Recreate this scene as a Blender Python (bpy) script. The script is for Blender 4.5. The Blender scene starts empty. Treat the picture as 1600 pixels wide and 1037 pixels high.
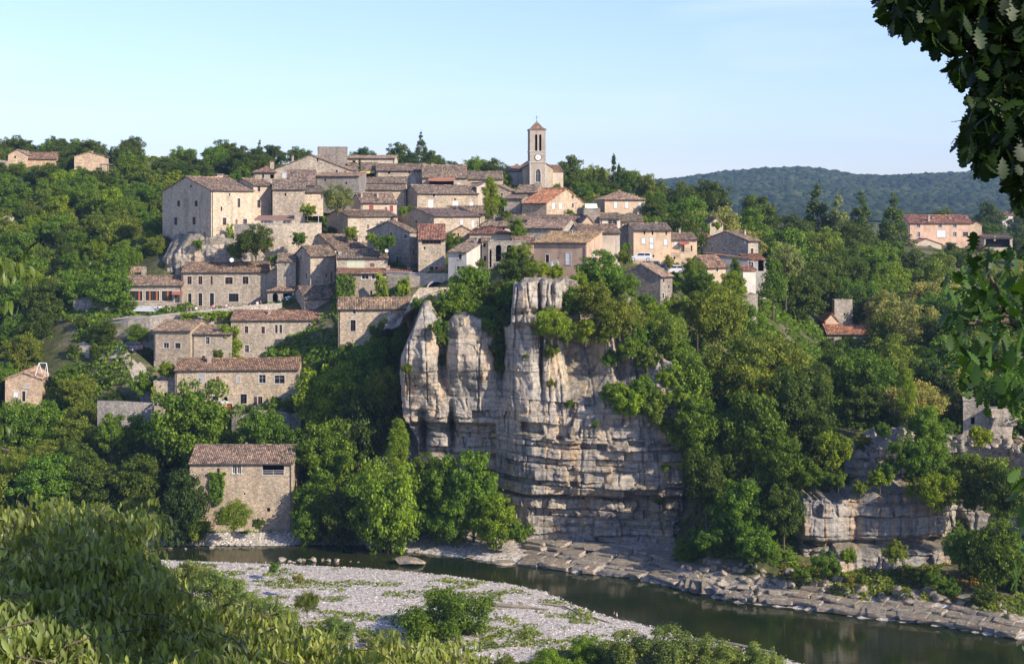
import bpy, bmesh, math, random
import numpy as np
from mathutils import Vector, Matrix

# ------------------------------------------------------------------ camera, sky, sun, exposure
SC = bpy.context.scene
COL = SC.collection
F = 2323.0          # focal length in pixels of the 1600 px wide photograph
ZC = 51.0           # camera height above the river
H0 = 330.0          # pixel row of the horizon
R = math.radians

cam_d = bpy.data.cameras.new('camera')
cam = bpy.data.objects.new('camera', cam_d)
COL.objects.link(cam)
cam.location = (0, 0, ZC)
cam.rotation_euler = (R(90), 0, 0)
cam_d.sensor_width = 36
cam_d.lens = 36 * F / 1600
cam_d.shift_y = -(518.5 - H0) / 1600
cam_d.clip_start = 0.3
cam_d.clip_end = 30000
SC.camera = cam

SUN_AZ, SUN_EL = 127.0, 28.0      # compass angle from +Y towards +X, elevation
world = bpy.data.worlds.new('World')
SC.world = world
world.use_nodes = True
wn, wl = world.node_tree.nodes, world.node_tree.links
wn.clear()
sky = wn.new('ShaderNodeTexSky')
sky.sky_type = 'NISHITA'
sky.sun_disc = False
sky.sun_elevation = R(SUN_EL)
sky.sun_rotation = R(SUN_AZ)
sky.altitude = 200
sky.air_density = 1.0
sky.dust_density = 0.25
sky.ozone_density = 3.0
wbg = wn.new('ShaderNodeBackground')
wbg.inputs['Strength'].default_value = 0.15
wout = wn.new('ShaderNodeOutputWorld')
wtc = wn.new('ShaderNodeTexCoord')
wmp = wn.new('ShaderNodeMapping')
wmp.inputs['Scale'].default_value = (1.0, 1.0, 9.0)
wmp.inputs['Rotation'].default_value = (0, R(7), 0)
wno = wn.new('ShaderNodeTexNoise')
wno.inputs['Scale'].default_value = 2.6
wno.inputs['Detail'].default_value = 6
wno.inputs['Distortion'].default_value = 0.5
wrp = wn.new('ShaderNodeValToRGB')
wrp.color_ramp.elements[0].position = 0.50
wrp.color_ramp.elements[0].color = (0, 0, 0, 1)
wrp.color_ramp.elements[1].position = 0.80
wrp.color_ramp.elements[1].color = (0.40, 0.40, 0.40, 1)
wmx = wn.new('ShaderNodeMixRGB')
wmx.inputs['Color2'].default_value = (4.4, 4.6, 4.8, 1)
wl.new(wtc.outputs['Generated'], wmp.inputs['Vector'])
wl.new(wmp.outputs['Vector'], wno.inputs['Vector'])
wl.new(wno.outputs['Fac'], wrp.inputs['Fac'])
wl.new(wrp.outputs['Color'], wmx.inputs['Fac'])
wtint = wn.new('ShaderNodeMixRGB'); wtint.blend_type = 'MULTIPLY'
wtint.inputs['Fac'].default_value = 1.0; 
wsep = wn.new('ShaderNodeSeparateXYZ'); wl.new(wtc.outputs['Generated'], wsep.inputs['Vector'])
wgr = wn.new('ShaderNodeValToRGB')          # tint that darkens the sky colour towards the horizon all the way round
wgr.color_ramp.elements[0].position = 0.02; wgr.color_ramp.elements[0].color = (0.66, 0.625, 0.72, 1)
wgr.color_ramp.elements[1].position = 0.16; wgr.color_ramp.elements[1].color = (0.75, 0.69, 0.90, 1)
wl.new(wsep.outputs['Z'], wgr.inputs['Fac']); wl.new(wgr.outputs['Color'], wtint.inputs['Color2'])
wl.new(sky.outputs['Color'], wtint.inputs['Color1'])
wl.new(wtint.outputs['Color'], wmx.inputs['Color1'])
wl.new(wmx.outputs['Color'], wbg.inputs['Color'])
wl.new(wbg.outputs['Background'], wout.inputs['Surface'])

sun_d = bpy.data.lights.new('sun', 'SUN')
sun_d.energy = 4.1
sun_d.angle = R(0.55)
sun_d.color = (1.0, 0.88, 0.73)
sun = bpy.data.objects.new('sun', sun_d)
COL.objects.link(sun)
S = Vector((math.sin(R(SUN_AZ)) * math.cos(R(SUN_EL)), math.cos(R(SUN_AZ)) * math.cos(R(SUN_EL)), math.sin(R(SUN_EL))))
sun.rotation_euler = S.to_track_quat('Z', 'Y').to_euler()
sun.location = (60, -40, 140)

SC.view_settings.view_transform = 'Standard'
SC.view_settings.look = 'None'
SC.view_settings.exposure = 0.86
SC.view_settings.gamma = 1
SC.view_settings.use_curve_mapping = False
SC.cycles.use_denoising = True
SC.cycles.max_bounces = 6
SC.cycles.diffuse_bounces = 3
SC.cycles.transmission_bounces = 3
SC.cycles.volume_bounces = 0
SC.cycles.caustics_reflective = False
SC.cycles.caustics_refractive = False

# ------------------------------------------------------------------ helpers
rng = np.random.default_rng(7)
random.seed(7)

def zpx(py, Y): return ZC - (py - H0) / F * Y
def xpx(px, Y): return (px - 800.0) / F * Y
def P(px, py, Y): return Vector((xpx(px, Y), Y, zpx(py, Y)))
def to_px(x, y, z): return 800 + F * x / y, H0 + F * (ZC - z) / y

def _h(ix, iy, iz, s):
    n = (ix * 374761393 + iy * 668265263 + iz * 1274126177 + s * 974634777) & 0xffffffff
    n = ((n ^ (n >> 13)) * 1274126177) & 0xffffffff
    n = (n ^ (n >> 16)) & 0xffffffff
    return n / 4294967295.0

def vnoise(x, y=0.0, z=0.0, s=0):
    x, y, z = np.broadcast_arrays(np.asarray(x, float), np.asarray(y, float), np.asarray(z, float))
    ix, iy, iz = np.floor(x).astype(np.int64), np.floor(y).astype(np.int64), np.floor(z).astype(np.int64)
    fx, fy, fz = x - ix, y - iy, z - iz
    fx, fy, fz = fx*fx*(3-2*fx), fy*fy*(3-2*fy), fz*fz*(3-2*fz)
    r = 0
    for a in (0, 1):
        for b in (0, 1):
            for c in (0, 1):
                w = (fx if a else 1-fx) * (fy if b else 1-fy) * (fz if c else 1-fz)
                r = r + w * _h(ix+a, iy+b, iz+c, s)
    return r * 2 - 1

def fbm(x, y=0.0, z=0.0, s=0, o=4):
    r, a = 0, 1.0
    for k in range(o):
        r = r + a * vnoise(np.asarray(x)*2**k, np.asarray(y)*2**k, np.asarray(z)*2**k, s+k)
        a *= 0.5
    return r

def np_mesh(name, V, Q, uv=None, smooth=False):
    """mesh from an (n,3) array and an (m,3 or 4) index array"""
    V = np.asarray(V, np.float32); Q = np.asarray(Q, np.int32)
    me = bpy.data.meshes.new(name)
    k = Q.shape[1]
    me.vertices.add(len(V)); me.vertices.foreach_set('co', V.ravel())
    me.loops.add(Q.size); me.loops.foreach_set('vertex_index', Q.ravel())
    me.polygons.add(len(Q)); me.polygons.foreach_set('loop_start', np.arange(0, Q.size, k, dtype=np.int32))
    if uv is not None:
        l = me.uv_layers.new(name='UVMap')
        l.data.foreach_set('uv', np.asarray(uv, np.float32)[Q.ravel()].ravel())
    if smooth:
        me.polygons.foreach_set('use_smooth', np.ones(len(Q), bool))
    me.update(calc_edges=True)
    me.validate()
    return me

class MB:
    """collects polygons with uv and builds ONE mesh"""
    def __init__(s): s.v = []; s.f = []; s.uv = []; s.mi = []
    def poly(s, pts, uvs=None, mi=0):
        i = len(s.v); s.v += [tuple(p) for p in pts]; s.f.append(tuple(range(i, i+len(pts))))
        s.uv += list(uvs) if uvs is not None else [(p[0]+p[1], p[2]) for p in pts]
        s.mi.append(mi)
    def box(s, x0, y0, z0, x1, y1, z1, mi=0):
        p = [(x0,y0,z0),(x1,y0,z0),(x1,y1,z0),(x0,y1,z0),(x0,y0,z1),(x1,y0,z1),(x1,y1,z1),(x0,y1,z1)]
        for q in ((0,3,2,1),(4,5,6,7),(0,1,5,4),(1,2,6,5),(2,3,7,6),(3,0,4,7)):
            s.poly([p[k] for k in q], mi=mi)
    def tube(s, pts, rad, n=6, mi=0, cap=True):
        pts = [Vector(p) for p in pts]
        rings = []
        for i, p in enumerate(pts):
            d = (pts[min(i+1, len(pts)-1)] - pts[max(i-1, 0)]).normalized()
            a = d.orthogonal().normalized() if i == 0 else (rings[-1][2] - d * rings[-1][2].dot(d)).normalized()
            b = d.cross(a)
            r = rad[i] if isinstance(rad, (list, tuple)) else rad
            rings.append(([p + (a*math.cos(2*math.pi*k/n) + b*math.sin(2*math.pi*k/n))*r for k in range(n)], r, a))
        for i in range(len(rings)-1):
            for k in range(n):
                s.poly([rings[i][0][k], rings[i][0][(k+1) % n], rings[i+1][0][(k+1) % n], rings[i+1][0][k]], mi=mi)
        if cap:
            s.poly(rings[0][0][::-1], mi=mi); s.poly(rings[-1][0], mi=mi)
    def mesh(s, name):
        me = bpy.data.meshes.new(name)
        me.from_pydata(s.v, [], s.f)
        l = me.uv_layers.new(name='UVMap')
        ix = [k for f in s.f for k in f]
        l.data.foreach_set('uv', np.array([s.uv[k] for k in ix], np.float32).ravel())
        me.polygons.foreach_set('material_index', np.array(s.mi, np.int32))
        me.update()
        return me
    def build(s, name, mat, parent=None, color=None, loc=None):
        return link(name, s.mesh(name), mat, parent, color, loc)

def link(name, me, mat, parent=None, color=None, loc=None, rot=None):
    o = bpy.data.objects.new(name, me)
    mats = mat if isinstance(mat, (list, tuple)) else [mat]
    if me is not None and len(me.materials) == 0:
        for m in mats: me.materials.append(m)
    if parent is not None: o.parent = parent
    if color is not None: o.color = (*color, 1)
    if loc is not None: o.location = loc
    if rot is not None: o.rotation_euler = rot
    COL.objects.link(o)
    return o

def tag(o, label=None, cat=None, group=None, kind=None):
    if label: o['label'] = label
    if cat: o['category'] = cat
    if group: o['group'] = group
    if kind: o['kind'] = kind
    return o

def empty(name, loc, rz=0.0):
    o = bpy.data.objects.new(name, None)
    o.location = loc; o.rotation_euler = (0, 0, rz)
    o.empty_display_size = 0.3
    COL.objects.link(o)
    return o

def copy_tree(o, parent=None):
    c = o.copy(); COL.objects.link(c)
    if parent is not None: c.parent = parent
    for ch in list(o.children): copy_tree(ch, c)
    return c

# ------------------------------------------------------------------ materials
class N:
    def __init__(s, name):
        s.m = bpy.data.materials.new(name); s.m.use_nodes = True
        s.t = s.m.node_tree; s.t.nodes.clear()
        s.out = s.n('OutputMaterial')
    def n(s, kind, **kw):
        x = s.t.nodes.new('ShaderNode' + kind)
        for k, v in kw.items():
            if k.startswith('_'):
                key = k[1:]
                key = int(key) if key.isdigit() else key.replace('_', ' ')
                if hasattr(v, 'is_output'): s.t.links.new(v, x.inputs[key])
                else: x.inputs[key].default_value = v
            else: setattr(x, k, v)
        return x
    def link(s, a, b): s.t.links.new(a, b)
    def ramp(s, fac, stops, interp='LINEAR'):
        r = s.n('ValToRGB', _Fac=fac); cr = r.color_ramp; cr.interpolation = interp
        while len(cr.elements) > 1: cr.elements.remove(cr.elements[0])
        cr.elements[0].position = stops[0][0]; cr.elements[0].color = (*stops[0][1], 1) if len(stops[0][1]) == 3 else stops[0][1]
        for p, c in stops[1:]:
            e = cr.elements.new(p); e.color = (*c, 1)
        return r.outputs['Color']
    def mul(s, a, b, fac=1.0): 
        return s.n('MixRGB', blend_type='MULTIPLY', _Fac=fac, _Color1=a, _Color2=b).outputs['Color']
    def mix(s, fac, a, b):
        return s.n('MixRGB', _Fac=fac, _Color1=a, _Color2=b).outputs['Color']
    def noise(s, vec, scale, detail=4, rough=0.55, dist=0.0):
        return s.n('TexNoise', _Vector=vec, _Scale=scale, _Detail=detail, _Roughness=rough, _Distortion=dist).outputs['Fac']
    def surf(s, color, rough=0.9, bump=None, bdist=0.05, bstr=1.0, spec=0.2, **kw):
        p = s.n('BsdfPrincipled', _Roughness=rough)
        p.inputs['Specular IOR Level'].default_value = spec
        if hasattr(color, 'is_output'): s.link(color, p.inputs['Base Color'])
        else: p.inputs['Base Color'].default_value = (*color, 1)
        if bump is not None:
            b = s.n('Bump', _Strength=bstr, _Distance=bdist, _Height=bump)
            s.link(b.outputs['Normal'], p.inputs['Normal'])
        for k, v in kw.items(): p.inputs[k.replace('_', ' ')].default_value = v
        s.link(p.outputs['BSDF'], s.out.inputs['Surface'])
        return s.m

def G(v): return (v, v, v, 1)

def m_plain(name, c, rough=0.7, spec=0.3, var=0.15, scale=3.0):
    n = N(name)
    pos = n.n('TexCoord').outputs['Object']
    f = n.noise(pos, scale, 5)
    return n.surf(n.mul((*c, 1), n.ramp(f, [(0.25, (1-var*2,)*3), (0.75, (1+var,)*3)])), rough, spec=spec)

def m_objcol(name, rough=0.7, spec=0.3):
    n = N(name)
    oi = n.n('ObjectInfo').outputs['Color']
    f = n.noise(n.n('TexCoord').outputs['Object'], 4.0, 4)
    return n.surf(n.mul(oi, n.ramp(f, [(0.3, (0.8,)*3), (0.7, (1.1,)*3)])), rough, spec=spec)

def m_stone(name, size=0.30, mortar=1.0, contrast=1.0, och_=0.42, streak=0.78):
    """rubble masonry, colour from the object's own colour"""
    n = N(name)
    uv = n.n('UVMap').outputs['UV']
    oi = n.n('ObjectInfo')
    warp = n.n('TexNoise', _Vector=uv, _Scale=2.5, _Detail=2.0)
    wv = n.n('VectorMath', operation='MULTIPLY_ADD', _0=warp.outputs['Color'], _1=(0.16, 0.10, 0), _2=uv).outputs['Vector']
    sc = n.n('VectorMath', operation='MULTIPLY', _0=wv, _1=(1/size, 1.55/size, 1)).outputs['Vector']
    v1 = n.n('TexVoronoi', feature='F1', _Vector=sc, _Scale=1.0, _Randomness=0.85)
    v2 = n.n('TexVoronoi', feature='DISTANCE_TO_EDGE', _Vector=sc, _Scale=1.0, _Randomness=0.85)
    cellr = n.n('SeparateColor', _Color=v1.outputs['Color'])
    tone = n.ramp(cellr.outputs['Red'], [(0.0, (0.66, 0.65, 0.65)), (0.35, (0.90, 0.88, 0.86)), (0.75, (1.07, 1.04, 0.98)), (1.0, (1.30, 1.24, 1.14))])
    col = n.mul(oi.outputs['Color'], tone, contrast)
    joint = n.ramp(v2.outputs['Distance'], [(0.0, (mortar*0.72,)*3), (0.09, (1, 1, 1))])
    col = n.mul(col, joint)
    big = n.noise(uv, 0.22, 6, 0.65)
    col = n.mul(col, n.ramp(big, [(0.30, (0.80, 0.79, 0.79)), (0.5, (1, 1, 1)), (0.72, (1.12, 1.08, 1.02))]))
    och = n.noise(uv, 0.55, 5, 0.6, 0.4)
    col = n.mix(n.ramp(och, [(0.58, (0, 0, 0)), (0.75, (och_, och_, och_))]), col, n.mul(oi.outputs['Color'], (1.10, 0.80, 0.50, 1)))
    # rain streaks
    st = n.n('VectorMath', operation='MULTIPLY', _0=uv, _1=(0.6, 0.10, 1)).outputs['Vector']
    sf = n.noise(st, 1.1, 6, 0.6, 0.8)
    col = n.mul(col, n.ramp(sf, [(0.34, (streak, streak*.99, streak)), (0.54, (1, 1, 1))]))
    bh = n.n('Math', operation='ADD', _0=n.ramp(v2.outputs['Distance'], [(0, (0, 0, 0)), (0.14, (1, 1, 1))]), _1=n.noise(uv, 9, 4)).outputs['Value']
    return n.surf(col, 0.92, bh, 0.05, 0.6, 0.1)

def m_plaster(name):
    n = N(name)
    uv = n.n('UVMap').outputs['UV']
    oi = n.n('ObjectInfo').outputs['Color']
    a = n.noise(uv, 0.45, 7, 0.65, 0.3)
    col = n.mul(oi, n.ramp(a, [(0.28, (0.72, 0.70, 0.68)), (0.5, (1, 1, 1)), (0.7, (1.08, 1.06, 1.03))]))
    b = n.noise(uv, 1.1, 5, 0.7)
    col = n.mix(n.ramp(b, [(0.60, (0, 0, 0)), (0.66, (0.5, 0.5, 0.5))]), col, n.mul(oi, (0.80, 0.72, 0.62, 1)))
    st = n.n('VectorMath', operation='MULTIPLY', _0=uv, _1=(0.55, 0.11, 1)).outputs['Vector']
    col = n.mul(col, n.ramp(n.noise(st, 1.2, 6, 0.6, 0.8), [(0.32, (0.80, 0.79, 0.78)), (0.52, (1, 1, 1))]))
    return n.surf(col, 0.9, n.noise(uv, 14, 4), 0.02, 0.5, 0.1)

def m_tile(name, dark=0.0):
    """canal tiles: uv counts tiles across and courses up the slope"""
    n = N(name)
    uv = n.n('UVMap').outputs['UV']
    oi = n.n('ObjectInfo')
    fl = n.n('VectorMath', operation='FLOOR', _0=uv).outputs['Vector']
    wn_ = n.n('TexWhiteNoise', noise_dimensions='2D', _Vector=fl)
    c = n.ramp(wn_.outputs['Value'], [(0.0, (0.42, 0.40, 0.40)), (0.22, (0.72, 0.66, 0.62)), (0.5, (1.0, 0.95, 0.9)), (0.8, (1.30, 1.12, 0.95)), (1.0, (2.0, 1.75, 1.4))])
    col = n.mul(oi.outputs['Color'], c)
    big = n.noise(n.n('TexCoord').outputs['Object'], 0.35, 6, 0.65)
    col = n.mul(col, n.ramp(big, [(0.3, (0.55, 0.58, 0.60)), (0.5, (1, 1, 1)), (0.75, (1.25, 1.12, 1.0))]))
    lich = n.noise(n.n('TexCoord').outputs['Object'], 1.7, 6, 0.75)
    col = n.mix(n.ramp(lich, [(0.56, (0, 0, 0)), (0.68, (0.55, 0.55, 0.55))]), col, (0.30, 0.28, 0.23, 1))
    fr = n.n('VectorMath', operation='FRACTION', _0=uv).outputs['Vector']
    sx = n.n('SeparateXYZ', _Vector=fr)
    col = n.mul(col, n.ramp(sx.outputs['Y'], [(0.0, (0.45,)*3), (0.14, (1, 1, 1))]))
    col = n.mul(col, n.ramp(sx.outputs['X'], [(0.0, (0.38,)*3), (0.2, (1, 1, 1)), (0.8, (1, 1, 1)), (1.0, (0.38,)*3)]))  # shade in the valleys between tile ribs, painted into the colour
    return n.surf(col, 0.88, n.ramp(sx.outputs['Y'], [(0, (1, 1, 1)), (1, (0, 0, 0))]), 0.03, 0.6, 0.15)

def m_leaf(name, trans=0.42, rough=0.55, vmin=0.55, vmax=1.55, yellow=0.5, spec=0.25):
    n = N(name)
    oi = n.n('ObjectInfo')
    rp = n.n('NewGeometry').outputs['Random Per Island']
    c = n.mul(oi.outputs['Color'], n.ramp(rp, [(0.0, (vmin*1.05, vmin, vmin*0.9)), (0.6, (1, 1, 1)), (1.0, (vmax*(1+0.25*yellow), vmax, vmax*0.75))]))
    big = n.noise(n.n('NewGeometry').outputs['Position'], 0.35, 3, 0.6)
    c = n.mul(c, n.ramp(big, [(0.3, (0.72, 0.80, 0.8)), (0.55, (1, 1, 1)), (0.75, (1.35, 1.18, 0.85))]))
    p = n.n('BsdfPrincipled', _Roughness=rough)
    p.inputs['Specular IOR Level'].default_value = spec
    n.link(c, p.inputs['Base Color'])
    tr = n.n('BsdfTranslucent')
    n.link(n.mul(c, (1.25, 1.35, 0.6, 1)), tr.inputs['Color'])
    mx = n.n('MixShader', _Fac=trans)
    n.link(p.outputs['BSDF'], mx.inputs[1]); n.link(tr.outputs['BSDF'], mx.inputs[2])
    n.link(mx.outputs['Shader'], n.out.inputs['Surface'])
    return n.m

def m_bark(name, c):
    n = N(name)
    pos = n.n('TexCoord').outputs['Object']
    f = n.noise(pos, 8, 6, 0.7)
    return n.surf(n.mul((*c, 1), n.ramp(f, [(0.3, (0.55,)*3), (0.7, (1.4,)*3)])), 0.95, f, 0.03, 1, 0.1)

def m_rock(name, c, stain=1.0, layer=True):
    n = N(name)
    pos = n.n('NewGeometry').outputs['Position']
    big = n.noise(pos, 0.12, 6, 0.6)
    col = n.mul((*c, 1), n.ramp(big, [(0.32, (0.66, 0.70, 0.76)), (0.5, (1, 1, 1)), (0.68, (1.22, 1.12, 0.98))]))
    med = n.noise(pos, 1.3, 8, 0.72)
    col = n.mul(col, n.ramp(med, [(0.3, (0.48, 0.48, 0.5)), (0.48, (0.96, 0.96, 0.96)), (0.7, (1.28, 1.25, 1.2))]))
    if layer:
        sv = n.n('VectorMath', operation='MULTIPLY', _0=pos, _1=(0.08, 0.08, 2.3)).outputs['Vector']
        col = n.mul(col, n.ramp(n.noise(sv, 1.0, 5, 0.7, 0.3), [(0.36, (0.62,)*3), (0.5, (1, 1, 1))]))
    st = n.n('VectorMath', operation='MULTIPLY', _0=pos, _1=(1.3, 1.3, 0.09)).outputs['Vector']
    sf = n.noise(st, 0.9, 7, 0.66, 0.3)
    col = n.mul(col, n.ramp(sf, [(0.36, (0.30, 0.31, 0.33)), (0.47, (1, 1, 1))]), 0.85*stain)
    of = n.noise(st, 0.45, 4, 0.6, 0.3)
    col = n.mix(n.ramp(of, [(0.53, (0, 0, 0)), (0.66, (0.6*stain,)*3)]), col, n.mul((0.62, 0.40, 0.19, 1), n.ramp(med, [(0.3, (0.5,)*3), (0.6, (1.1,)*3)])))
    lf = n.noise(pos, 3.3, 8, 0.8)
    nz = n.n('SeparateXYZ', _Vector=n.n('NewGeometry').outputs['Normal']).outputs['Z']
    top = n.ramp(nz, [(0.35, (0, 0, 0)), (0.8, (0.75, 0.75, 0.75))])
    lm = n.n('Math', operation='MULTIPLY', _0=top, _1=n.ramp(lf, [(0.42, (0, 0, 0)), (0.55, (1, 1, 1))])).outputs['Value']
    col = n.mix(lm, col, (0.13, 0.11, 0.05, 1))
    bh = n.n('Math', operation='MULTIPLY_ADD', _0=med, _1=2.0, _2=lf).outputs['Value']
    return n.surf(col, 0.9, bh, 0.16, 1.0, 0.15)

M = {}
M['stone'] = m_stone('rubble_masonry')
M['stone_big'] = m_stone('coursed_masonry', 0.40, 1.12, 0.7, 0.75, 0.74)
M['plaster'] = m_plaster('lime_plaster')
M['tile'] = m_tile('canal_tile')
M['leaf'] = m_leaf('tree_leaves')
M['leaf_near'] = m_leaf('cherry_leaves', 0.48, 0.42, 0.5, 1.5, 0.2, 0.45)
M['leaf_oak'] = m_leaf('oak_leaves', 0.34, 0.5, 0.6, 1.4, 0.4, 0.3)
M['bark'] = m_bark('bark', (0.12, 0.095, 0.07))
M['bark_pale'] = m_bark('pale_bark', (0.26, 0.22, 0.17))
M['rock'] = m_rock('limestone', (0.445, 0.405, 0.345))
M['rock_cool'] = m_rock('grey_limestone', (0.42, 0.39, 0.345), 0.9)
M['rock_bank'] = m_rock('bank_limestone', (0.44, 0.385, 0.315), 0.5)
M['gutter'] = m_plain('dark_gutter', (0.075, 0.065, 0.058), 0.6, 0.3)
M['wood'] = m_plain('brown_wood', (0.10, 0.05, 0.028))
M['wood_pale'] = m_plain('grey_wood', (0.22, 0.19, 0.16))
M['white'] = m_plain('white_paint', (0.72, 0.72, 0.70), 0.5, 0.4, 0.05)
M['tint'] = m_objcol('painted_surface')
M['metal'] = m_plain('dark_metal', (0.05, 0.05, 0.055), 0.45, 0.5)
M['black'] = m_plain('dark_interior', (0.018, 0.015, 0.013), 0.9, 0.1)  # near-black colour stands in for the unlit inside of openings
M['dressed'] = m_plain('dressed_stone', (0.50, 0.47, 0.42), 0.9, 0.1, 0.12)
n_ = N('window_glass')
M['glass'] = n_.surf((0.014, 0.016, 0.018), 0.12, spec=0.55)
n_ = N('paint_gloss')
M['carpaint'] = n_.surf(n_.n('ObjectInfo').outputs['Color'], 0.25, spec=0.6, Coat_Weight=0.6)
# ------------------------------------------------------------------ terrain
FAR = np.array([(-400,236),(-100,230),(250,227),(400,227),(570,228),(640,222.7),(800,215.5),(900,210),(1000,206),(1080,199.5),(1150,194),(1250,191),(1350,186.6),(1450,183.7),(1560,178.7),(1600,177),(2100,163)], float)
NEAR = np.array([(-400,226),(-100,221),(270,217.5),(450,215),(560,213),(620,211.5),(700,208.5),(800,203.6),(860,199),(900,192.6),(960,186.6),(1020,182.8),(1100,177),(1210,171),(1260,167.6),(1400,160),(2100,140)], float)
def far_shore(px): return np.interp(px, FAR[:, 0], FAR[:, 1])
def near_shore(px): return np.interp(px, NEAR[:, 0], NEAR[:, 1])

COLS = {
 -300: [(238,2),(245,8),(262,14),(275,20),(300,29),(340,41),(380,52),(420,63),(450,66),(600,68),(900,45)],
 0:    [(233,2),(245,8),(262,15.5),(275,20),(300,29),(340,41),(380,52),(420,63.5),(450,66.5),(600,68),(900,45)],
 120:  [(231,1.5),(245,8),(262,17),(272,24),(278,27),(284,30.3),(300,34),(330,42),(380,54),(430,65),(460,68),(600,68),(900,45)],
 200:  [(230,1.2),(236,3),(246,9),(258,16),(266,22),(269,25.6),(277,25.9),(278.6,30.9),(291,31.4),(297,37),(330,44),(390,57),(440,66),(470,68),(600,68),(900,45)],
 250:  [(229,.8),(234,2),(246,8),(256,15),(264,20),(270,22.5),(277,24),(279,31.3),(292,31.6),(296,38),(301,41.3),(340,46),(400,58),(450,66),(470,68),(600,68),(900,45)],
 400:  [(229,.8),(233,2),(245,10),(253,16.5),(262,17.5),(268,23),(276,24),(281,31.3),(292,31.8),(297,36),(300,42),(302,47.5),(315,48.3),(340,50),(370,55),(400,60),(450,66),(600,66),(900,45)],
 520:  [(230,.8),(236,3),(248,12),(256,20),(262,25.5),(268,28),(272,32),(285,36.5),(300,42),(315,46),(340,50),(370,56),(400,60),(450,64),(600,62),(900,42)],
 620:  [(226,1),(232,4),(240,14),(247,22),(256,27),(262,29),(267,36),(275,37.5),(290,41),(320,47),(350,52),(380,57),(410,61),(450,64),(600,60),(900,42)],
 700:  [(223,1.1),(239,1.8),(246,20),(250,33),(262,38),(280,41.5),(300,44),(330,49),(360,54),(380,58),(410,60),(450,62),(600,58),(900,42)],
 800:  [(219,1.0),(238,1.5),(243,22),(246,38.5),(255,40.3),(280,42.5),(310,47),(340,51.5),(365,56),(380,58),(420,58),(500,55),(900,42)],
 950:  [(213,0.9),(234,1.3),(239,22),(243,38.5),(255,40),(280,42.5),(310,46),(340,50),(370,54),(400,57),(440,56),(520,50),(900,40)],
 1050: [(205,0.9),(224,1.5),(233,15),(241,27),(246,34.5),(262,38),(280,40.6),(310,44),(350,48),(400,52),(440,53),(520,47),(900,40)],
 1180: [(199,2),(212,8),(222,15),(240,23),(262,30),(275,34),(290,37),(330,41),(380,45),(430,46),(500,43),(900,40)],
 1300: [(194,1.6),(204.5,3),(210,12),(216,16),(235,21),(265,22.5),(300,25),(340,34),(400,42),(450,45),(520,43),(900,40)],
 1450: [(190,1.6),(206,3.2),(211,11.5),(215,14),(220,18.5),(232,21),(260,22.5),(300,25.5),(350,33),(400,40),(420,42),(450,43),(520,42),(900,40)],
 1600: [(184,1.6),(203,3.5),(210,11),(214,15),(220,18.5),(232,20),(260,23),(300,26),(350,31),(420,37),(460,38),(520,38),(900,40)],
 2100: [(172,2),(186,5),(200,12),(230,19),(300,26),(350,31),(420,37),(460,38),(520,38),(900,40)],
}
RIDGE = np.array([(-600,290),(900,292),(1000,285),(1050,281),(1130,270),(1200,264),(1260,263),(1300,268),(1340,275),(1400,276),(1450,273),(1500,272),(1550,270),(1600,271),(2200,262)], float)
YG = np.concatenate([np.arange(140, 520, 0.5), np.arange(520, 1000, 10), np.arange(1000, 7001, 100)])
PXG = np.array(sorted(COLS), float)
TAB = np.zeros((len(PXG), len(YG)))
for i, px in enumerate(sorted(COLS)):
    prof = COLS[px]
    ys = [float(far_shore(px))] + [a for a, b in prof]
    zs = [0.15] + [b for a, b in prof]
    TAB[i] = np.interp(YG, ys, zs)

def ground(x, y):
    x = np.asarray(x, float); y = np.asarray(y, float)
    yy = np.maximum(y, 100.0)
    px = np.clip(800 + F * x / yy, PXG[0], PXG[-1])
    j = np.clip(np.interp(y, YG, np.arange(len(YG))), 0, len(YG)-1.001)
    j0 = j.astype(int); fj = j - j0
    i = np.clip(np.interp(px, PXG, np.arange(len(PXG))), 0, len(PXG)-1.001)
    i0 = i.astype(int); fi = i - i0
    zf = (TAB[i0, j0]*(1-fj) + TAB[i0, j0+1]*fj)*(1-fi) + (TAB[i0+1, j0]*(1-fj) + TAB[i0+1, j0+1]*fj)*fi
    # far ridge
    rp = np.interp(np.clip(800 + F*x/yy, -600, 2200), RIDGE[:, 0], RIDGE[:, 1])
    rz = ZC + (H0 - rp)/F*2900 - 6
    t = np.clip((y - 1500)/1400, 0, 1); t = t*t*(3-2*t)
    zf = np.where(y > 1400, 40 + (rz-40)*t + t*(1-t)*20*fbm(x/260, y/260, 0, 3, 4), zf)
    zf = np.where(y > 2900, rz - (y-2900)*0.02, zf)
    zf = zf + np.where((y > 240) & (y < 1400), 0.35*fbm(x/7, y/7, 0, 11, 3), 0)
    # near side
    ns, fs = near_shore(px), far_shore(px)
    d = ns - y
    bar = 0.02 + 0.9*(1-np.exp(-np.maximum(d, 0)/9)) + 0.14*fbm(x/6, y/6, 0, 5, 3)*np.clip(d/5, 0, 1)
    hill = np.interp(y, [-60, 0, 3, 8, 16, 30, 60, 100, 130, 150, 160], [50.5, 49.4, 48.9, 45, 40.5, 34, 22, 9, 3, 1.0, 0.0])
    zn = np.where(y < 160, np.maximum(bar, hill), bar)
    w = fs - ns
    mid = np.clip((y - ns)/w, 0, 1)
    bed = -1.6*np.sin(np.pi*mid)**0.6
    return np.where(y >= fs, zf, np.where(y >= ns, bed, zn))

def gz(x, y): return float(ground(x, y))
def gpx(px, Y): return gz(xpx(px, Y), Y)

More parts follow.
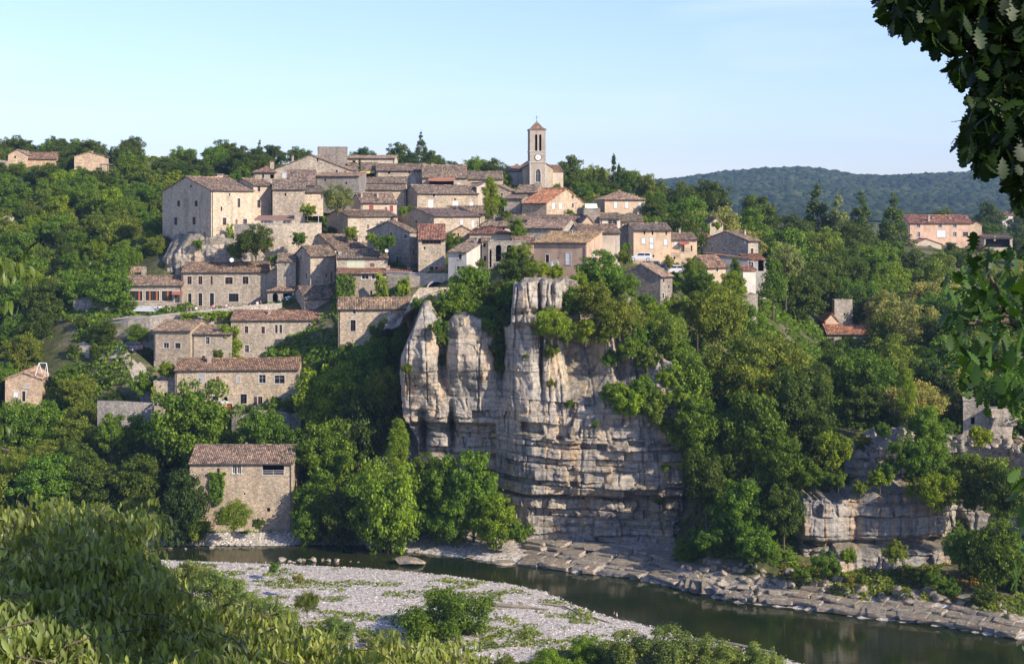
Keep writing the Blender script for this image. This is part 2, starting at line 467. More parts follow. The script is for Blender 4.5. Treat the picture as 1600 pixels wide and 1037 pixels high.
def m_ground():
    n = N('hillside_soil')
    pos = n.n('NewGeometry').outputs['Position']
    a = n.noise(pos, 0.10, 8, 0.65)
    b = n.noise(pos, 0.9, 8, 0.7)
    grass = n.ramp(b, [(0.3, (0.035, 0.045, 0.018)), (0.5, (0.075, 0.085, 0.03)), (0.7, (0.14, 0.125, 0.06))])
    soil = n.ramp(b, [(0.3, (0.10, 0.075, 0.05)), (0.55, (0.22, 0.18, 0.13)), (0.75, (0.34, 0.30, 0.24))])
    col = n.mix(n.ramp(a, [(0.5, (0, 0, 0)), (0.64, (0.9, 0.9, 0.9))]), grass, soil)
    nz = n.n('SeparateXYZ', _Vector=n.n('NewGeometry').outputs['Normal']).outputs['Z']
    col = n.mix(n.ramp(nz, [(0.45, (1, 1, 1)), (0.62, (0, 0, 0))]), col, n.ramp(b, [(0.3, (0.10, 0.095, 0.08)), (0.65, (0.32, 0.29, 0.24))]))
    # pale pebbles and sand by the river
    pz = n.n('SeparateXYZ', _Vector=pos)
    low = n.ramp(n.n('Math', operation='MULTIPLY_ADD', _0=b, _1=1.2, _2=pz.outputs['Z']).outputs['Value'],
                 [(0.0, (1, 1, 1)), (1.0, (1, 1, 1))])
    m1 = n.n('MapRange', _0=pz.outputs['Z'], _1=1.15, _2=2.2, _3=1.0, _4=0.0).outputs['Result']
    peb = n.n('TexVoronoi', feature='F1', _Vector=pos, _Scale=4.0)
    pc = n.ramp(n.n('SeparateColor', _Color=peb.outputs['Color']).outputs['Red'], [(0, (0.20, 0.17, 0.14)), (0.5, (0.42, 0.37, 0.31)), (1, (0.62, 0.58, 0.52))])
    col = n.mix(m1, col, pc)
    hillm = n.n('MapRange', _0=pz.outputs['Y'], _1=1300.0, _2=1500.0, _3=0.0, _4=1.0).outputs['Result']
    far = n.ramp(n.noise(pos, 0.012, 8, 0.7), [(0.35, (0.03, 0.045, 0.02)), (0.6, (0.055, 0.07, 0.028))])
    col = n.mix(hillm, col, far)
    return n.surf(col, 0.95, b, 0.2, 0.8, 0.1)
M['ground'] = m_ground()

tt = np.linspace(-0.85, 0.85, 330)
yy = np.concatenate([np.arange(-60, 140, 5), np.arange(140, 240, 0.9), np.arange(240, 330, 0.9), np.arange(330, 520, 2.5), np.geomspace(520, 6500, 60)])
TT, YY = np.meshgrid(tt, yy)
XX = TT * (YY + 60)
ZZ = ground(XX, YY)
nr, nc = XX.shape
idx = np.arange(nr*nc).reshape(nr, nc)
Q = np.stack([idx[:-1, :-1].ravel(), idx[:-1, 1:].ravel(), idx[1:, 1:].ravel(), idx[1:, :-1].ravel()], 1)
terr = link('terrain', np_mesh('terrain', np.stack([XX.ravel(), YY.ravel(), ZZ.ravel()], 1), Q, smooth=True), M['ground'])
tag(terr, kind='structure')

# ------------------------------------------------------------------ river
n_ = N('river_water')
pos = n_.n('NewGeometry').outputs['Position']
rp = n_.n('VectorMath', operation='MULTIPLY', _0=pos, _1=(0.35, 1.0, 1)).outputs['Vector']
rb = n_.noise(rp, 1.6, 4, 0.55)
rb2 = n_.noise(pos, 0.09, 3)
wc = n_.ramp(rb2, [(0.35, (0.011, 0.020, 0.007)), (0.65, (0.028, 0.031, 0.010))])
M['water'] = n_.surf(wc, 0.03, rb, 0.04, 0.3, 0.5, IOR=1.33)
xs = np.linspace(-420, 420, 60); ys = np.linspace(128, 262, 20)
XX, YY = np.meshgrid(xs, ys); ix = np.arange(XX.size).reshape(XX.shape)
Q = np.stack([ix[:-1, :-1].ravel(), ix[:-1, 1:].ravel(), ix[1:, 1:].ravel(), ix[1:, :-1].ravel()], 1)
riv = link('river', np_mesh('river', np.stack([XX.ravel(), YY.ravel(), np.zeros(XX.size)], 1), Q), M['water'])
tag(riv, kind='structure')

# ------------------------------------------------------------------ rock shapes
def rock_mesh(name, seed, flat=1.0, npts=16, slab=False):
    r = random.Random(seed)
    bm = bmesh.new()
    for k in range(npts):
        if slab:
            sx, sy, sz = [(-1, 1)[k >> j & 1] for j in range(3)] if k < 8 else [r.uniform(-1.05, 1.05) for _ in range(3)]
            p = Vector((sx*r.uniform(.78, 1.02), sy*r.uniform(.72, 1.02), sz*r.uniform(.8, 1.0)))
        else:
            p = Vector((r.gauss(0, 1), r.gauss(0, 1), r.gauss(0, 1))).normalized()*r.uniform(.85, 1.1)
        bm.verts.new((p.x*0.5, p.y*0.5, p.z*0.5*flat))
    res = bmesh.ops.convex_hull(bm, input=bm.verts)
    bmesh.ops.delete(bm, geom=list({g for g in res['geom_interior'] + res['geom_unused'] if isinstance(g, bmesh.types.BMVert)}), context='VERTS')
    bmesh.ops.bevel(bm, geom=list(bm.edges), offset=0.035, segments=1, affect='EDGES', profile=0.5)
    me = bpy.data.meshes.new(name); bm.to_mesh(me); bm.free()
    return me
ROCKS = [rock_mesh('boulder', 40+k, 0.8) for k in range(6)]
SLABS = [rock_mesh('rock_slab', 60+k, 1.0, 13, True) for k in range(6)]

# pebbles of the gravel bar: countless
def pebble_field(name, n, pxr, seed, smin, smax, side='near', dmax=60, mat='pebble'):
    g = np.random.default_rng(seed)
    px = g.uniform(pxr[0], pxr[1], n)
    if side == 'near':
        ns = near_shore(px)
        y = ns + 0.4 - dmax * g.uniform(0, 1, n)
    else:
        y = far_shore(px) - 0.5 + dmax * g.uniform(0, 1, n)**1.2
    x = xpx(px, y)
    z = ground(x, y)
    s = smin + (smax-smin) * g.uniform(0, 1, n)**4
    a = g.uniform(0, 6.28, n)
    base = np.array([(1,0,0),(0,1,0),(-1,0,0),(0,-1,0),(0,0,.8),(.55,.5,.45)], float)
    tri = np.array([(0,1,5),(1,2,4),(2,3,4),(3,0,4),(0,5,4),(5,1,4)])
    J = 1 + g.uniform(-.3, .3, (n, 6, 3))
    V = base[None]*J*s[:, None, None]
    ca, sa = np.cos(a)[:, None], np.sin(a)[:, None]
    vx, vy = V[..., 0]*ca - V[..., 1]*sa*.8, V[..., 0]*sa + V[..., 1]*ca*.8
    W = np.stack([vx + x[:, None], vy + y[:, None], V[..., 2]*0.8 + z[:, None]], -1)
    T = tri[None] + (np.arange(n)*6)[:, None, None]
    return np_mesh(name, W.reshape(-1, 3), T.reshape(-1, 3))
n_ = N('river_pebbles')
rp_ = n_.n('NewGeometry').outputs['Random Per Island']
M['pebble'] = n_.surf(n_.ramp(rp_, [(0, (0.20, 0.185, 0.16)), (0.3, (0.38, 0.35, 0.30)), (0.7, (0.54, 0.50, 0.43)), (1, (0.74, 0.70, 0.63))]), 0.85, spec=0.15)
tag(link('gravel', pebble_field('gravel', 46000, (230, 1300), 3, 0.06, 0.20, 'near', 58), M['pebble']), 'pale grey and beige river pebbles of the gravel bar', 'gravel', kind='stuff')
tag(link('shore_pebbles', pebble_field('shore_pebbles', 9000, (150, 640), 4, 0.07, 0.34, 'far', 6.5), M['pebble']), 'pale pebbles along the far shore below the river house', 'pebbles', kind='stuff')

# ------------------------------------------------------------------ cliffs
def cliff(name, px0, px1, z0, z1, Yref, depthf, split_z, mat, seed, cell=0.12, low=(0.32, 1.7), up=(2.0, 5.0), amp=1.0, topd=16, topf=None):
    x = np.arange(xpx(px0, Yref), xpx(px1, Yref), cell)
    z = np.arange(z0, z1, cell)
    X, Z = np.meshgrid(x, z)
    px = 800 + F*X/Yref
    D = depthf(px, Z)
    g = random.Random(seed)
    # strata
    zz = z0
    off = np.zeros_like(X); groove = np.zeros_like(X)
    warp = 0.28*fbm(X/9, Z/14, 0, seed, 3) + 0.01*(X-x[0])
    Zw = Z + warp
    Xw0 = X + 0.25*fbm(X/3, Z/2.2, 0, seed+5, 3)
    while zz < z1 + 3:
        lowpart = zz < split_z
        th = g.uniform(*(low if lowpart else up))
        if lowpart and g.random() < 0.25: th *= 2.2
        m = (Zw >= zz) & (Zw < zz+th)
        lo = g.gauss(0, 0.24 if lowpart else 0.12)
        if m.any():
            xx = x[0] - 3
            dz = np.minimum(Zw - zz, zz + th - Zw)
            gd = (0.6 if lowpart else 0.22) * g.uniform(0.15, 1.2)**1.3
            groove = np.where(m, np.maximum(groove, gd*np.clip(.55 + 1.3*vnoise(X/3.5, zz*3.1, 0, seed+90), 0.05, 1.3)*np.exp(-(dz/0.10)**2)), groove)
            while xx < x[-1] + 3:
                wd = (0.7 + g.expovariate(1/2.6)) if lowpart else g.uniform(2.2, 8)
                tilt = g.gauss(0, 0.16)
                Xw = Xw0 + tilt*(Zw - zz)
                mm = m & (Xw >= xx) & (Xw < xx+wd)
                o = lo + g.gauss(0, 0.40 if lowpart else 0.24)
                if g.random() < 0.14: o += 0.9*g.choice((-1, 1)) * (1 if lowpart else 0.5)
                slope = g.gauss(0, 0.10)
                off = np.where(mm, o + slope*(Xw - xx - wd/2), off)
                dx = np.minimum(Xw - xx, xx + wd - Xw)
                gj = 0.6*g.random()**2
                groove = np.where(mm, np.maximum(groove, gj*np.exp(-(dx/0.10)**2)), groove)
                xx += wd
        zz += th
    rb_ = 0.9*fbm(X/6, Z/17, 0, seed+9, 3); rb_ = 0.35*rb_ + 0.65*np.round(rb_*2.2 + 0.12*fbm(X/1.1, Z/1.1, 0, seed+12, 2))/2.2
    rough = rb_ + (0.26 - 0.12*np.clip((Z - split_z)/3, 0, 1))*fbm(X/1.3, Z/0.7, 0, seed+20, 4)
    # fallen corners: angular facets
    cx_, cz_ = X/1.9 + 0.4*fbm(X/2, Z/2, 0, seed+40, 2), Z/1.4 + 0.4*fbm(X/2, Z/2, 0, seed+41, 2)
    hh = _h(np.floor(cx_).astype(np.int64), np.floor(cz_).astype(np.int64), 0, seed+42)
    fx_, fz_ = cx_ - np.floor(cx_) - .5, cz_ - np.floor(cz_) - .5
    rough = rough + np.where(hh > .62, (hh-.62)*1.1*(1 - 1.2*np.maximum(np.abs(fx_), np.abs(fz_))) + (hh*7 % 1 - .5)*fx_*1.2, 0)
    f1 = fbm(X/3.0, Z/45, 0, seed+33, 2); f2 = fbm(X/1.7, Z/5, 0, seed+35, 3)
    flute = 0.75*np.exp(-(f1/0.035)**2) + 0.15*np.exp(-(f2/0.04)**2)
    Xk = X + Z*0.25; f3 = fbm(Xk/5, Z/7, 0, seed+37, 2); flute = flute + 0.3*np.exp(-(f3/0.025)**2)
    upw = np.clip((Z - split_z)/3, 0, 1)
    Yc = D - amp*off + groove*1.3 - rough*(0.45 + 0.4*upw) + flute*(0.35 + 0.65*upw)
    Xc = X + 0.10*fbm(X/0.8, Z/0.8, 0, seed+50, 2)
    Zc = Z + 0.07*fbm(X/0.8, Z/0.6, 0, seed+60, 2)
    if topf is not None:      # nothing stands above the crest: the sheet folds back there
        tz = topf(px) + 0.35*fbm(X/1.7, 0, 0, seed+80, 3)
        ex = np.maximum(Zc - tz, 0)
        Zc = np.where(ex > 0, tz + 0.12*np.minimum(ex, 3), Zc); Yc = Yc + np.minimum(ex*2.2, 14)
    rows = [np.stack([Xc, Yc, Zc], -1)]
    # cap going back over the top
    for k, t in enumerate(np.linspace(0.12, 1, 14)):
        top = rows[0][-1].copy()
        top[:, 1] = Yc[-1]*(1-t) + (Yc[-1].min() + topd)*t + t
        top[:, 2] = Zc[-1] + 0.3*math.sin(min(t*3, 1.57)) + 0.8*fbm(top[:, 0]/2.2, top[:, 1]/2.2, 0, seed+70, 4)*min(t*3, 1) - 1.5*t
        rows.append(top[None])
    A = np.concatenate(rows, 0)
    h, w_ = A.shape[:2]; ix = np.arange(h*w_).reshape(h, w_)
    Q = np.stack([ix[:-1, :-1].ravel(), ix[:-1, 1:].ravel(), ix[1:, 1:].ravel(), ix[1:, :-1].ravel()], 1)
    o = link(name, np_mesh(name, A.reshape(-1, 3), Q), mat)
    tag(o, kind='structure')
    return o

def sstep(a, b, v):
    t = np.clip((v-a)/(b-a), 0, 1); return t*t*(3-2*t)
def zr(py, Y=228.0): return zpx(py, Y)
DP = np.array([(590,262),(606,246),(618,233),(632,229.4),(660,228.6),(680,229.6),(688,233.2),(694,233.2),(700,229.4),(716,228.0),(752,228.2),(770,230),(780,233),(787,233),(794,229),(803,228),(830,226.4),(842,227.4),(846,230.5),(850,227.4),(868,227),(880,229.5),(888,233),(900,232.5),(925,232),(945,229),(958,228),(968,231.5),(985,228),(998,230),(1010,228.5),(1022,225.5),(1045,225),(1062,227),(1074,236),(1095,252)], float)
def cliff_top(px):
    return np.interp(px, [600,632,645,665,690,705,730,750,775,798,803,815,905,910,930,960,975,985,1000,1030,1062,1090], [zr(515),zr(490),zr(482),zr(482),zr(515),zr(500),zr(498),zr(500),zr(515),zr(510),zr(450),zr(438),zr(440),zr(500),zr(500),zr(500),zr(470),zr(465),zr(520),zr(555),zr(570),zr(640)])
def cliff_depth(px, Z):
    wob = 5*fbm(Z/9, 0, 0, 91, 2) 
    d = np.interp(px + wob*0.8, DP[:, 0], DP[:, 1])
    hi = sstep(zr(640), zr(560), Z)           # pillars above
    base = np.interp(px, [590,612,625,780,800,830,900,1040,1062,1078,1100], [262,246,233,230,226,224.0,223.5,222.6,223.2,232,250])
    d = base*(1-hi) + d*hi
    # left outline by height: the pillar bulges about z=24
    lf = np.interp(Z, [zr(740), zr(700), zr(690), zr(650), zr(600), zr(560), zr(520), zr(480), zr(450)], [648, 644, 640, 620, 616, 622, 640, 655, 662])
    d = d + 22*sstep(4, -8, px - lf)
    # the crown of the cliff leans back, each pillar has its own top
    topz = cliff_top(px)
    d = d + 2.6*np.clip((Z - topz + 7)/7, 0, 1)**2*(px < 780)
    # cap blocks above the pillars at 800..900
    capm = ((px > 800) & (px < 905)) * sstep(zr(508), zr(500), Z)
    d = d - 2.0*capm*(1 - 0.6*sstep(zr(470), zr(440), Z))
    d = d + 1.6*np.exp(-((Z - zr(487))/0.5)**2)*(px > 795)*(px < 960)
    d = d + 1.8*np.exp(-((px - 862)/3.5)**2)*sstep(zr(480), zr(460), Z)
    # big ledges of the lower mass
    r = (px > 770)
    d = d + r*2.2*sstep(zr(764), zr(772), Z) * (1 - 0.55*sstep(zr(812), zr(818), Z))
    d = d - r*1.0*np.exp(-((Z - zr(750))/1.1)**2)*(px > 900)*(px < 985)
    d = d + r*3.4*sstep(zr(845), zr(850), Z)
    # caves and shadow holes under the left pillars
    d = d + 5.0*np.exp(-((px - 657)/7)**2 - ((Z - zr(690))/3.2)**2)
    d = d + 4.5*np.exp(-((px - 703)/5)**2 - ((Z - zr(675))/3.0)**2)
    d = d + 2.5*sstep(zr(664), zr(672), Z)*(px < 775)
    d = d + 6*sstep(zr(740), zr(760), Z)*(px < 770)
    return d
main_cliff = cliff('cliff', 585, 1098, 0.3, 41.0, 228.0, cliff_depth, zr(645), M['rock'], 5, topf=cliff_top)
def right_depth(px, Z):
    d = np.interp(px, [1215,1240,1255,1300,1340,1380,1430,1480,1510,1560,1600,1680], [222,208,203.5,203,204.5,203,204,205,208,207,204,196])
    crest = np.interp(px, [1215,1325,1345,1400,1440,1500,1600,1680], [11,11.2,16,18.5,19.5,19,19,18])
    back = np.interp(px, [1215,1330,1360,1500,1680], [8,8,7,9,9])
    d = d + back*sstep(11.6, 13.2, Z + 0.5*fbm(px/20, 0, 0, 4, 2))
    d = d - 3.0*sstep(5.6, 4.8, Z)*(px > 1300)
    d = d + 1.8*np.exp(-((Z - 5.3)/0.5)**2)
    d = d - 4.5*sstep(2.6, 2.0, Z)
    return d
right_cliff = cliff('low_cliff', 1215, 1680, 0.3, 19.8, 204.0, right_depth, 16, M['rock_cool'], 17, low=(0.7, 2.0), topd=14, topf=lambda px: np.interp(px, [1215,1325,1345,1400,1440,1500,1600,1680], [11,11.2,16,18.2,19.2,18.7,18.7,17.7]) + 0.9*fbm(px/14, 0, 0, 6, 3))
# rock under the castle and behind the restaurant
def mid_depth(px, Z):
    d = np.interp(px, [225,245,262,280,300,345,420,470,500], [306,302,297.5,297.3,297,296.5,299,301,310])
    top = np.interp(px, [225,248,262,275,285,330,420,500], [zpx(445,300),zpx(402,300),zpx(402,300),zpx(398,300),zpx(385,300),zpx(382,300),zpx(378,300),zpx(380,300)])
    return d + np.maximum(Z-top, 0)*2.5
castle_rock = cliff('castle_rock', 225, 480, 29, 46.5, 298.0, mid_depth, 30, M['rock'], 23, cell=0.22, up=(1.5, 4), amp=0.8, topd=9)
def l_depth(px, Z):
    d = np.interp(px, [86,100,112,150,190,210], [300,294,290,288.5,288,290])
    top = np.interp(px, [86,100,112,125,150,190,210], [zpx(490,289),zpx(478,289),zpx(468,289),zpx(470,289),zpx(471,289),zpx(478,289),zpx(490,289)])
    return d + np.maximum(Z-top, 0)*2.5
road_rock = cliff('roadside_rock', 86, 212, 28, 35.5, 289.0, l_depth, 28, M['rock_cool'], 29, cell=0.22, up=(1.5, 3), amp=0.7, topd=9)
# ------------------------------------------------------------------ buildings
CLEAR = []      # (px0, py0, px1, py1, Y): pixel windows trees in front must leave open
FOOT = []       # footprints

def clip_poly(poly, x0, x1, z0, z1):
    def cut(pl, f):
        out = []
        for i in range(len(pl)):
            a, b = pl[i], pl[(i+1) % len(pl)]
            fa, fb = f(a), f(b)
            if fa >= -1e-9: out.append(a)
            if (fa > 1e-9 and fb < -1e-9) or (fa < -1e-9 and fb > 1e-9):
                t = fa/(fa-fb); out.append((a[0]+(b[0]-a[0])*t, a[1]+(b[1]-a[1])*t))
        return out
    for f in (lambda p: p[0]-x0, lambda p: x1-p[0], lambda p: p[1]-z0, lambda p: z1-p[1]):
        poly = cut(poly, f)
        if len(poly) < 3: return []
    return poly

def panel(mb, O, e, inn, poly, ops, depth=0.28):
    """wall panel: 2D polygon (s, z) with rectangular or round-headed openings (s0, s1, z0, z1, arched)"""
    O, e, inn = Vector(O), Vector(e), Vector(inn)
    def W(s, z, d=0.0): 
        p = O + e*s + inn*d; return (p.x, p.y, z)
    xs = sorted({round(v, 4) for v in [min(p[0] for p in poly), max(p[0] for p in poly)] + [o[0] for o in ops] + [o[1] for o in ops]})
    zs = sorted({round(v, 4) for v in [min(p[1] for p in poly), max(p[1] for p in poly)] + [o[2] for o in ops] + [o[3] for o in ops]})
    for i in range(len(xs)-1):
        for j in range(len(zs)-1):
            cx, cz = (xs[i]+xs[i+1])/2, (zs[j]+zs[j+1])/2
            if any(o[0] < cx < o[1] and o[2] < cz < o[3] for o in ops): continue
            pl = clip_poly(poly, xs[i], xs[i+1], zs[j], zs[j+1])
            if len(pl) >= 3: mb.poly([W(*p) for p in pl], [p for p in pl])
    for (a, b, c, d, arch) in ops:
        if arch:
            r = (b-a)/2; zc_ = d - r*arch; n = 8
            pts = [((a+b)/2 - r*math.cos(math.pi*k/n), zc_ + r*arch*math.sin(math.pi*k/n)) for k in range(n+1)]
            for k in range(n):
                p, q = pts[k], pts[k+1]
                mb.poly([W(*p), W(*q), W(q[0], d), W(p[0], d)], [p, q, (q[0], d), (p[0], d)])
                mb.poly([W(*q), W(*p), W(*p, depth), W(*q, depth)], [q, p, (p[0], p[1]+depth), (q[0], q[1]+depth)])
            top = zc_
        else:
            top = d
            mb.poly([W(b, d), W(a, d), W(a, d, depth), W(b, d, depth)], [(b, d), (a, d), (a, d+depth), (b, d+depth)])
        mb.poly([W(a, c), W(b, c), W(b, c, depth), W(a, c, depth)], [(a, c), (b, c), (b, c-depth), (a, c-depth)])
        mb.poly([W(a, top), W(a, c), W(a, c, depth), W(a, top, depth)], [(a, top), (a, c), (a+depth, c), (a+depth, top)])
        mb.poly([W(b, c), W(b, top), W(b, top, depth), W(b, c, depth)], [(b, c), (b, top), (b+depth, top), (b+depth, c)])

def slope(mb, A, e, up, w, run, uL=0.0, uR=0.0, seed=0, rib=0.30, sag=0.06, course=0.42):
    """tiled roof slope: eave from A along e (width w), rising along vector up (full slope vector).
    uL, uR: hip inset at the ridge"""
    A, e, up = Vector(A), Vector(e), Vector(up)
    L = up.length
    nx = max(6, int(w/rib*4)); ny = max(2, int(L/(course*1.0)))
    nrm = e.cross(up).normalized()
    if nrm.z < 0: nrm = -nrm
    us = np.linspace(0, w, nx+1)
    idx0 = len(mb.v)
    ph = random.Random(seed).uniform(0, 50)
    grid = {}
    for i, u in enumerate(us):
        tm = 1.0
        if uL > 0: tm = min(tm, u/uL)
        if uR > 0: tm = min(tm, (w-u)/uR)
        tm = max(tm, 0.0005)
        for j in range(ny+1):
            t = j/ny*tm
            wav = abs(math.sin(math.pi*u/rib))*0.085
            sg = sag*(math.sin(u*0.55+ph)*math.sin(t*L*0.5+ph*1.3+1)) - 0.10*math.sin(math.pi*u/max(w, .1))*math.sin(math.pi*0.5*t)*min(1, w/8)
            jit = 0.02*math.sin(i*12.9898 + j*78.233)
            p = A + e*u + up*t + nrm*(wav + jit) + Vector((0, 0, sg))
            grid[i, j] = len(mb.v); mb.v.append(tuple(p)); mb.uv.append((u/rib + 1000*0, t*L/course))
    for i in range(nx):
        for j in range(ny):
            mb.f.append((grid[i, j], grid[i+1, j], grid[i+1, j+1], grid[i, j+1])); mb.mi.append(0)

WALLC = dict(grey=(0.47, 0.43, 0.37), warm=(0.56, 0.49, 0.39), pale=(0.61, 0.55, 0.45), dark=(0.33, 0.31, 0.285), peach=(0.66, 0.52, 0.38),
             cream=(0.60, 0.52, 0.41), white=(0.66, 0.63, 0.57), pink=(0.56, 0.41, 0.31), buff=(0.50, 0.42, 0.32), cement=(0.42, 0.41, 0.39))
ROOFC = dict(brown=(0.240, 0.192, 0.148), grey=(0.218, 0.184, 0.148), red=(0.235, 0.132, 0.098), orange=(0.36, 0.190, 0.118), pale=(0.31, 0.240, 0.175), rust=(0.242, 0.168, 0.126))
SHUT = dict(white=(0.70, 0.70, 0.68), brown=(0.22, 0.10, 0.06), red=(0.28, 0.06, 0.04), green=(0.30, 0.42, 0.33), grey=(0.38, 0.37, 0.36), dark=(0.07, 0.05, 0.045), cream=(0.55, 0.57, 0.42), blue=(0.35, 0.42, 0.5))

def window(parent, O, e, inn, s0, s1, z0, z1, kind, col, arch, dressed):
    """one window or door as a part: its frame, and pane, surround or leaf beneath it"""
    O, e, inn = Vector(O), Vector(e), Vector(inn)
    w, h = s1-s0, z1-z0
    base = O + e*s0 + Vector((0, 0, z0))
    rot = math.atan2(e.y, e.x)
    flip = 1 if (-e.y*inn.x + e.x*inn.y) > 0 else -1
    # local frame: x along e, y inward
    mb = MB(); bar = min(0.07, w*0.12)
    d0, d1 = 0.16*flip, 0.22*flip
    lo, hi = min(d0, d1), max(d0, d1)
    name = 'window'; child = []
    frame_mat, fc = M['tint'], SHUT['brown']
    def ring(mbx, x0, x1, a, b, lo, hi, bb):
        mbx.box(x0, lo, a, x0+bb, hi, b); mbx.box(x1-bb, lo, a, x1, hi, b)
        mbx.box(x0+bb, lo, a, x1-bb, hi, a+bb); mbx.box(x0+bb, lo, b-bb, x1-bb, hi, b)
    if kind in 'gG':
        fc = SHUT['white'] if kind == 'G' else SHUT.get(col, SHUT['brown'])
        ring(mb, 0, w, 0, h, lo, hi, bar)
        nm = max(1, int(round(w/0.75)))
        for k in range(1, max(2, nm)):
            x = w*k/max(2, nm); mb.box(x-bar*.4, lo, bar, x+bar*.4, hi, h-bar)
        if h > 1.0: mb.box(bar, lo+.005, h*.62, w-bar, hi-.005, h*.62+bar*.7)
        g = MB(); y = 0.20*flip
        g.poly([(bar*.5, y, bar*.5), (w-bar*.5, y, bar*.5), (w-bar*.5, y, h-bar*.5), (bar*.5, y, h-bar*.5)])
        child.append(('pane', g, M['glass'], None))
    elif kind == 's':
        name = 'shutter'; fc = SHUT.get(col, SHUT['brown'])
        lo, hi = sorted((0.03*flip, 0.09*flip))
        n = 2 if w > 0.6 else 1
        for k in range(n):
            x0, x1 = w*k/n+.01, w*(k+1)/n-.01
            mb.box(x0, lo, 0.01, x1, hi, h-0.01)
            mb.box(x0+.03, min(lo, hi-.10*flip if flip < 0 else lo)-(.03 if flip > 0 else 0), h*.18, x1-.03, hi+(.03 if flip < 0 else 0), h*.18+.10)
            mb.box(x0+.03, lo-(.03 if flip > 0 else 0), h*.76, x1-.03, hi+(.03 if flip < 0 else 0), h*.76+.10)
    elif kind == 'd':
        name = 'door'; fc = SHUT.get(col, SHUT['dark'])
        ring(mb, 0, w, 0, h, lo, hi, bar)
        lf = MB(); yl, yh = sorted((0.19*flip, 0.24*flip))
        lf.box(bar, yl, 0.02, w-bar, yh, h*.45); lf.box(bar, yl, h*.47, w-bar, yh, h-bar)
        child.append(('door_leaf', lf, M['tint'], fc))
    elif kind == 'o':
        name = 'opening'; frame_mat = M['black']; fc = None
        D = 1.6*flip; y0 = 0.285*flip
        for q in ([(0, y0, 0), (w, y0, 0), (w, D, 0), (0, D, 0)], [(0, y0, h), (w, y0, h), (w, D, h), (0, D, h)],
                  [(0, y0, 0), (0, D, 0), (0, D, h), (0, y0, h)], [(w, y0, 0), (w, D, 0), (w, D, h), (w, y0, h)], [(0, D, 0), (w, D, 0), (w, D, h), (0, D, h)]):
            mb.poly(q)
    if dressed and kind != 'o' or dressed == 2:
        sm = MB(); t = 0.14; lo2, hi2 = sorted((-0.035*flip, 0.05*flip))
        sm.box(-t, lo2, 0, 0.0, hi2, h); sm.box(w, lo2, 0, w+t, hi2, h)
        sm.box(-t, lo2, h, w+t, hi2, h+t*1.25)
        lo3, hi3 = sorted((-0.09*flip, 0.05*flip))
        sm.box(-t*1.2, lo3, -t*.8, w+t*1.2, hi3, 0)
        child.append(('surround', sm, M['dressed'], None))
    o = mb.build(name, frame_mat, parent, fc)
    if kind == 's' and col: o['label'] = {'white': 'white', 'cream': 'pale cream', 'green': 'pale green', 'grey': 'grey', 'red': 'red', 'brown': 'brown', 'dark': 'dark', 'blue': 'pale blue'}[col] + ' closed shutters'
    o.location = base; o.rotation_euler = (0, 0, rot)
    for nm_, mb_, mt, cc in child:
        mb_.build(nm_, mt, o, cc)
    return o

def solve(x0, y0, ex, ey, px, lim=60):
    k = (px-800.0)/F
    den = ex - k*ey
    if abs(den) < 1e-6: return lim
    return (k*y0 - x0)/den

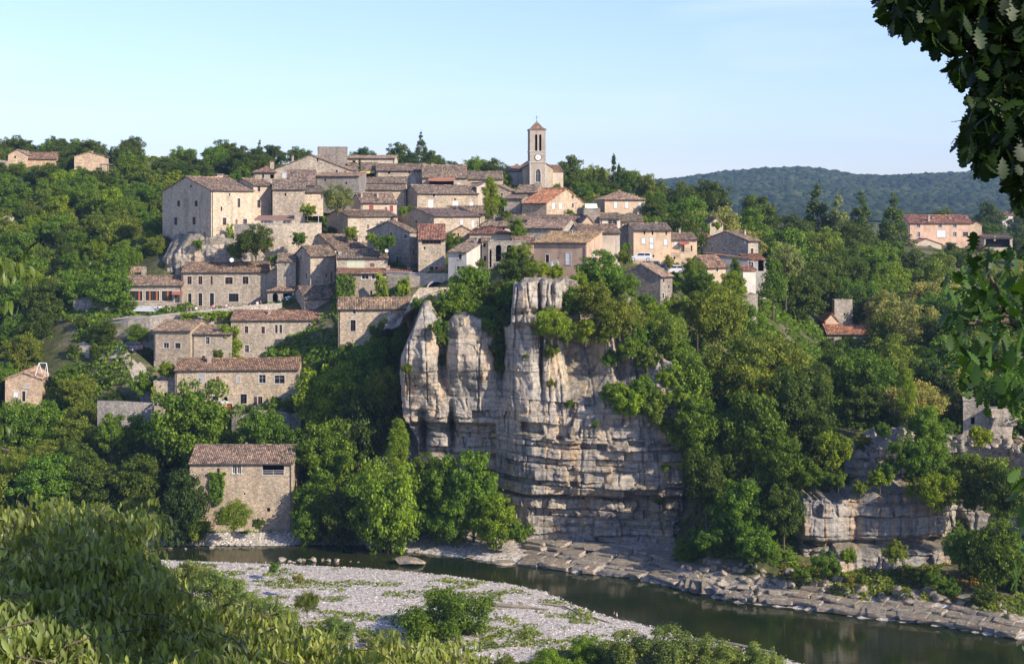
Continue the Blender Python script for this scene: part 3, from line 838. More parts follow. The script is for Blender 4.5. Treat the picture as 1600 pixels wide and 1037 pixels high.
def house(label, Y, c, L=None, R_=None, d=8.0, w=None, side='L', th=0, base=400, roof='gf', rise=None, rpy=None, wall='warm', mat='stone',
          rc='brown', wins=(), chim=(), cat='house', name='stone_house', ov=0.35, sink=3.5, corner=True, tall=None, clear=True, backpitch=True, kids=None):
    th = R(th)
    u = Vector((math.cos(th), math.sin(th), 0)); v = Vector((-math.sin(th), math.cos(th), 0))
    x0, y0, ze = xpx(c[0], Y), Y, zpx(c[1], Y)
    if side == 'L':
        if w is None: w = solve(x0, y0, u.x, u.y, R_)
        if L is not None: d = solve(x0, y0, v.x, v.y, L)
        O = Vector((x0, y0, 0))
    else:
        if w is None: w = -solve(x0, y0, u.x, u.y, L)
        if R_ is not None: d = solve(x0, y0, v.x, v.y, R_)
        O = Vector((x0, y0, 0)) - u*w
    if not (1.0 < w < 45): print('HOUSE w', label, w); w = min(max(w, 2), 30)
    if not (1.0 < d < 30): print('HOUSE d', label, d); d = min(max(d, 2), 16)
    zb = zpx(base, Y) - sink
    he = ze
    root = empty(name, (O.x, O.y, zb), th)
    tag(root, label, cat)
    def loc(p): return (p[0], p[1], p[2]-zb)
    if rise is None:
        if rpy is not None:
            yr = Y + (d*0.5*math.cos(th) if roof in ('gf', 'hip') else (d*math.cos(th) if roof == 'shed' else 0))
            if roof == 'gs': yr = Y + math.sin(th)*w*.5*(1 if side == 'L' else -1)
            rise = zpx(rpy, yr) - ze
        else: rise = (d*0.5 if roof in ('gf', 'hip') else d if roof == 'shed' else w*.5)*0.30
    rise = min(max(rise, 0.25), 6.5) if roof != 'flat' else 0
    H = he - zb
    ux, vy = Vector((1, 0, 0)), Vector((0, 1, 0))
    # window lists per face, in (s, z) of that face
    faces = {'f': (Vector((0, 0, 0)), ux, vy), 'l': (Vector((0, 0, 0)), vy, ux), 'r': (Vector((w, 0, 0)), vy, -ux)}
    ops = {'f': [], 'l': [], 'r': []}; wl_ = []
    for q in wins:
        fc, px, pyc, wp, hp, kind = q[:6]
        opt = q[6] if len(q) > 6 else {}
        if fc == 'f': wo, we = O, u
        elif fc == 'l': wo, we = O, v
        else: wo, we = O + u*w, v
        a = solve(wo.x, wo.y, we.x, we.y, px-wp/2); b = solve(wo.x, wo.y, we.x, we.y, px+wp/2)
        Yh = wo.y + we.y*(a+b)/2
        zc_, hh = zpx(pyc, Yh) - zb, hp/F*Yh
        s0, s1 = min(a, b), max(a, b)
        lim = w if fc == 'f' else d
        if s0 < 0.1: s1 += 0.1-s0; s0 = 0.1
        if s1 > lim-0.1: s0 -= s1-lim+0.1; s1 = lim-0.1
        if s0 < 0.05 or s1-s0 < 0.12: print('WIN skip', label, q[:4]); continue
        top_lim = (H + rise if (fc != 'f') == (roof in ('gf',)) or (fc == 'f' and roof == 'gs') else H) - 0.25
        z0_, z1_ = zc_-hh/2, zc_+hh/2
        if roof == 'gf' and fc != 'f' or roof == 'gs' and fc == 'f':
            mid = (s0+s1)/2; span = d if fc != 'f' else w
            top_lim = H + rise*(1-abs(mid-span/2)/(span/2)) - 0.3
        if roof == 'shed' and fc != 'f': top_lim = H + rise*(s0/d) - .3
        if z1_ > top_lim: z0_ -= z1_-top_lim; z1_ = top_lim
        arch = opt.get('arch', 0)
        if any(s0 < o_[1]+.05 and s1 > o_[0]-.05 and z0_ < o_[3]+.05 and z1_ > o_[2]-.05 for o_ in ops[fc]):
            print('WIN overlap', label, q[:4]); continue
        ops[fc].append((round(s0, 3), round(s1, 3), round(z0_, 3), round(z1_, 3), arch))
        wl_.append((fc, s0, s1, z0_, z1_, kind, opt))
    mb = MB()
    def rect(L_): return [(0, 0), (L_, 0), (L_, H), (0, H)]
    sidepoly = {'gf': [(0, 0), (d, 0), (d, H), (d/2, H+rise), (0, H)], 'shed': [(0, 0), (d, 0), (d, H+rise), (0, H)]}.get(roof, rect(d))
    frontpoly = [(0, 0), (w, 0), (w, H), (w/2, H+rise), (0, H)] if roof == 'gs' else rect(w)
    backpoly = frontpoly if roof == 'gs' else ([(0, 0), (w, 0), (w, H+rise), (0, H+rise)] if roof == 'shed' else rect(w))
    panel(mb, (0, 0, 0), ux, vy, frontpoly, ops['f'])
    panel(mb, (0, 0, 0), vy, ux, sidepoly, ops['l'])
    panel(mb, (w, 0, 0), vy, -ux, sidepoly, ops['r'])
    panel(mb, (0, d, 0), ux, -vy, backpoly, [])
    wc = WALLC[wall] if isinstance(wall, str) else wall
    gq = random.Random(int(c[0]*3+c[1])); jj = gq.uniform(.90, 1.10); hq = gq.uniform(-.04, .04)
    wc = (wc[0]*jj*(1+hq)*.92, wc[1]*jj*.90, wc[2]*jj*(1-hq*1.3)*.87)
    wobj = mb.build('wall', M[mat], root, wc)
    for fc, s0, s1, z0_, z1_, kind, opt in wl_:
        o_, e_, i_ = faces[fc]
        window(root, o_, e_, i_, s0, s1, z0_, z1_, kind, opt.get('c'), opt.get('arch', 0), opt.get('st', 1 if hh > 0 and (s1-s0) > 0.45 else 0))
    # roof
    rb = MB(); sd = int(abs(c[0])*7+Y) 
    un = MB()
    if roof in ('gf', 'hip'):
        k = rise/(d/2); hl = min(d/2, w/2-.2) if roof == 'hip' else 0
        A0 = Vector((-ov*.5, -ov, H - k*ov)); run = d/2+ov
        ww = w + ov
        slope(rb, A0, (1, 0, 0), (0, run, k*run), ww, run, hl+ (ov if hl else 0), hl + (ov if hl else 0), sd)
        slope(rb, Vector((w+ov*.5, d+ov, H-k*ov)), (-1, 0, 0), (0, -run, k*run), ww, run, hl+(ov if hl else 0), hl+(ov if hl else 0), sd+1)
        if roof == 'hip':
            k2 = rise/hl
            slope(rb, Vector((-ov*.5, d+ov, H-k*ov)), (0, -1, 0), (hl+ov*.5, 0, rise+k*ov), d+2*ov, 1, run, run, sd+2)
            slope(rb, Vector((w+ov*.5, -ov, H-k*ov)), (0, 1, 0), (-hl-ov*.5, 0, rise+k*ov), d+2*ov, 1, run, run, sd+3)
        else:
            for xs_ in (-ov*.5, w+ov*.5):   # verge
                for a, b in (((xs_, -ov, H-k*ov), (xs_, d/2, H+rise)), ((xs_, d+ov, H-k*ov), (xs_, d/2, H+rise))):
                    rb.poly([(a[0], a[1], a[2]-.14), (b[0], b[1], b[2]-.14), (b[0], b[1], b[2]+.06), (a[0], a[1], a[2]+.06)])
        un.poly([(-ov*.5, -ov, H-k*ov-.10), (w+ov*.5, -ov, H-k*ov-.10), (w+ov*.5, d/2, H+rise-.10), (-ov*.5, d/2, H+rise-.10)] if roof == 'gf' else
                [(-ov*.5, -ov, H-k*ov-.08), (w+ov*.5, -ov, H-k*ov-.08), (w+ov*.5, 0.3, H-.05), (-ov*.5, .3, H-.05)])
        if roof == 'gf': un.poly([(-ov*.5, d+ov, H-k*ov-.10), (w+ov*.5, d+ov, H-k*ov-.10), (w+ov*.5, d/2, H+rise-.10), (-ov*.5, d/2, H+rise-.10)])
        rb.poly([(-ov*.5, -ov, H-k*ov-.12), (w+ov*.5, -ov, H-k*ov-.12), (w+ov*.5, -ov, H-k*ov+.04), (-ov*.5, -ov, H-k*ov+.04)])
        # ridge tiles
        rb.tube([(hl-ov*.5+.01, d/2, H+rise+.05), (w/2, d/2, H+rise-.03), (w-hl+ov*.5-.01, d/2, H+rise+.05)], 0.13, 6)
    elif roof == 'shed':
        k = rise/d
        slope(rb, Vector((-ov*.5, -ov, H-k*ov)), (1, 0, 0), (0, d+ov*1.3, k*(d+ov*1.3)), w+ov, d, 0, 0, sd)
        rb.poly([(-ov*.5, -ov, H-k*ov-.12), (w+ov*.5, -ov, H-k*ov-.12), (w+ov*.5, -ov, H-k*ov+.04), (-ov*.5, -ov, H-k*ov+.04)])
        for xs_ in (-ov*.5, w+ov*.5):
            rb.poly([(xs_, -ov, H-k*ov-.14), (xs_, d+ov*.3, H+rise+k*ov*.3-.14), (xs_, d+ov*.3, H+rise+k*ov*.3+.05), (xs_, -ov, H-k*ov+.05)])
        un.poly([(-ov*.5, -ov, H-k*ov-.10), (w+ov*.5, -ov, H-k*ov-.10), (w+ov*.5, d+ov*.3, H+rise-.08), (-ov*.5, d+ov*.3, H+rise-.08)])
    elif roof == 'gs':
        k = rise/(w/2); run = w/2+ov
        slope(rb, Vector((-ov, d+ov*.5, H-k*ov)), (0, -1, 0), (run, 0, k*run), d+ov, run, 0, 0, sd)
        slope(rb, Vector((w+ov, -ov*.5, H-k*ov)), (0, 1, 0), (-run, 0, k*run), d+ov, run, 0, 0, sd+1)
        for ys_ in (-ov*.5, d+ov*.5):
            for a, b in (((-ov, ys_, H-k*ov), (w/2, ys_, H+rise)), ((w+ov, ys_, H-k*ov), (w/2, ys_, H+rise))):
                rb.poly([(a[0], a[1], a[2]-.14), (b[0], b[1], b[2]-.14), (b[0], b[1], b[2]+.06), (a[0], a[1], a[2]+.06)])
        for xs_ in (-ov, w+ov):
            rb.poly([(xs_, -ov*.5, H-k*ov-.12), (xs_, d+ov*.5, H-k*ov-.12), (xs_, d+ov*.5, H-k*ov+.04), (xs_, -ov*.5, H-k*ov+.04)])
        for a in (-ov, w+ov):
            un.poly([(a, -ov*.5, H-k*ov-.10), (a, d+ov*.5, H-k*ov-.10), (w/2, d+ov*.5, H+rise-.10), (w/2, -ov*.5, H+rise-.10)])
        rb.tube([(w/2, -ov*.5+.01, H+rise+.05), (w/2, d/2, H+rise-.02), (w/2, d+ov*.5-.01, H+rise+.05)], 0.13, 6)
    elif roof == 'flat':
        rb = None
        cp = MB()
        cp.box(-.06, -.06, H+.002, w+.06, .3, H+.14); cp.box(-.06, d-.3, H+.002, w+.06, d+.06, H+.14)
        cp.box(-.06, .3, H+.002, .3, d-.3, H+.14); cp.box(w-.3, .3, H+.002, w+.06, d-.3, H+.14)
        cp.box(.3, .3, H-.3, w-.3, d-.3, H-.05)
        cp.build('coping', M['stone'], root, wc)
    robj = None
    if roof in ('gf', 'hip', 'shed') and w > 4:
        kk = rise/(d if roof == 'shed' else d/2)
        gt = MB(); yg, zg_ = -ov-.07, H-kk*ov-.06
        gt.tube([(-ov*.4, yg, zg_), (w+ov*.4, yg, zg_)], .085, 6); gt.build('gutter', M['gutter'], root)  # dark eave band added for the dark line under the roof
        if gq.random() < .6:
            xd = .25 if gq.random() < .5 else w-.25
            dp = MB(); dp.tube([(xd, yg, zg_), (xd, -.09, zg_-.45), (xd, -.09, max(zb*0+.6, sink+.3))], .06, 6); dp.build('downpipe', M['gutter'], root)
    if rb is not None:
        n0 = len(rb.f)
        for i, f in enumerate(un.f): rb.poly([un.v[k_] for k_ in f], mi=0)
        rcc = ROOFC[rc] if isinstance(rc, str) else rc
        g = random.Random(sd); j = g.uniform(.88, 1.12)
        robj = rb.build('roof', M['tile'], root, (rcc[0]*j, rcc[1]*j*g.uniform(.96, 1.03), rcc[2]*j*g.uniform(.94, 1.05)))
    for q in chim:
        px, pyt, wp = q[:3]; hp = q[3] if len(q) > 3 else 14; frac = q[4] if len(q) > 4 else 0.5
        b_ = d*frac
        oo = O + v*b_
        a = min(max(solve(oo.x, oo.y, u.x, u.y, px), .5), w-.5)
        Yc = oo.y + u.y*a
        zt = zpx(pyt, Yc) - zb; cw = wp/F*Yc; chh = hp/F*Yc
        cm = MB()
        zbot = max(zt-chh-1.5, H-1)
        cm.box(a-cw/2, b_-cw*.4, zbot, a+cw/2, b_+cw*.4, zt-.25)
        cm.box(a-cw*.42, b_-cw*.33, zt-.25, a-cw*.22, b_+cw*.33, zt-.08); cm.box(a+cw*.22, b_-cw*.33, zt-.25, a+cw*.42, b_+cw*.33, zt-.08)
        cm.box(a-cw*.6, b_-cw*.5, zt-.08, a+cw*.6, b_+cw*.5, zt)
        cm.build('chimney', M['stone'], robj or root, (0.46, 0.40, 0.33))
    # clear window
    pts = []
    for a, b in ((0, 0), (w, 0), (w, d), (0, d)):
        p = O + u*a + v*b
        pts.append(p)
    pxs = [800+F*p.x/p.y for p in pts[:2]] + ([800+F*(pts[3].x)/pts[3].y] if side == 'L' else [800+F*pts[2].x/pts[2].y])
    zt = he + rise
    if clear: CLEAR.append((min(pxs), H0+F*(ZC-zt)/(Y+d*.4), max(pxs), base, Y))
    FOOT.append([(p.x, p.y) for p in pts])
    return dict(root=root, O=O, u=u, v=v, w=w, d=d, zb=zb, H=H, rise=rise, wall=wobj, roof=robj, Y=Y, th=th)

g8 = dict(arch=0.9)
W_ = dict(c='white')
# ---- castle
house('tall pale stone castle house with stained grey gable standing on bare rock', 300, (330, 297), L=254, R_=396, th=40, base=402, roof='gf', rpy=276, wall='pale', mat='stone_big', rc='brown', name='castle_house', cat='castle', sink=5,
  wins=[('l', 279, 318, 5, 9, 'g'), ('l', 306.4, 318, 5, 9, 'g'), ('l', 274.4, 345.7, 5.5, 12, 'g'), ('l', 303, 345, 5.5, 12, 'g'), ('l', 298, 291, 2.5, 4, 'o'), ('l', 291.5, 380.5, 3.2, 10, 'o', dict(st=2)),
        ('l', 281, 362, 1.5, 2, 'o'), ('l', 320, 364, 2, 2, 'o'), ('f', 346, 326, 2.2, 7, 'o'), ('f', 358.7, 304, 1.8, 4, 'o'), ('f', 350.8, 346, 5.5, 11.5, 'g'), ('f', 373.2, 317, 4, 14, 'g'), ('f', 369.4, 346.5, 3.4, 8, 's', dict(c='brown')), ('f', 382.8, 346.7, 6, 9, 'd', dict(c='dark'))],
  chim=[(342, 272, 11, 6, .55), (376, 274, 10, 6, .55)])
house('narrow pale block of the castle with two windows, right of the tiled main wing', 307, (396, 289), R_=426, d=9, th=40, base=352, roof='gf', rpy=279, wall='cream', mat='stone_big', rc='brown', name='castle_house', cat='house',
  wins=[('f', 404.5, 295.5, 4.5, 8, 'g'), ('f', 404.5, 318.7, 5, 12, 'g')])
house('round-cornered rubble tower house between the castle and the blue cedar', 306, (426, 295), R_=476, d=10, th=8, base=350, roof='gf', rpy=281, wall='grey', rc='grey', wins=[('f', 446, 304, 2.5, 4, 'o')])
# ---- top of the village, left
house('small house with a hipped tile roof at the upper left end of the village', 338, (396, 268.7), R_=431, d=8, side='L', th=4, base=280, roof='hip', rpy=260, wall='warm', rc='rust', wins=[('f', 411, 275, 4, 7, 'g'), ('f', 425, 276, 6, 6, 'o')], chim=[(425, 252, 6, 12)])
house('wide pale gable house below the square keep', 340, (429, 264), R_=543, d=12, side='L', th=-4, base=286, roof='gs', rpy=242, wall='warm', rc='brown',
  wins=[('f', 496, 248.5, 2.6, 4, 'o'), ('f', 502, 255, 1.5, 2, 'o'), ('f', 444.5, 274, 6.5, 8, 's', W_), ('f', 526, 268, 3.5, 5, 'g'), ('f', 539, 270, 2.5, 6, 'g')], chim=[(457.5, 243, 3, 12, .1)])
house('square roofless keep above the wide gable house', 366, (497, 230), R_=543, d=12, side='L', th=8, base=262, roof='flat', wall=(0.30, 0.275, 0.25), mat='stone', name='stone_keep', cat='tower', sink=8)
house('long low stone house with pale walls on the crest right of the keep', 378, (543, 247), R_=617, d=9, th=0, base=257, roof='gf', rpy=243, wall='pale', rc='pale', wins=[('f', 553, 253, 5, 4, 'o')])
house('small house with steep weathered roof in front of the wide gable house', 325, (449, 288), R_=492, d=9, th=6, base=300, roof='gf', rpy=265.5, wall='warm', rc='grey', chim=[(485, 262, 9, 10, .6)])
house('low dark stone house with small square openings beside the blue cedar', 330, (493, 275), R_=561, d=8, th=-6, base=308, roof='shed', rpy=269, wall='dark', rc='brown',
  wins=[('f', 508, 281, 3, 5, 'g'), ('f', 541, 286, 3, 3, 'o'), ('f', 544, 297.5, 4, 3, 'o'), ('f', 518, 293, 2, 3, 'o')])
house('low house under a lean-to tile roof left of the blue cedar', 318, (452, 300), R_=505, d=8, th=12, base=312, roof='shed', rpy=290, wall='pale', rc='grey', clear=False)
# ---- top row
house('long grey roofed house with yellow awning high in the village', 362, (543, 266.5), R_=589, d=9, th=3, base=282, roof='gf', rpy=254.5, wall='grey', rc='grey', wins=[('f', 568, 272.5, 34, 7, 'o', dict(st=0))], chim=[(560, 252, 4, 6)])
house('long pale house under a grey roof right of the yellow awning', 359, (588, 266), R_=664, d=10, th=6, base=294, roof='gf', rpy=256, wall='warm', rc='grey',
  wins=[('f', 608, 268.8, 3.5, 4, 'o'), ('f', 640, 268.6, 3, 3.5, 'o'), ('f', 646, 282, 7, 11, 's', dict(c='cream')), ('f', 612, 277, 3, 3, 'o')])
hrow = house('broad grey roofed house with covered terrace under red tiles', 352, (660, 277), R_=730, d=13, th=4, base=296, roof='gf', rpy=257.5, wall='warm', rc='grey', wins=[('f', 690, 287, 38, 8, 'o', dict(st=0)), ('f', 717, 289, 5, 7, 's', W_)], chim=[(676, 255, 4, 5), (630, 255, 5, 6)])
house('long low house under grey tiles left of the church', 357, (729, 279), R_=786, d=10, th=3, base=294, roof='gf', rpy=268, wall='warm', rc='grey')
house('pale blank walled house in the upper village with grey tiles', 341, (568, 285.5), R_=635, d=7, th=3, base=300, roof='gf', rpy=277, wall='warm', rc='grey', clear=False)
house('pale house with one small window above the brown shuttered house', 336, (562, 296), R_=634, d=4, th=8, base=322, roof='shed', rpy=288, wall='warm', rc='grey', wins=[('f', 607.5, 305.5, 3, 6, 's', dict(c='grey'))])
house('rendered house with three brown shuttered windows right of the blue cedar', 318, (564, 316), L=549, R_=620, th=22, base=334, roof='gf', rpy=302, wall='buff', mat='plaster', rc='brown',
  wins=[('f', 580, 325, 7, 9, 's', dict(c='red')), ('f', 603, 326.5, 4, 6, 's', dict(c='red')), ('f', 611.5, 326, 5.5, 10, 's', dict(c='red')), ('f', 603, 319, 2, 2.5, 'o')], chim=[(565, 301, 3, 9, .3), (590, 301, 3, 8, .3)])
house('long stone house with white shutters in the middle of the village', 332, (652, 301.5), L=632, R_=747, th=24, base=328, roof='gf', rpy=289, wall='warm', rc='grey',
  wins=[('f', 678, 305.5, 3.5, 4, 'o', dict(st=2)), ('f', 673, 318.6, 7, 12, 's', W_), ('f', 711, 311.5, 2.5, 3, 'o'), ('f', 711.6, 318.8, 8, 9, 's', W_), ('f', 736.6, 319.5, 5, 7, 's', W_)])
house('small gable house with one dark window left of the green vine', 338, (745, 291), L=724, R_=775, th=12, d=8, base=306, roof='gs', rpy=284, wall='cream', mat='plaster', rc='grey', wins=[('f', 754, 295, 4, 5, 'g')], clear=False)
house('low gable house squeezed between the vine and the church', 346, (796, 297), side='R', L=760, R_=806, th=-14, base=316, roof='gs', rpy=288.5, wall='warm', rc='grey', wins=[('f', 784, 304, 3, 4, 'g')], clear=False)
house('stone house with ragged gable under the church, left of the orange roof', 331, (816, 310), side='R', L=788, d=9, th=-12, base=336, roof='shed', rpy=300, wall='grey', rc='grey')
# ---- church
ch = house('village church nave in pale render with hipped side wings', 372, (818, 262), R_=864, d=18, th=7, base=300, roof='gs', rpy=247, wall=(0.47, 0.42, 0.35), mat='plaster', rc='rust', name='church', cat='church', sink=6)
house('left wing of the church under a brown hipped roof', 376, (818, 267), side='R', L=782, d=12, th=-12, base=296, roof='hip', rpy=257, wall='cement', mat='plaster', rc='rust', name='church_wing', cat='church wing', sink=6, clear=False)
house('right wing of the church with one sunlit rendered wall', 376, (864, 267), R_=880, d=12, th=10, base=296, roof='gf', rpy=258, wall='cream', mat='plaster', rc='rust', name='church_wing', cat='church wing', sink=6, clear=False)
tw = house('slender bell tower with clock and twin lancets', 369, (828, 203), R_=852.6, d=4.0, th=7, base=298, roof='flat', wall=(0.42, 0.37, 0.305), mat='plaster', name='bell_tower', cat='bell tower', sink=6,
  wins=[('f', 837.8, 223, 3.6, 26, 'o', dict(arch=1.3, st=0)), ('f', 844.2, 223, 3.6, 26, 'o', dict(arch=1.3, st=0)), ('f', 840.6, 274.5, 7, 20, 'g', dict(arch=1.5, st=0, c='grey'))])
def tower_details(t):
    r_, w, d, H = t['root'], t['w'], t['d'], t['H']
    for o in [o for o in r_.children if o.name.startswith('coping')]: bpy.data.objects.remove(o)
    mb = MB(); ap = (w/2, d/2, H+2.35); o_ = .32
    c4 = [(-o_, -o_, H+.1), (w+o_, -o_, H+.1), (w+o_, d+o_, H+.1), (-o_, d+o_, H+.1)]
    m4 = [tuple(a*.42 + b*.58 for a, b in zip((w/2, d/2, H+1.5), c)) for c in c4]
    for k in range(4):
        a, b = c4[k], c4[(k+1) % 4]; a2, b2 = m4[k], m4[(k+1) % 4]
        mb.poly([a, b, b2, a2], [(0, 0), (12, 0), (9, 5), (3, 5)]); mb.poly([a2, b2, ap], [(3, 5), (9, 5), (6, 12)])
    mb.poly(c4[::-1]); sp = mb.build('spire_roof', M['tile'], r_, ROOFC['rust'])
    cr = MB(); cr.tube([(w/2, d/2, H+2.3), (w/2, d/2, H+3.7)], .05, 5); cr.box(w/2-.38, d/2-.035, H+3.15, w/2+.38, d/2+.035, H+3.22)
    cr.build('cross', M['metal'], sp)
    for z, e_, h_ in ((H-.08, .14, .18), (H-5.45, .14, .22), (H-8.15, .20, .26), (H-6.0, .05, .12)):
        m = MB(); m.box(-e_, -e_, z, w+e_, d+e_, z+h_); m.build('cornice', M['dressed'], r_)
    for x in (0.0, w):
        for k in range(9):
            z = H-14.5+k*.72; q = .34 if k % 2 else .22
            m = MB(); x0, x1 = (x-.06, x+q) if x == 0 else (x-q, x+.06)
            m.box(x0, -.055, z, x1, .1, z+.62); m.build('quoin', M['dressed'], r_)
    zc_ = zpx(246, 369.3) - t['zb']; cx = w*.52
    def disc(rad, y, th_, n=28):
        m = MB(); a = [(cx+rad*math.cos(6.2832*k/n), y, zc_+rad*math.sin(6.2832*k/n)) for k in range(n)]; b = [(p[0], y-th_, p[2]) for p in a]
        m.poly(b)
        for k in range(n): m.poly([a[k], a[(k+1) % n], b[(k+1) % n], b[k]])
        return m
    ck = disc(.90, 0, .09).build('clock', M['tint'], r_, (0.13, 0.11, 0.10))
    disc(.70, -.09, .02).build('clock_face', M['white'], ck)
    hd = MB(); 
    for a, l, ww in ((math.radians(-150), .42, .07), (math.radians(-122), .30, .09)):
        dx, dz = math.sin(a), math.cos(a)
        hd.poly([(cx-dz*ww/2, -.125, zc_+dx*ww/2), (cx+dz*ww/2, -.125, zc_-dx*ww/2), (cx+dx*l+dz*ww/2, -.125, zc_+dz*l-dx*ww/2), (cx+dx*l-dz*ww/2, -.125, zc_+dz*l+dx*ww/2)])
    hd.build('clock_hands', M['metal'], ck)
    # pointed surround of the big window
    s0, s1 = cx-.85, cx+.85; m = MB(); zt = zpx(264, 369)-t['zb']; zb_ = zpx(285, 369)-t['zb']
    pts = [(s0, zb_)] + [(cx-.85*math.cos(math.pi*k/12), zt-1.2+1.35*math.sin(math.pi*k/12)) for k in range(13)] + [(s1, zb_)]
    for k in range(len(pts)-1):
        a, b = pts[k], pts[k+1]; f = .74
        ai, bi = (cx+(a[0]-cx)*f, a[1]-.12*(a[1] > zb_)), (cx+(b[0]-cx)*f, b[1]-.12*(b[1] > zb_))
        m.poly([(a[0], -.08, a[1]), (b[0], -.08, b[1]), (bi[0], -.08, bi[1]), (ai[0], -.08, ai[1])])
        m.poly([(a[0], -.08, a[1]), (b[0], -.08, b[1]), (b[0], .0, b[1]), (a[0], .0, a[1])])
    m.build('window_surround', M['dressed'], r_)
tower_details(tw)
# ---- below the church
house('big house with orange tile slope and sunlit gable below the church', 325, (854, 317), side='R', L=816, R_=914, th=-30, base=338, roof='gf', rpy=295, wall='peach', mat='stone', rc='orange',
  wins=[('r', 864.6, 322, 4, 8, 's', W_), ('r', 875.5, 322, 4, 8, 's', W_), ('r', 895, 307.6, 2.8, 4.5, 'o'), ('r', 895, 321, 2.8, 7, 'g')], chim=[(836, 305, 5, 9, .5)])
house('grey tiled house behind the orange roof, close under the church door', 336, (838, 300), side='R', L=806, R_=850, th=-15, base=312, roof='gf', rpy=289, wall='grey', rc='grey', chim=[(841, 286, 9, 14, .5)], clear=False)
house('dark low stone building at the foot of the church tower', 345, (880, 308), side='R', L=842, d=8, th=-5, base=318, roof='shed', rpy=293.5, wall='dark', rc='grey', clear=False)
house('long low brown roof across the village centre', 300, (912, 343.5), side='R', L=801, d=9, th=-4, base=352, roof='gf', rpy=336, wall='grey', rc='brown', clear=False, chim=[(884, 333, 4, 8)])
house('stone house with broken brown roof left of the sunlit half gable', 285, (880, 356), side='R', L=816, R_=905, th=-18, base=366, roof='gf', rpy=341, wall='grey', rc='brown')
house('half gable of peach render behind the pink walled house', 292, (907, 350), R_=930, d=9, th=4, base=364, roof='gs', rpy=337, wall='peach', mat='plaster', rc='brown', clear=False)
house('dark grey stone block with white terrace canopy', 303, (912, 326), R_=938, d=9, th=5, base=350, roof='flat', wall='dark', clear=False)
house('white trimmed villa with wide glass front between stone houses', 302, (938, 341), R_=969, d=9, th=6, base=356, roof='gf', rpy=333, wall='white', mat='plaster', rc='brown', wins=[('f', 957, 347, 14, 9, 'G')], chim=[(968, 336, 4, 10)])
house('low house with dark tile roof and chimney below the peach villa', 306, (970, 345.5), R_=1005, d=9, th=2, base=356, roof='gf', rpy=335, wall='cream', mat='plaster', rc='grey', chim=[(998, 331, 3, 9)])
house('peach rendered villa with hipped roof and pale shutters above the village', 345, (945, 311), R_=1008, d=10, th=10, base=338, roof='hip', rpy=297.5, wall='peach', mat='plaster', rc='pale', wins=[('f', 962, 320, 5, 10, 's', W_), ('f', 979.8, 320, 5, 10, 's', W_), ('f', 1000, 320, 4, 9, 's', W_)])
# ---- second rows
house('pale blank fronted house with grey gable left of centre', 306, (543.5, 337.5), L=510, R_=621, th=30, base=364, roof='gf', rpy=328, wall='warm', rc='brown', wins=[('l', 528, 345, 4.5, 8, 's', dict(c='grey')), ('l', 520, 351, 4, 10, 's', dict(c='grey')), ('f', 575, 354, 4, 7, 's', dict(c='brown')), ('f', 612, 332+9, 2, 3, 'o')])
house('wide brown roofed house with grey gable and two tall pale windows', 304, (678, 337.5), L=621, R_=751, th=24, base=362, roof='gf', rpy=325, wall='warm', rc='brown', wins=[('f', 721.5, 349, 3.6, 11, 's', W_), ('f', 739, 350, 3.6, 11, 's', W_), ('l', 650, 346, 3, 4, 'o')], chim=[(714.5, 325, 5, 7, .4), (752, 330, 3, 10, .3)])
house('low brown roof behind the wide roofed house', 319, (700, 333), R_=761, d=9, th=3, base=345, roof='gf', rpy=322, wall='warm', rc='brown', clear=False, chim=[(757, 322, 4, 9)])
house('house with hipped brown roof and tall thin chimney in the village centre', 298, (752, 352.5), R_=801, d=9, th=4, base=366, roof='hip', rpy=336, wall='cream', mat='plaster', rc='brown', wins=[('f', 787, 357.5, 3, 4, 'g')], chim=[(773, 335.5, 3.5, 14, .3)])
house('low red roofed house above the arched ruin', 288, (734, 364), R_=801, d=8, th=3, base=378, roof='hip', rpy=353, wall='cream', mat='plaster', rc='red', chim=[(772, 361, 3, 14, .1), (779, 361, 3, 14, .1)])
house('warm stone gable with one small window behind the white house', 290, (697, 367), R_=749, d=9, th=4, base=384, roof='gs', rpy=353, wall='peach', mat='stone', rc='brown', wins=[('f', 716, 366.5, 2.6, 5, 'g')], clear=False)
house('grey gabled house behind a round bush, left of the red roofed tower house', 284, (640, 362), L=574, R_=654, th=38, base=414, roof='gf', rpy=345.5, wall='grey', rc='brown',
  wins=[('l', 633.5, 369.5, 6, 7, 'g', W_), ('l', 611, 366, 4, 6, 's', dict(c='brown')), ('l', 584, 373, 5, 8, 's', dict(c='brown')), ('l', 621, 405, 3, 9, 'd'), ('f', 647, 395, 2.5, 8, 'g')])
house('tower house with red roof and glazed loggia under the eaves', 276, (654, 372.5), R_=696, d=9, th=5, base=418, roof='gf', rpy=350.5, wall='warm', rc='red', wins=[('f', 674, 376.8, 30, 7, 'g', dict(st=0)), ('f', 663.5, 387.5, 2.5, 4, 'o'), ('f', 674.5, 420-.5, 6, 6, 'g'), ('f', 682, 419.5, 5, 6, 'g')])
house('white rendered house with ribbed grey roof and three dark windows', 262, (729, 393.5), side='R', L=700.5, R_=765, th=-24, base=430, roof='shed', rpy=371.5, wall='white', mat='plaster', rc='grey', sink=7,
  wins=[('f', 719, 401, 4.5, 8, 'g', dict(c='dark')), ('f', 716, 420.5, 4.6, 9, 'g', dict(c='dark')), ('f', 723, 420.5, 4.6, 9, 'g', dict(c='dark')), ('r', 757, 384, 2.5, 3, 'o')], chim=[(744, 371, 5, 12, .7)])
house('pale narrow house with tall window slot between white house and arches', 267, (753, 376), R_=764, d=6, th=2, base=428, roof='gf', rpy=371, wall='peach', mat='plaster', rc='brown', wins=[('f', 757, 383, 3.5, 6, 'o'), ('f', 758, 404, 4, 8, 'g')], clear=False, sink=7)
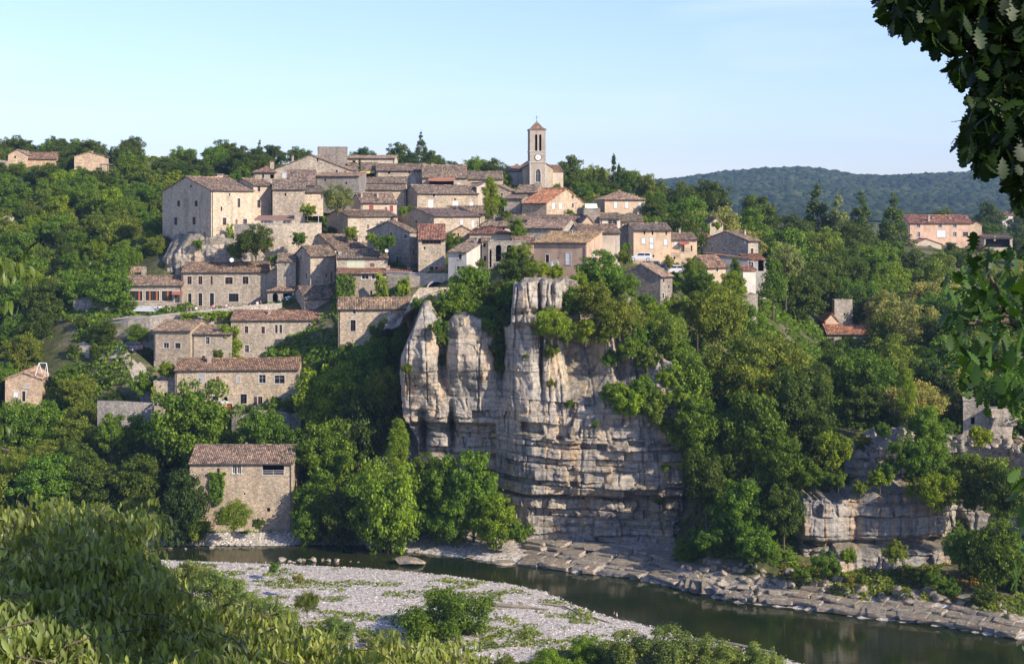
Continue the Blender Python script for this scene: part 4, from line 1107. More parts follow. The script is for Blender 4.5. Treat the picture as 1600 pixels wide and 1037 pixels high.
# arched ruin wall
rw = house('ruined grey wall with three round arches above the cliff', 266, (763, 378), R_=822, d=3.0, th=2, base=422, roof='flat', wall='grey', name='arched_ruin', cat='ruin', sink=7,
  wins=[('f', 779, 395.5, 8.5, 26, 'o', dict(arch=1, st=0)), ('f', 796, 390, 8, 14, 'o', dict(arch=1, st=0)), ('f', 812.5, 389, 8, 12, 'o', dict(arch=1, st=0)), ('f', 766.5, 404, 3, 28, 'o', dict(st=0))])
house('pink rendered house with lichen roof and white doors on the cliff edge', 247, (916.5, 379), side='R', L=834, R_=941, th=-20, base=424, roof='shed', rpy=361, wall='pink', mat='plaster', rc=(0.27, 0.205, 0.12), sink=5,
  wins=[('f', 855, 404, 5.5, 12, 'd', dict(c='dark')), ('f', 888, 404, 7, 18, 's', W_), ('r', 927.6, 403, 6, 18, 's', W_), ('f', 867, 411, 8, 7, 'G'), ('f', 872, 403, 2, 2, 'o')], chim=[(892, 359, 5, 6, .8), (833+5, 361, 4, 10, .8)])
house('long terracotta roofed house behind the pink walled house', 270, (801, 378.5), R_=835, d=6, th=2, base=388, roof='gf', rpy=370, wall='pink', mat='plaster', rc='rust', clear=False)
house('cream rendered house with a broken roof line right of the pink house', 262, (905, 363), R_=968.5, d=9, th=9, base=412, roof='gf', rpy=350.5, wall='cream', mat='plaster', rc='brown', clear=True, wins=[('f', 962, 386, 2, 30, 's', dict(c='grey', st=0))])
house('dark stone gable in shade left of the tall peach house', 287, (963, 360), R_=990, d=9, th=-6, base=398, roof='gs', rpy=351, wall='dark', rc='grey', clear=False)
house('tall peach house with white shutters above the parked cars', 281, (990, 359), R_=1048.5, d=10, th=6, base=406, roof='gf', rpy=349, wall='peach', mat='plaster', rc='grey',
  wins=[('f', 1007, 363.5, 2.4, 5, 'o'), ('f', 1019.6, 363.5, 2.6, 6, 'o'), ('f', 1041, 363.5, 2.4, 6, 'o'), ('f', 1006, 376, 6, 9, 's', W_), ('f', 1018.6, 375, 6, 8.5, 's', W_), ('f', 1018.6, 384.3, 6, 8, 's', W_), ('f', 1040.5, 378, 6, 9, 's', W_), ('f', 1007.5, 395, 2, 2, 'o'), ('f', 1021, 400, 2.5, 4, 'g'), ('f', 1033, 396, 1.5, 1.5, 'o')], chim=[(1025, 345, 4, 8)])
house('narrow peach house with balcony right of the tall peach house', 284, (1049, 373.5), R_=1089, d=8, th=8, base=408, roof='gf', rpy=364, wall='peach', mat='plaster', rc='brown', wins=[('f', 1056.6, 381, 5, 9, 's', dict(c='white')), ('f', 1067, 388, 5, 11, 'g'), ('f', 1080.5, 388, 2.5, 9, 'g'), ('f', 1054, 403, 3, 4, 'o')], chim=[(1062, 357, 3, 9)])
house('set back house with reddish roof between the balcony house and the long gable', 298, (1088, 368.5), L=1057, R_=1110, th=22, base=394, roof='gf', rpy=357.5, wall='cream', mat='plaster', rc='rust', wins=[('f', 1094, 380.5, 3, 10, 's', dict(c='brown'))], clear=False, chim=[(1100, 358, 3, 7)])
house('large stone gable house at the right end of the village', 288, (1169, 376), L=1099, R_=1186, th=52, base=402, roof='gf', rpy=361, wall='grey', rc='brown', wins=[('l', 1134, 378, 3, 4, 'g', W_), ('l', 1112.5, 389.5, 4.5, 8, 'g', W_), ('l', 1130.6, 390.5, 5.5, 4.5, 'g', W_), ('l', 1164, 379, 3, 5, 's', W_), ('f', 1175, 395, 4, 14, 'g')], chim=[(1172, 358.5, 4, 11, .3)])
house('long grey rendered shed with shallow roof below the large gable', 274, (1169, 404), L=1100, R_=1172, th=66, base=438, roof='shed', rise=1.0, wall='cement', mat='plaster', rc='rust')
house('porch house with dark open veranda at the right end of the village', 277, (1169, 404.5), R_=1197, d=6, th=8, base=438, roof='shed', rise=.8, wall='cement', mat='plaster', rc='orange', wins=[('f', 1189, 415, 9, 17, 'o', dict(st=0)), ('f', 1174, 414, 6, 9, 'G')])
house('low stone barn with brown shed roof among bushes right of the cars', 262, (1105, 416.5), L=1070, R_=1136, th=40, base=430, roof='gf', rpy=399.5, wall='buff', mat='plaster', rc='rust', wins=[('f', 1120.5, 420, 3, 6, 'g')])
house('small white walled shed with orange tile tip under the conifer', 268, (1161, 421.5), R_=1181, d=5, th=12, base=450, roof='gf', rpy=416, wall='white', mat='plaster', rc='orange')
house('grey stone house with gable to the left, low on the slope above the forest', 246, (1032, 431), L=971, R_=1050.5, th=58, base=468, roof='gf', rpy=412, wall=(0.40, 0.37, 0.34), mat='stone', rc='brown', wins=[('f', 1037, 438, 2.5, 5, 'o'), ('f', 1036, 462, 2.6, 9, 'd'), ('f', 1045, 448, 2, 4, 'o')])
house('tiny gable half hidden in trees above the right end of the village', 312, (1109, 349), R_=1130, d=7, th=5, base=364, roof='gs', rpy=340, wall='cream', mat='plaster', rc='brown', clear=False)
rn = house('roofless stone wall with chimney and satellite dish among treetops', 262, (1108, 461), R_=1184, d=5, th=4, base=478, roof='flat', wall='grey', name='roofless_house', cat='ruin', chim=[(1164.5, 454, 8, 18, .1)])
# ---- middle left
house('brown roofed house with grey gable, above the green shuttered house', 294, (523, 387.5), L=474, R_=577, th=36, base=402, roof='gf', rpy=366, wall='warm', rc='brown', wins=[('l', 495, 378, 5, 5, 'g', W_), ('l', 483, 380, 3, 3.5, 's', W_)], chim=[(560, 368, 5, 14, .2), (565.5, 369, 4, 12, .2)])
house('tall plain house with long downpipe and narrow brown door', 284, (485, 399.5), L=461, R_=525.5, th=30, base=450, roof='gf', rpy=384, wall='warm', rc='brown', wins=[('f', 518, 432, 3.8, 17, 's', dict(c='brown')), ('f', 510, 430, 2.6, 6, 'g'), ('l', 470, 402.6, 2.5, 7, 'g'), ('l', 467, 429.6, 2.5, 7, 'g'), ('l', 478.5, 431, 2.5, 9, 'g')])
house('small low house with grey roof left of the tall plain house', 288, (433, 407), R_=462, d=6, th=0, base=424, roof='gf', rpy=396, wall='grey', rc='grey', wins=[('f', 446, 413, 2, 3, 'o')])
house('low house with wide pale green glass front and two chimneys', 280, (526, 402), R_=606, d=7, th=4, base=421, roof='gf', rpy=389.5, wall='pale', rc='grey', wins=[('f', 556, 412, 28, 13.5, 's', dict(c='cream', st=0)), ('f', 581.5, 414, 7.5, 6.5, 's', dict(c='brown'))], chim=[(531, 391, 5, 9, .2), (596, 390.5, 5, 11, .2)])
house('low red roofed extension with brick wall and two white windows', 274, (526, 427), R_=642, d=6, th=2, base=468, roof='shed', rpy=418.5, wall='buff', mat='stone', rc='red', sink=4, wins=[('f', 570.5, 432, 11, 9, 'G'), ('f', 586, 432, 11, 9, 'G'), ('f', 580, 458, 3, 8, 'o')], chim=[(606, 415, 6, 9, .7), (642, 416, 5, 10, .7)])
house('stone shed with sloping roof beside the cafe terrace', 278, (476, 466), L=457, R_=523, th=22, base=486, roof='gf', rise=2.0, wall='grey', rc='brown', clear=True)
# ---- restaurant row
rwing = house('restaurant wing with three wide orange curtained windows', 288, (194, 445), R_=285, d=9, th=2, base=497, roof='gf', rpy=430.5, wall='grey', rc='brown', name='restaurant_wing', cat='restaurant', sink=2,
  wins=[('f', 211, 462, 23, 15, 'g', dict(c='dark')), ('f', 238, 462, 21.5, 15, 'g', dict(c='dark')), ('f', 261, 462, 17, 15, 'g', dict(c='dark')), ('f', 277, 464, 8, 18, 'd', dict(c='dark')), ('f', 240, 492, 8, 9, 'o')])
for pxc in (217.5, 234, 245, 262):
    a_ = solve(rwing['O'].x, rwing['O'].y, rwing['u'].x, rwing['u'].y, pxc); z_ = zpx(462, rwing['Y']) - rwing['zb']
    b_ = MB(); 
    for q_ in range(4): b_.poly([(a_-.16+.08*q_, .13+.03*(q_ % 2), z_-.85), (a_-.08+.08*q_, .13+.03*((q_+1) % 2), z_-.85), (a_-.08+.08*q_, .13+.03*((q_+1) % 2), z_+.85), (a_-.16+.08*q_, .13+.03*(q_ % 2), z_+.85)])
    b_.build('curtain', M['tint'], rwing['root'], (.38, .12, .04))
house('rear roof of the restaurant climbing left with a tall chimney', 296, (196, 446), R_=252, d=12, th=2, base=460, roof='gf', rpy=417, wall='grey', rc='pale', clear=False, chim=[(225, 418, 7, 22, .2)])
house('long two storey restaurant house with brown roof and dark windows', 290, (284, 424.5), R_=417, d=10, th=3, base=484, roof='gf', rpy=409.5, wall='grey', rc='brown', name='restaurant', cat='restaurant', sink=2,
  wins=[('f', 296, 438, 7, 12.5, 'g'), ('f', 313, 438, 6.5, 13, 'g'), ('f', 330.5, 438, 3, 13, 'g'), ('f', 357.6, 438.5, 12, 11, 'g', dict(arch=.3)), ('f', 383.5, 438, 9.5, 12, 'g'), ('f', 296.5, 468, 5.5, 19, 'g', dict(c='dark')), ('f', 313, 468, 6, 20, 'g', dict(c='dark')), ('f', 331, 468, 6.5, 20, 'g', dict(c='dark')), ('f', 365, 465, 15.5, 13, 'g', dict(c='dark'))])
house('warm gable house attached to the right of the restaurant', 291, (417, 426), R_=462.5, d=9, th=3, base=452, roof='gs', rpy=413.5, wall='warm', rc='brown', wins=[('f', 441, 436, 2.6, 6, 's', dict(c='brown')), ('f', 449, 437, 4.5, 8, 's', dict(c='grey'))])
house('low cafe kiosk with tile roof, arch and dark counter', 286, (418, 453.5), R_=481, d=7, th=2, base=474, roof='hip', rpy=442, wall='grey', rc='brown', name='cafe_kiosk', cat='cafe', wins=[('f', 430, 465, 8.5, 14, 'o', dict(arch=1, st=0)), ('f', 455, 465, 26, 13, 'o', dict(st=0))])
house('square stone house with two small windows below the retaining wall', 268, (297.5, 516.5), side='R', L=240.5, R_=332, th=-9, base=566, roof='gf', rpy=500.5, wall='warm', rc='brown', wins=[('f', 259.6, 539.6, 8.5, 8.5, 'g', dict(c='grey')), ('f', 277.8, 540, 8.5, 8.5, 'g', dict(c='dark'))])
house('low wing with one narrow window between square house and ivy', 269, (300, 521), L=None, R_=362, d=8, th=2, base=560, roof='gf', rpy=507.5, wall='warm', rc='brown', wins=[('f', 324.4, 532.3, 6, 11, 'g', dict(c='grey')), ('f', 318, 558, 5, 4, 'o')], clear=True)
house('wide stone house with cross window, arch and ivy at its left end', 272, (361, 499.5), R_=513, d=10, th=3, base=560, roof='gf', rpy=485, wall='warm', rc='rust',
  wins=[('f', 385, 515, 5.5, 11, 'g'), ('f', 411, 515.7, 5.5, 11, 'g'), ('f', 431.7, 514, 4, 13, 'g'), ('f', 438.6, 514, 4, 13, 'g'), ('f', 483, 520, 7, 11.5, 'g'), ('f', 482.8, 506.6, 2.2, 3, 'o'), ('f', 385.6, 545, 6.5, 11.5, 'g', dict(c='grey')), ('f', 415, 543.5, 2.5, 3, 'o'), ('f', 432.8, 546.5, 6.5, 11, 's', dict(c='red')), ('f', 473.7, 548, 17, 17, 'g', dict(arch=.75, st=0)), ('f', 489.5, 554, 8, 14, 'd', dict(c='dark'))], chim=[(421, 484, 4.5, 12, .3)])
house('tall stone house with a corner hip roof, right of the blue gate', 262, (528.5, 478.5), L=521, R_=641, th=3, d=10, base=548, roof='gf', rpy=465, wall='warm', rc='brown', sink=6,
  wins=[('f', 553.7, 485.5, 4.2, 10, 'g', dict(c='grey')), ('f', 551.6, 508.6, 8, 17.5, 'g', dict(c='dark')), ('f', 609.8, 500, 7.5, 12, 's', W_)])
house('very long stone house with red brown roof and terrace', 255, (273.5, 577.5), R_=466, d=10, th=4, base=640, roof='gf', rpy=560, wall='warm', rc='rust',
  wins=[('f', 314.6, 590, 10, 12, 's', dict(c='grey')), ('f', 340, 592.6, 5, 10, 's', dict(c='red')), ('f', 372.5, 592.5, 5, 9, 's', dict(c='grey')), ('f', 409.8, 592, 10.5, 13, 'g', dict(c='grey')), ('f', 436.7, 592.8, 16, 13, 'g', dict(c='grey')),
        ('f', 336.5, 622, 10, 7, 'g', dict(c='dark')), ('f', 352.6, 623, 6, 7, 'o', dict(arch=1)), ('f', 358.5, 636.5, 8.5, 12, 'd', dict(c='red')), ('f', 380.6, 623, 10, 15, 'g', dict(c='dark')), ('f', 399, 626, 4.6, 13, 's', dict(c='dark', st=0)), ('f', 406.5, 625.5, 7, 12, 'g'), ('f', 434, 628, 9.5, 14, 'g', dict(c='dark')), ('f', 451, 630.5, 5, 9.5, 's', dict(c='dark', st=0)), ('f', 459.3, 630.5, 8, 9.5, 'g')],
  chim=[(327, 553, 6, 9, .35), (359, 562, 1.2, 10, .3), (463, 560, 1.4, 10, .3)])
house('small flat roofed annex at the left end of the very long house', 256, (240, 596.5), R_=273, d=7, th=4, base=628, roof='flat', wall='warm', wins=[('f', 248, 616, 2.2, 5, 'o'), ('f', 261, 616.5, 9, 7, 'o')])
river_house = house('tall stone house alone on the river bank under ribbed brown roof', 231, (296.5, 722.5), R_=457, d=10, th=0.5, base=832, roof='gf', rpy=694.5, wall='warm', rc='brown', sink=2, name='river_house',
  wins=[('f', 341, 736, 4.5, 9, 'g', dict(c='dark')), ('f', 366, 731.6, 6, 15, 'G'), ('f', 373.5, 731.6, 6, 15, 'G'), ('f', 427, 733.7, 34, 15, 'o', dict(st=2)), ('f', 340.5, 748.5, 5, 3.5, 'o'), ('f', 419.5, 796, 5, 6, 'o', dict(st=0)), ('f', 382, 771, 3, 3, 'o', dict(st=0))], chim=[(385, 691, 2.5, 8, .5)])
house('peach stone house at the left edge with pale green shutter', 262, (8, 592), R_=64, d=12, side='L', th=6, base=632, roof='gs', rpy=582, wall='peach', mat='stone', rc='pale',
  wins=[('f', 37, 619, 5, 16, 'g', dict(c='dark')), ('f', 42, 619, 4.4, 16, 's', dict(c='green', st=0)), ('f', 25, 616, 7, 8, 's', dict(c='white')), ('f', 42, 603, 5, 6, 's', dict(c='grey'))])
# ---- hill and right side
house('isolated farmhouse gable on the left hill with pale wall', 420, (12.5, 241), R_=41.5, d=12, th=4, base=258, roof='gs', rpy=233.5, wall='peach', mat='stone', rc='brown', wins=[('f', 23.5, 245.5, 3, 3.5, 'o')])
house('long low wing of the left hill farmhouse', 422, (41.5, 247.5), R_=89, d=8, th=8, base=258, roof='gf', rpy=238, wall='peach', mat='stone', rc='rust')
house('smaller farmhouse with pergola on the left hill', 410, (116, 243.5), R_=163, d=9, th=8, side='L', base=262, roof='gs', rpy=237.5, wall='peach', mat='stone', rc='brown', chim=[(143, 236, 5, 5)])
house('long pink farmhouse with red roof and small paned windows on the far right slope', 420, (1420, 348), R_=1518, d=9, th=2, base=382, roof='gf', rpy=336, wall=(0.62, 0.44, 0.33), mat='plaster', rc='red', name='farmhouse',
  wins=[('f', 1435.2, 352.7, 5, 5.5, 'g', W_), ('f', 1469, 352.7, 5, 5.5, 'G'), ('f', 1492, 352.7, 5, 5.5, 'G'), ('f', 1435.5, 366.5, 4, 8, 'G'), ('f', 1492, 366, 5, 6.5, 'G'), ('f', 1508.5, 366, 8, 7, 'g'), ('f', 1471, 365, 14, 11, 's', W_)], chim=[(1451.5, 336, 3, 11, .1), (1458.5, 338, 4.5, 8, .3), (1515, 338, 3, 8, .3), (1484, 339, 4, 4, .3)])
house('low cream annex with arched window in front of the pink farmhouse', 412, (1425, 381), R_=1471, d=7, th=2, base=396, roof='gs', rpy=373, wall='cream', mat='plaster', rc='rust', wins=[('f', 1452, 386.5, 9, 6, 'o', dict(arch=.8))])
house('plain right wing of the pink farmhouse', 424, (1518, 351), R_=1534, d=9, th=6, base=380, roof='gs', rpy=346, wall='cream', mat='stone', rc='rust', clear=False)
house('open fronted barn right of the pink farmhouse', 418, (1536, 371), R_=1582, d=8, th=2, base=391, roof='shed', rpy=366, wall='grey', rc='brown', wins=[('f', 1559, 380, 38, 13, 'o', dict(st=0))], chim=[(1554, 368.5, 3, 14, .02)], cat='barn', name='barn')
house('ruined square stone tower in the forest beside a red ribbed roof', 302, (1304, 469), L=1300, R_=1332, th=8, base=510, roof='flat', wall='grey', name='stone_tower', cat='tower', wins=[('f', 1319.6, 491, 3, 4, 'o')])
house('small house with red ribbed roof at the foot of the forest tower', 296, (1292, 521), R_=1359, d=8, th=-2, base=532, roof='gf', rpy=507, wall='grey', rc='orange')
house('small plastered gable left of the forest tower', 300, (1290, 500), R_=1309, d=6, th=0, base=515, roof='gs', rpy=489.5, wall='peach', mat='plaster', rc='orange', clear=False)
house('distant white villa with flat top on the right edge', 700, (1566, 336), R_=1596, d=12, th=4, base=344, roof='hip', rpy=331, wall='white', mat='plaster', rc='orange', wins=[('f', 1574, 340, 3, 3, 'g'), ('f', 1586, 340, 3, 3, 'g')])
cr_ = house('broken stone tower with dark window on the low cliff', 216, (1505, 626), R_=1546, d=4, th=-16, base=712, roof='flat', wall='grey', name='ruined_tower', cat='ruin', wins=[('f', 1520, 657, 6, 11, 'o', dict(st=0)), ('f', 1528, 702, 8, 10, 'o', dict(st=0, arch=.6))])
# ------------------------------------------------------------------ vegetation
def leaf_quads(C, Nn, s, g, asp=1.5):
    """C centres (n,3), Nn normals, s sizes -> bent leaf clumps of two triangles"""
    n = len(C)
    Nn = Nn/np.maximum(np.linalg.norm(Nn, axis=1, keepdims=True), 1e-6)
    r = g.normal(0, 1, (n, 3))
    T = np.cross(Nn, r); T /= np.maximum(np.linalg.norm(T, axis=1, keepdims=True), 1e-6)
    B = np.cross(Nn, T)
    s = s[:, None]
    v0 = C - T*s*asp*.5
    v1 = C + B*s*.5 + Nn*s*.12
    v2 = C + T*s*asp*.5 - Nn*s*.15
    v3 = C - B*s*.5 + Nn*s*.10
    V = np.stack([v0, v1, v2, v3], 1).reshape(-1, 3)
    Q = np.arange(n*4).reshape(n, 4)
    return V, Q

def crown_mesh(name, seed, n, shape='round', size=0.085, lumps=46, sq=0.85):
    g = np.random.default_rng(seed)
    # lump centres in a unit crown
    if shape in ('round', 'flat', 'shrub'):
        d = g.normal(0, 1, (lumps, 3)); d /= np.linalg.norm(d, axis=1, keepdims=True)
        rad = g.uniform(.30, .92, lumps)**.85
        c = d*rad[:, None]; c[:, 2] *= sq
        lr = g.uniform(.09, .27, lumps)*(1.25 - .45*rad)
        c[:, 0] += 0.12*np.sin(c[:, 2]*4 + seed); c[:, :2] *= (1 + 0.18*np.sin(np.arctan2(c[:, 1], c[:, 0])*3 + seed))[:, None]
    elif shape == 'cone':
        t = g.uniform(0, 1, lumps)**1.2; a = g.uniform(0, 6.28, lumps); rr = (1-t)*.62 + .04
        rr *= g.uniform(.55, 1.05, lumps)
        c = np.stack([rr*np.cos(a), rr*np.sin(a), t*2.0-1], 1); lr = (1-t)*.20 + .07
    elif shape == 'column':
        t = g.uniform(0, 1, lumps); a = g.uniform(0, 6.28, lumps); w_ = np.sin(np.pi*np.clip(t*.9+.08, 0, 1))**.6*.17
        c = np.stack([w_*np.cos(a)*.6, w_*np.sin(a)*.6, t*2-1], 1); lr = w_*.55+.02
    elif shape == 'tall':
        t = g.uniform(0, 1, lumps); a = g.uniform(0, 6.28, lumps); w_ = np.sin(np.pi*np.clip(t*.92+.05, 0, 1))**.7*.48
        c = np.stack([w_*np.cos(a)*g.uniform(.4, 1, lumps), w_*np.sin(a)*g.uniform(.4, 1, lumps), t*2-1], 1); lr = g.uniform(.12, .26, lumps)
    pr = lr**2/np.sum(lr**2)
    k = g.choice(lumps, n, p=pr)
    dv = g.normal(0, 1, (n, 3)); dv[:, 2] += 0.25
    dv /= np.linalg.norm(dv, axis=1, keepdims=True)
    rr = lr[k]*(1 - 0.55*g.uniform(0, 1, n)**2)
    flat_ = 0.62 if shape in ('round', 'flat', 'cone') else 0.9
    off = dv*rr[:, None]; off[:, 2] *= flat_
    C = c[k] + off
    stray = g.uniform(0, 1, n) < 0.16
    C[stray] += g.normal(0, .055, (stray.sum(), 3))
    Nn = dv*1.0 + g.normal(0, .55, (n, 3)) + np.array([0, 0, .35])
    s = size*g.uniform(.55, 1.3, n)
    V, Q = leaf_quads(C, Nn, s, g)
    return np_mesh(name, V, Q)

def trunk_mesh(name, seed, H=1.0, shape='round'):
    """unit trunk: base at z=-1, crown centre at 0"""
    r = random.Random(seed); mb = MB()
    top = .55 if shape == 'round' else .9
    pts = [(0, 0, -1.6), (r.uniform(-.05, .05), r.uniform(-.05, .05), -.8), (r.uniform(-.08, .08), r.uniform(-.08, .08), -.2), (r.uniform(-.1, .1), r.uniform(-.1, .1), top)]
    mb.tube(pts, [.085, .07, .05, .012], 6)
    for k in range(7 if shape == 'round' else 4):
        a = k*2.4 + r.uniform(-.4, .4); z = r.uniform(-.65, .1); l = r.uniform(.45, .75) if shape == 'round' else .2
        mb.tube([(0, 0, z), (math.cos(a)*l*.45, math.sin(a)*l*.45, z+.22), (math.cos(a)*l, math.sin(a)*l, z+r.uniform(.25, .55))], [.038, .025, .008], 5)
    return mb.mesh(name)

KIND = {}
def reg(kind, shape, seeds, n, size, **kw):
    KIND[kind] = [(crown_mesh('crown', s, n, shape, size, **kw), trunk_mesh('trunk', s, shape='round' if shape in ('round', 'flat', 'shrub') else 'x')) for s in seeds]
reg('broadleaf_tree', 'round', (1, 2, 3, 4, 5), 15000, 0.047, lumps=130)
reg('oak_tree', 'round', (11, 12, 13), 15000, 0.043, lumps=150, sq=.72)
reg('tall_tree', 'tall', (21, 22), 11000, 0.042, lumps=90)
reg('conifer_tree', 'cone', (31, 32), 5200, 0.058, lumps=90)
reg('cypress_tree', 'column', (41,), 2600, 0.050, lumps=60)
reg('shrub', 'shrub', (51, 52, 53), 7000, 0.068, lumps=60, sq=.75)
reg('fine_shrub', 'shrub', (61, 62), 14000, 0.042, lumps=90, sq=.75)
for n_k in KIND:
    for cm, tm in KIND[n_k]:
        cm.materials.append(M['leaf']); tm.materials.append(M['bark'])

LEAFC0 = dict(dark=(0.034, 0.056, 0.015), mid=(0.050, 0.092, 0.018), olive=(0.068, 0.096, 0.026), bright=(0.082, 0.128, 0.016), yellow=(0.076, 0.125, 0.022), blue=(0.085, 0.115, 0.085), green=(0.048, 0.092, 0.018), grey=(0.115, 0.130, 0.080), deep=(0.020, 0.042, 0.014), brown=(0.120, 0.085, 0.035), lime=(0.085, 0.150, 0.022))
LEAFC = {k: tuple(min(c*q, .30) for c, q in zip(v, (2.65, 2.4, 1.15))) for k, v in LEAFC0.items()}
def plant(kind, px, py, Y, r, color='mid', label=None, group=None, zs=None, base=None, seed=None, cat=None, lean=None, flat=1.0):
    """plant whose crown centre stands at pixel (px, py), distance Y, crown radius r pixels (zs: vertical factor)"""
    seed = seed if seed is not None else int(px*13 + py*7 + Y*3)
    g = random.Random(seed)
    rm = r/F*Y
    c = P(px, py, Y)
    zg = gz(c.x, Y) if base is None else base
    cliffy = (640 < px < 1062 and 218 < Y < 243 and py < 700) or (px > 1330 and Y < 212 and py < 780)
    sqf = .80*(.85 if 'shrub' in kind else 1)
    zs0 = zs or (g.uniform(.9, 1.1) if 'shrub' in kind else g.uniform(1.05, 1.25))
    if cliffy or 'shrub' in kind: zg = max(zg, c.z - rm*.95)
    if kind in ('broadleaf_tree', 'oak_tree') and not cliffy:
        top = c.z + rm*zs0*sqf; bot = zg + rm*.12
        need = (top-bot)/2/sqf/rm
        if need > zs0: need = min(need, zs0*(1.5 if Y < 231 and px < 830 else 1.22)); c.z = top - need*sqf*rm; zs0 = need
    zs = zs0
    vs = KIND[kind]; cm, tm = vs[seed % len(vs)]
    nm = {'broadleaf_tree': 'broadleaf_tree', 'tall_tree': 'poplar_tree', 'fine_shrub': 'shrub'}.get(kind, kind)
    root = empty(nm, (c.x, Y, max(min(zg, c.z - rm*.35), c.z - rm*2.6)), 0)
    col = LEAFC[color] if isinstance(color, str) else color
    j = g.uniform(.86, 1.16); h = g.uniform(-.08, .08)
    crown = link('crown', cm, None, root, (col[0]*j*(1+h), col[1]*j, col[2]*j*(1-h)))
    crown.location = (0, 0, c.z - root.location.z); crown.scale = (rm, rm*flat, rm*zs); crown.rotation_euler = (0, 0, g.uniform(0, 6.28))
    tr = link('trunk', tm, None, root)
    tr.location = crown.location; tr.rotation_euler = (0, 0, g.uniform(0, 6.28))
    hh = max((c.z - root.location.z + .3)/1.6, rm*.45)
    ts = min(rm, hh*1.2)*.62
    tr.scale = (ts*.9, ts*.9, hh)
    tag(root, label or 'tree', cat or ('shrub' if 'shrub' in kind else 'tree'), group)
    return root

def hidden_by(px, py, r, Y):
    for (x0, y0, x1, y1, Yc) in CLEAR:
        if Y < Yc - 0.5 and px + r*.8 > x0 + 2 and px - r*.8 < x1 - 2 and py + r*.8 > y0 + 2 and py - r*.8 < y1 - 7: return True
    return False
def in_foot(x, y, m=1.2):
    for q in FOOT:
        cx = sum(p[0] for p in q)/4; cy = sum(p[1] for p in q)/4
        u = (q[1][0]-q[0][0], q[1][1]-q[0][1]); v = (q[3][0]-q[0][0], q[3][1]-q[0][1])
        lu, lv = math.hypot(*u), math.hypot(*v)
        a = ((x-cx)*u[0] + (y-cy)*u[1])/lu; b = ((x-cx)*v[0] + (y-cy)*v[1])/lv
        if abs(a) < lu/2+m and abs(b) < lv/2+m: return True
    return False

CLEARH = set(CLEAR)
CLEARH.add((620, 500, 1055, 850, 232)); CLEAR.append((620, 500, 1055, 850, 232))
CLEAR.append((640, 500, 770, 640, 236)); CLEAR.append((790, 440, 1060, 850, 225)); CLEAR.append((108, 495, 235, 540, 275)); CLEAR.append((110, 468, 190, 492, 288))
CLEAR.append((180, 530, 235, 600, 268)); CLEAR.append((1255, 775, 1500, 890, 201.5)); CLEAR.append((1330, 655, 1500, 690, 212)); CLEAR.append((1300, 468, 1360, 522, 296)); CLEAR.append((1420, 338, 1580, 386, 420))
CLEAR.append((55, 560, 100, 600, 262)); CLEAR.append((395, 350, 500, 400, 299)); CLEAR.append((255, 380, 350, 410, 299)); CLEAR.append((600, 425, 700, 470, 266)); CLEAR.append((990, 405, 1065, 428, 280)); CLEAR.append((0, 350, 60, 385, 330))
PLACED = []
NCULL = [0]; ALLP = []
def zone(pxr, Yr, space, rr, kinds, label, group, seed, n=4000, hfac=(.55, .8), edge=None, clearr=True):
    g = random.Random(seed); cnt = 0
    cand = []
    for _ in range(n):
        Y = math.sqrt(g.uniform(Yr[0]**2, Yr[1]**2)); px = g.uniform(*pxr)
        if edge and not edge(px, Y): continue
        x = xpx(px, Y)
        if Y < far_shore(px) + 5: continue
        r = g.uniform(*rr)
        if any((x-a)**2 + (Y-b)**2 < (space*(.6+.4*(r/rr[1])))**2 for a, b in PLACED): continue
        if in_foot(x, Y, r*.45): continue
        zg = gz(x, Y)
        h = r*g.uniform(*hfac)
        p_, q_ = to_px(x, Y, zg + h)
        rp = r*F/Y
        if clearr and hidden_by(p_, q_, rp, Y):
            ok = False
            for sc in (.6, .38):   # a smaller plant may fit
                r2 = r*sc; p_, q_ = to_px(x, Y, zg + r2*.7)
                if not hidden_by(p_, q_, r2*F/Y, Y): ok = True; r = r2; rp = r*F/Y; break
            if not ok: NCULL[0] += 1; continue
        PLACED.append((x, Y)); cand.append((p_, q_, Y, rp, r))
    for (p_, q_, Y, rp, r) in cand:
        kd, cl = g.choice(kinds)
        if r < 1.6 and kd in ('broadleaf_tree', 'oak_tree'): kd = 'shrub'
        ALLP.append((Y, p_, q_, rp, kd, cl, label, group(kd), g.randrange(10**6)))
        cnt += 1
    return cnt

CN = dict(dark='dark green', mid='mid green', olive='olive green', bright='bright green', yellow='yellow green', blue='blue grey', green='fresh green', grey='grey green', deep='very dark green', brown='brownish', lime='lime green')
KN = dict(broadleaf_tree='leafy tree', oak_tree='round oak', tall_tree='tall tree', conifer_tree='conifer', cypress_tree='cypress', shrub='shrub', fine_shrub='fine leaved shrub')

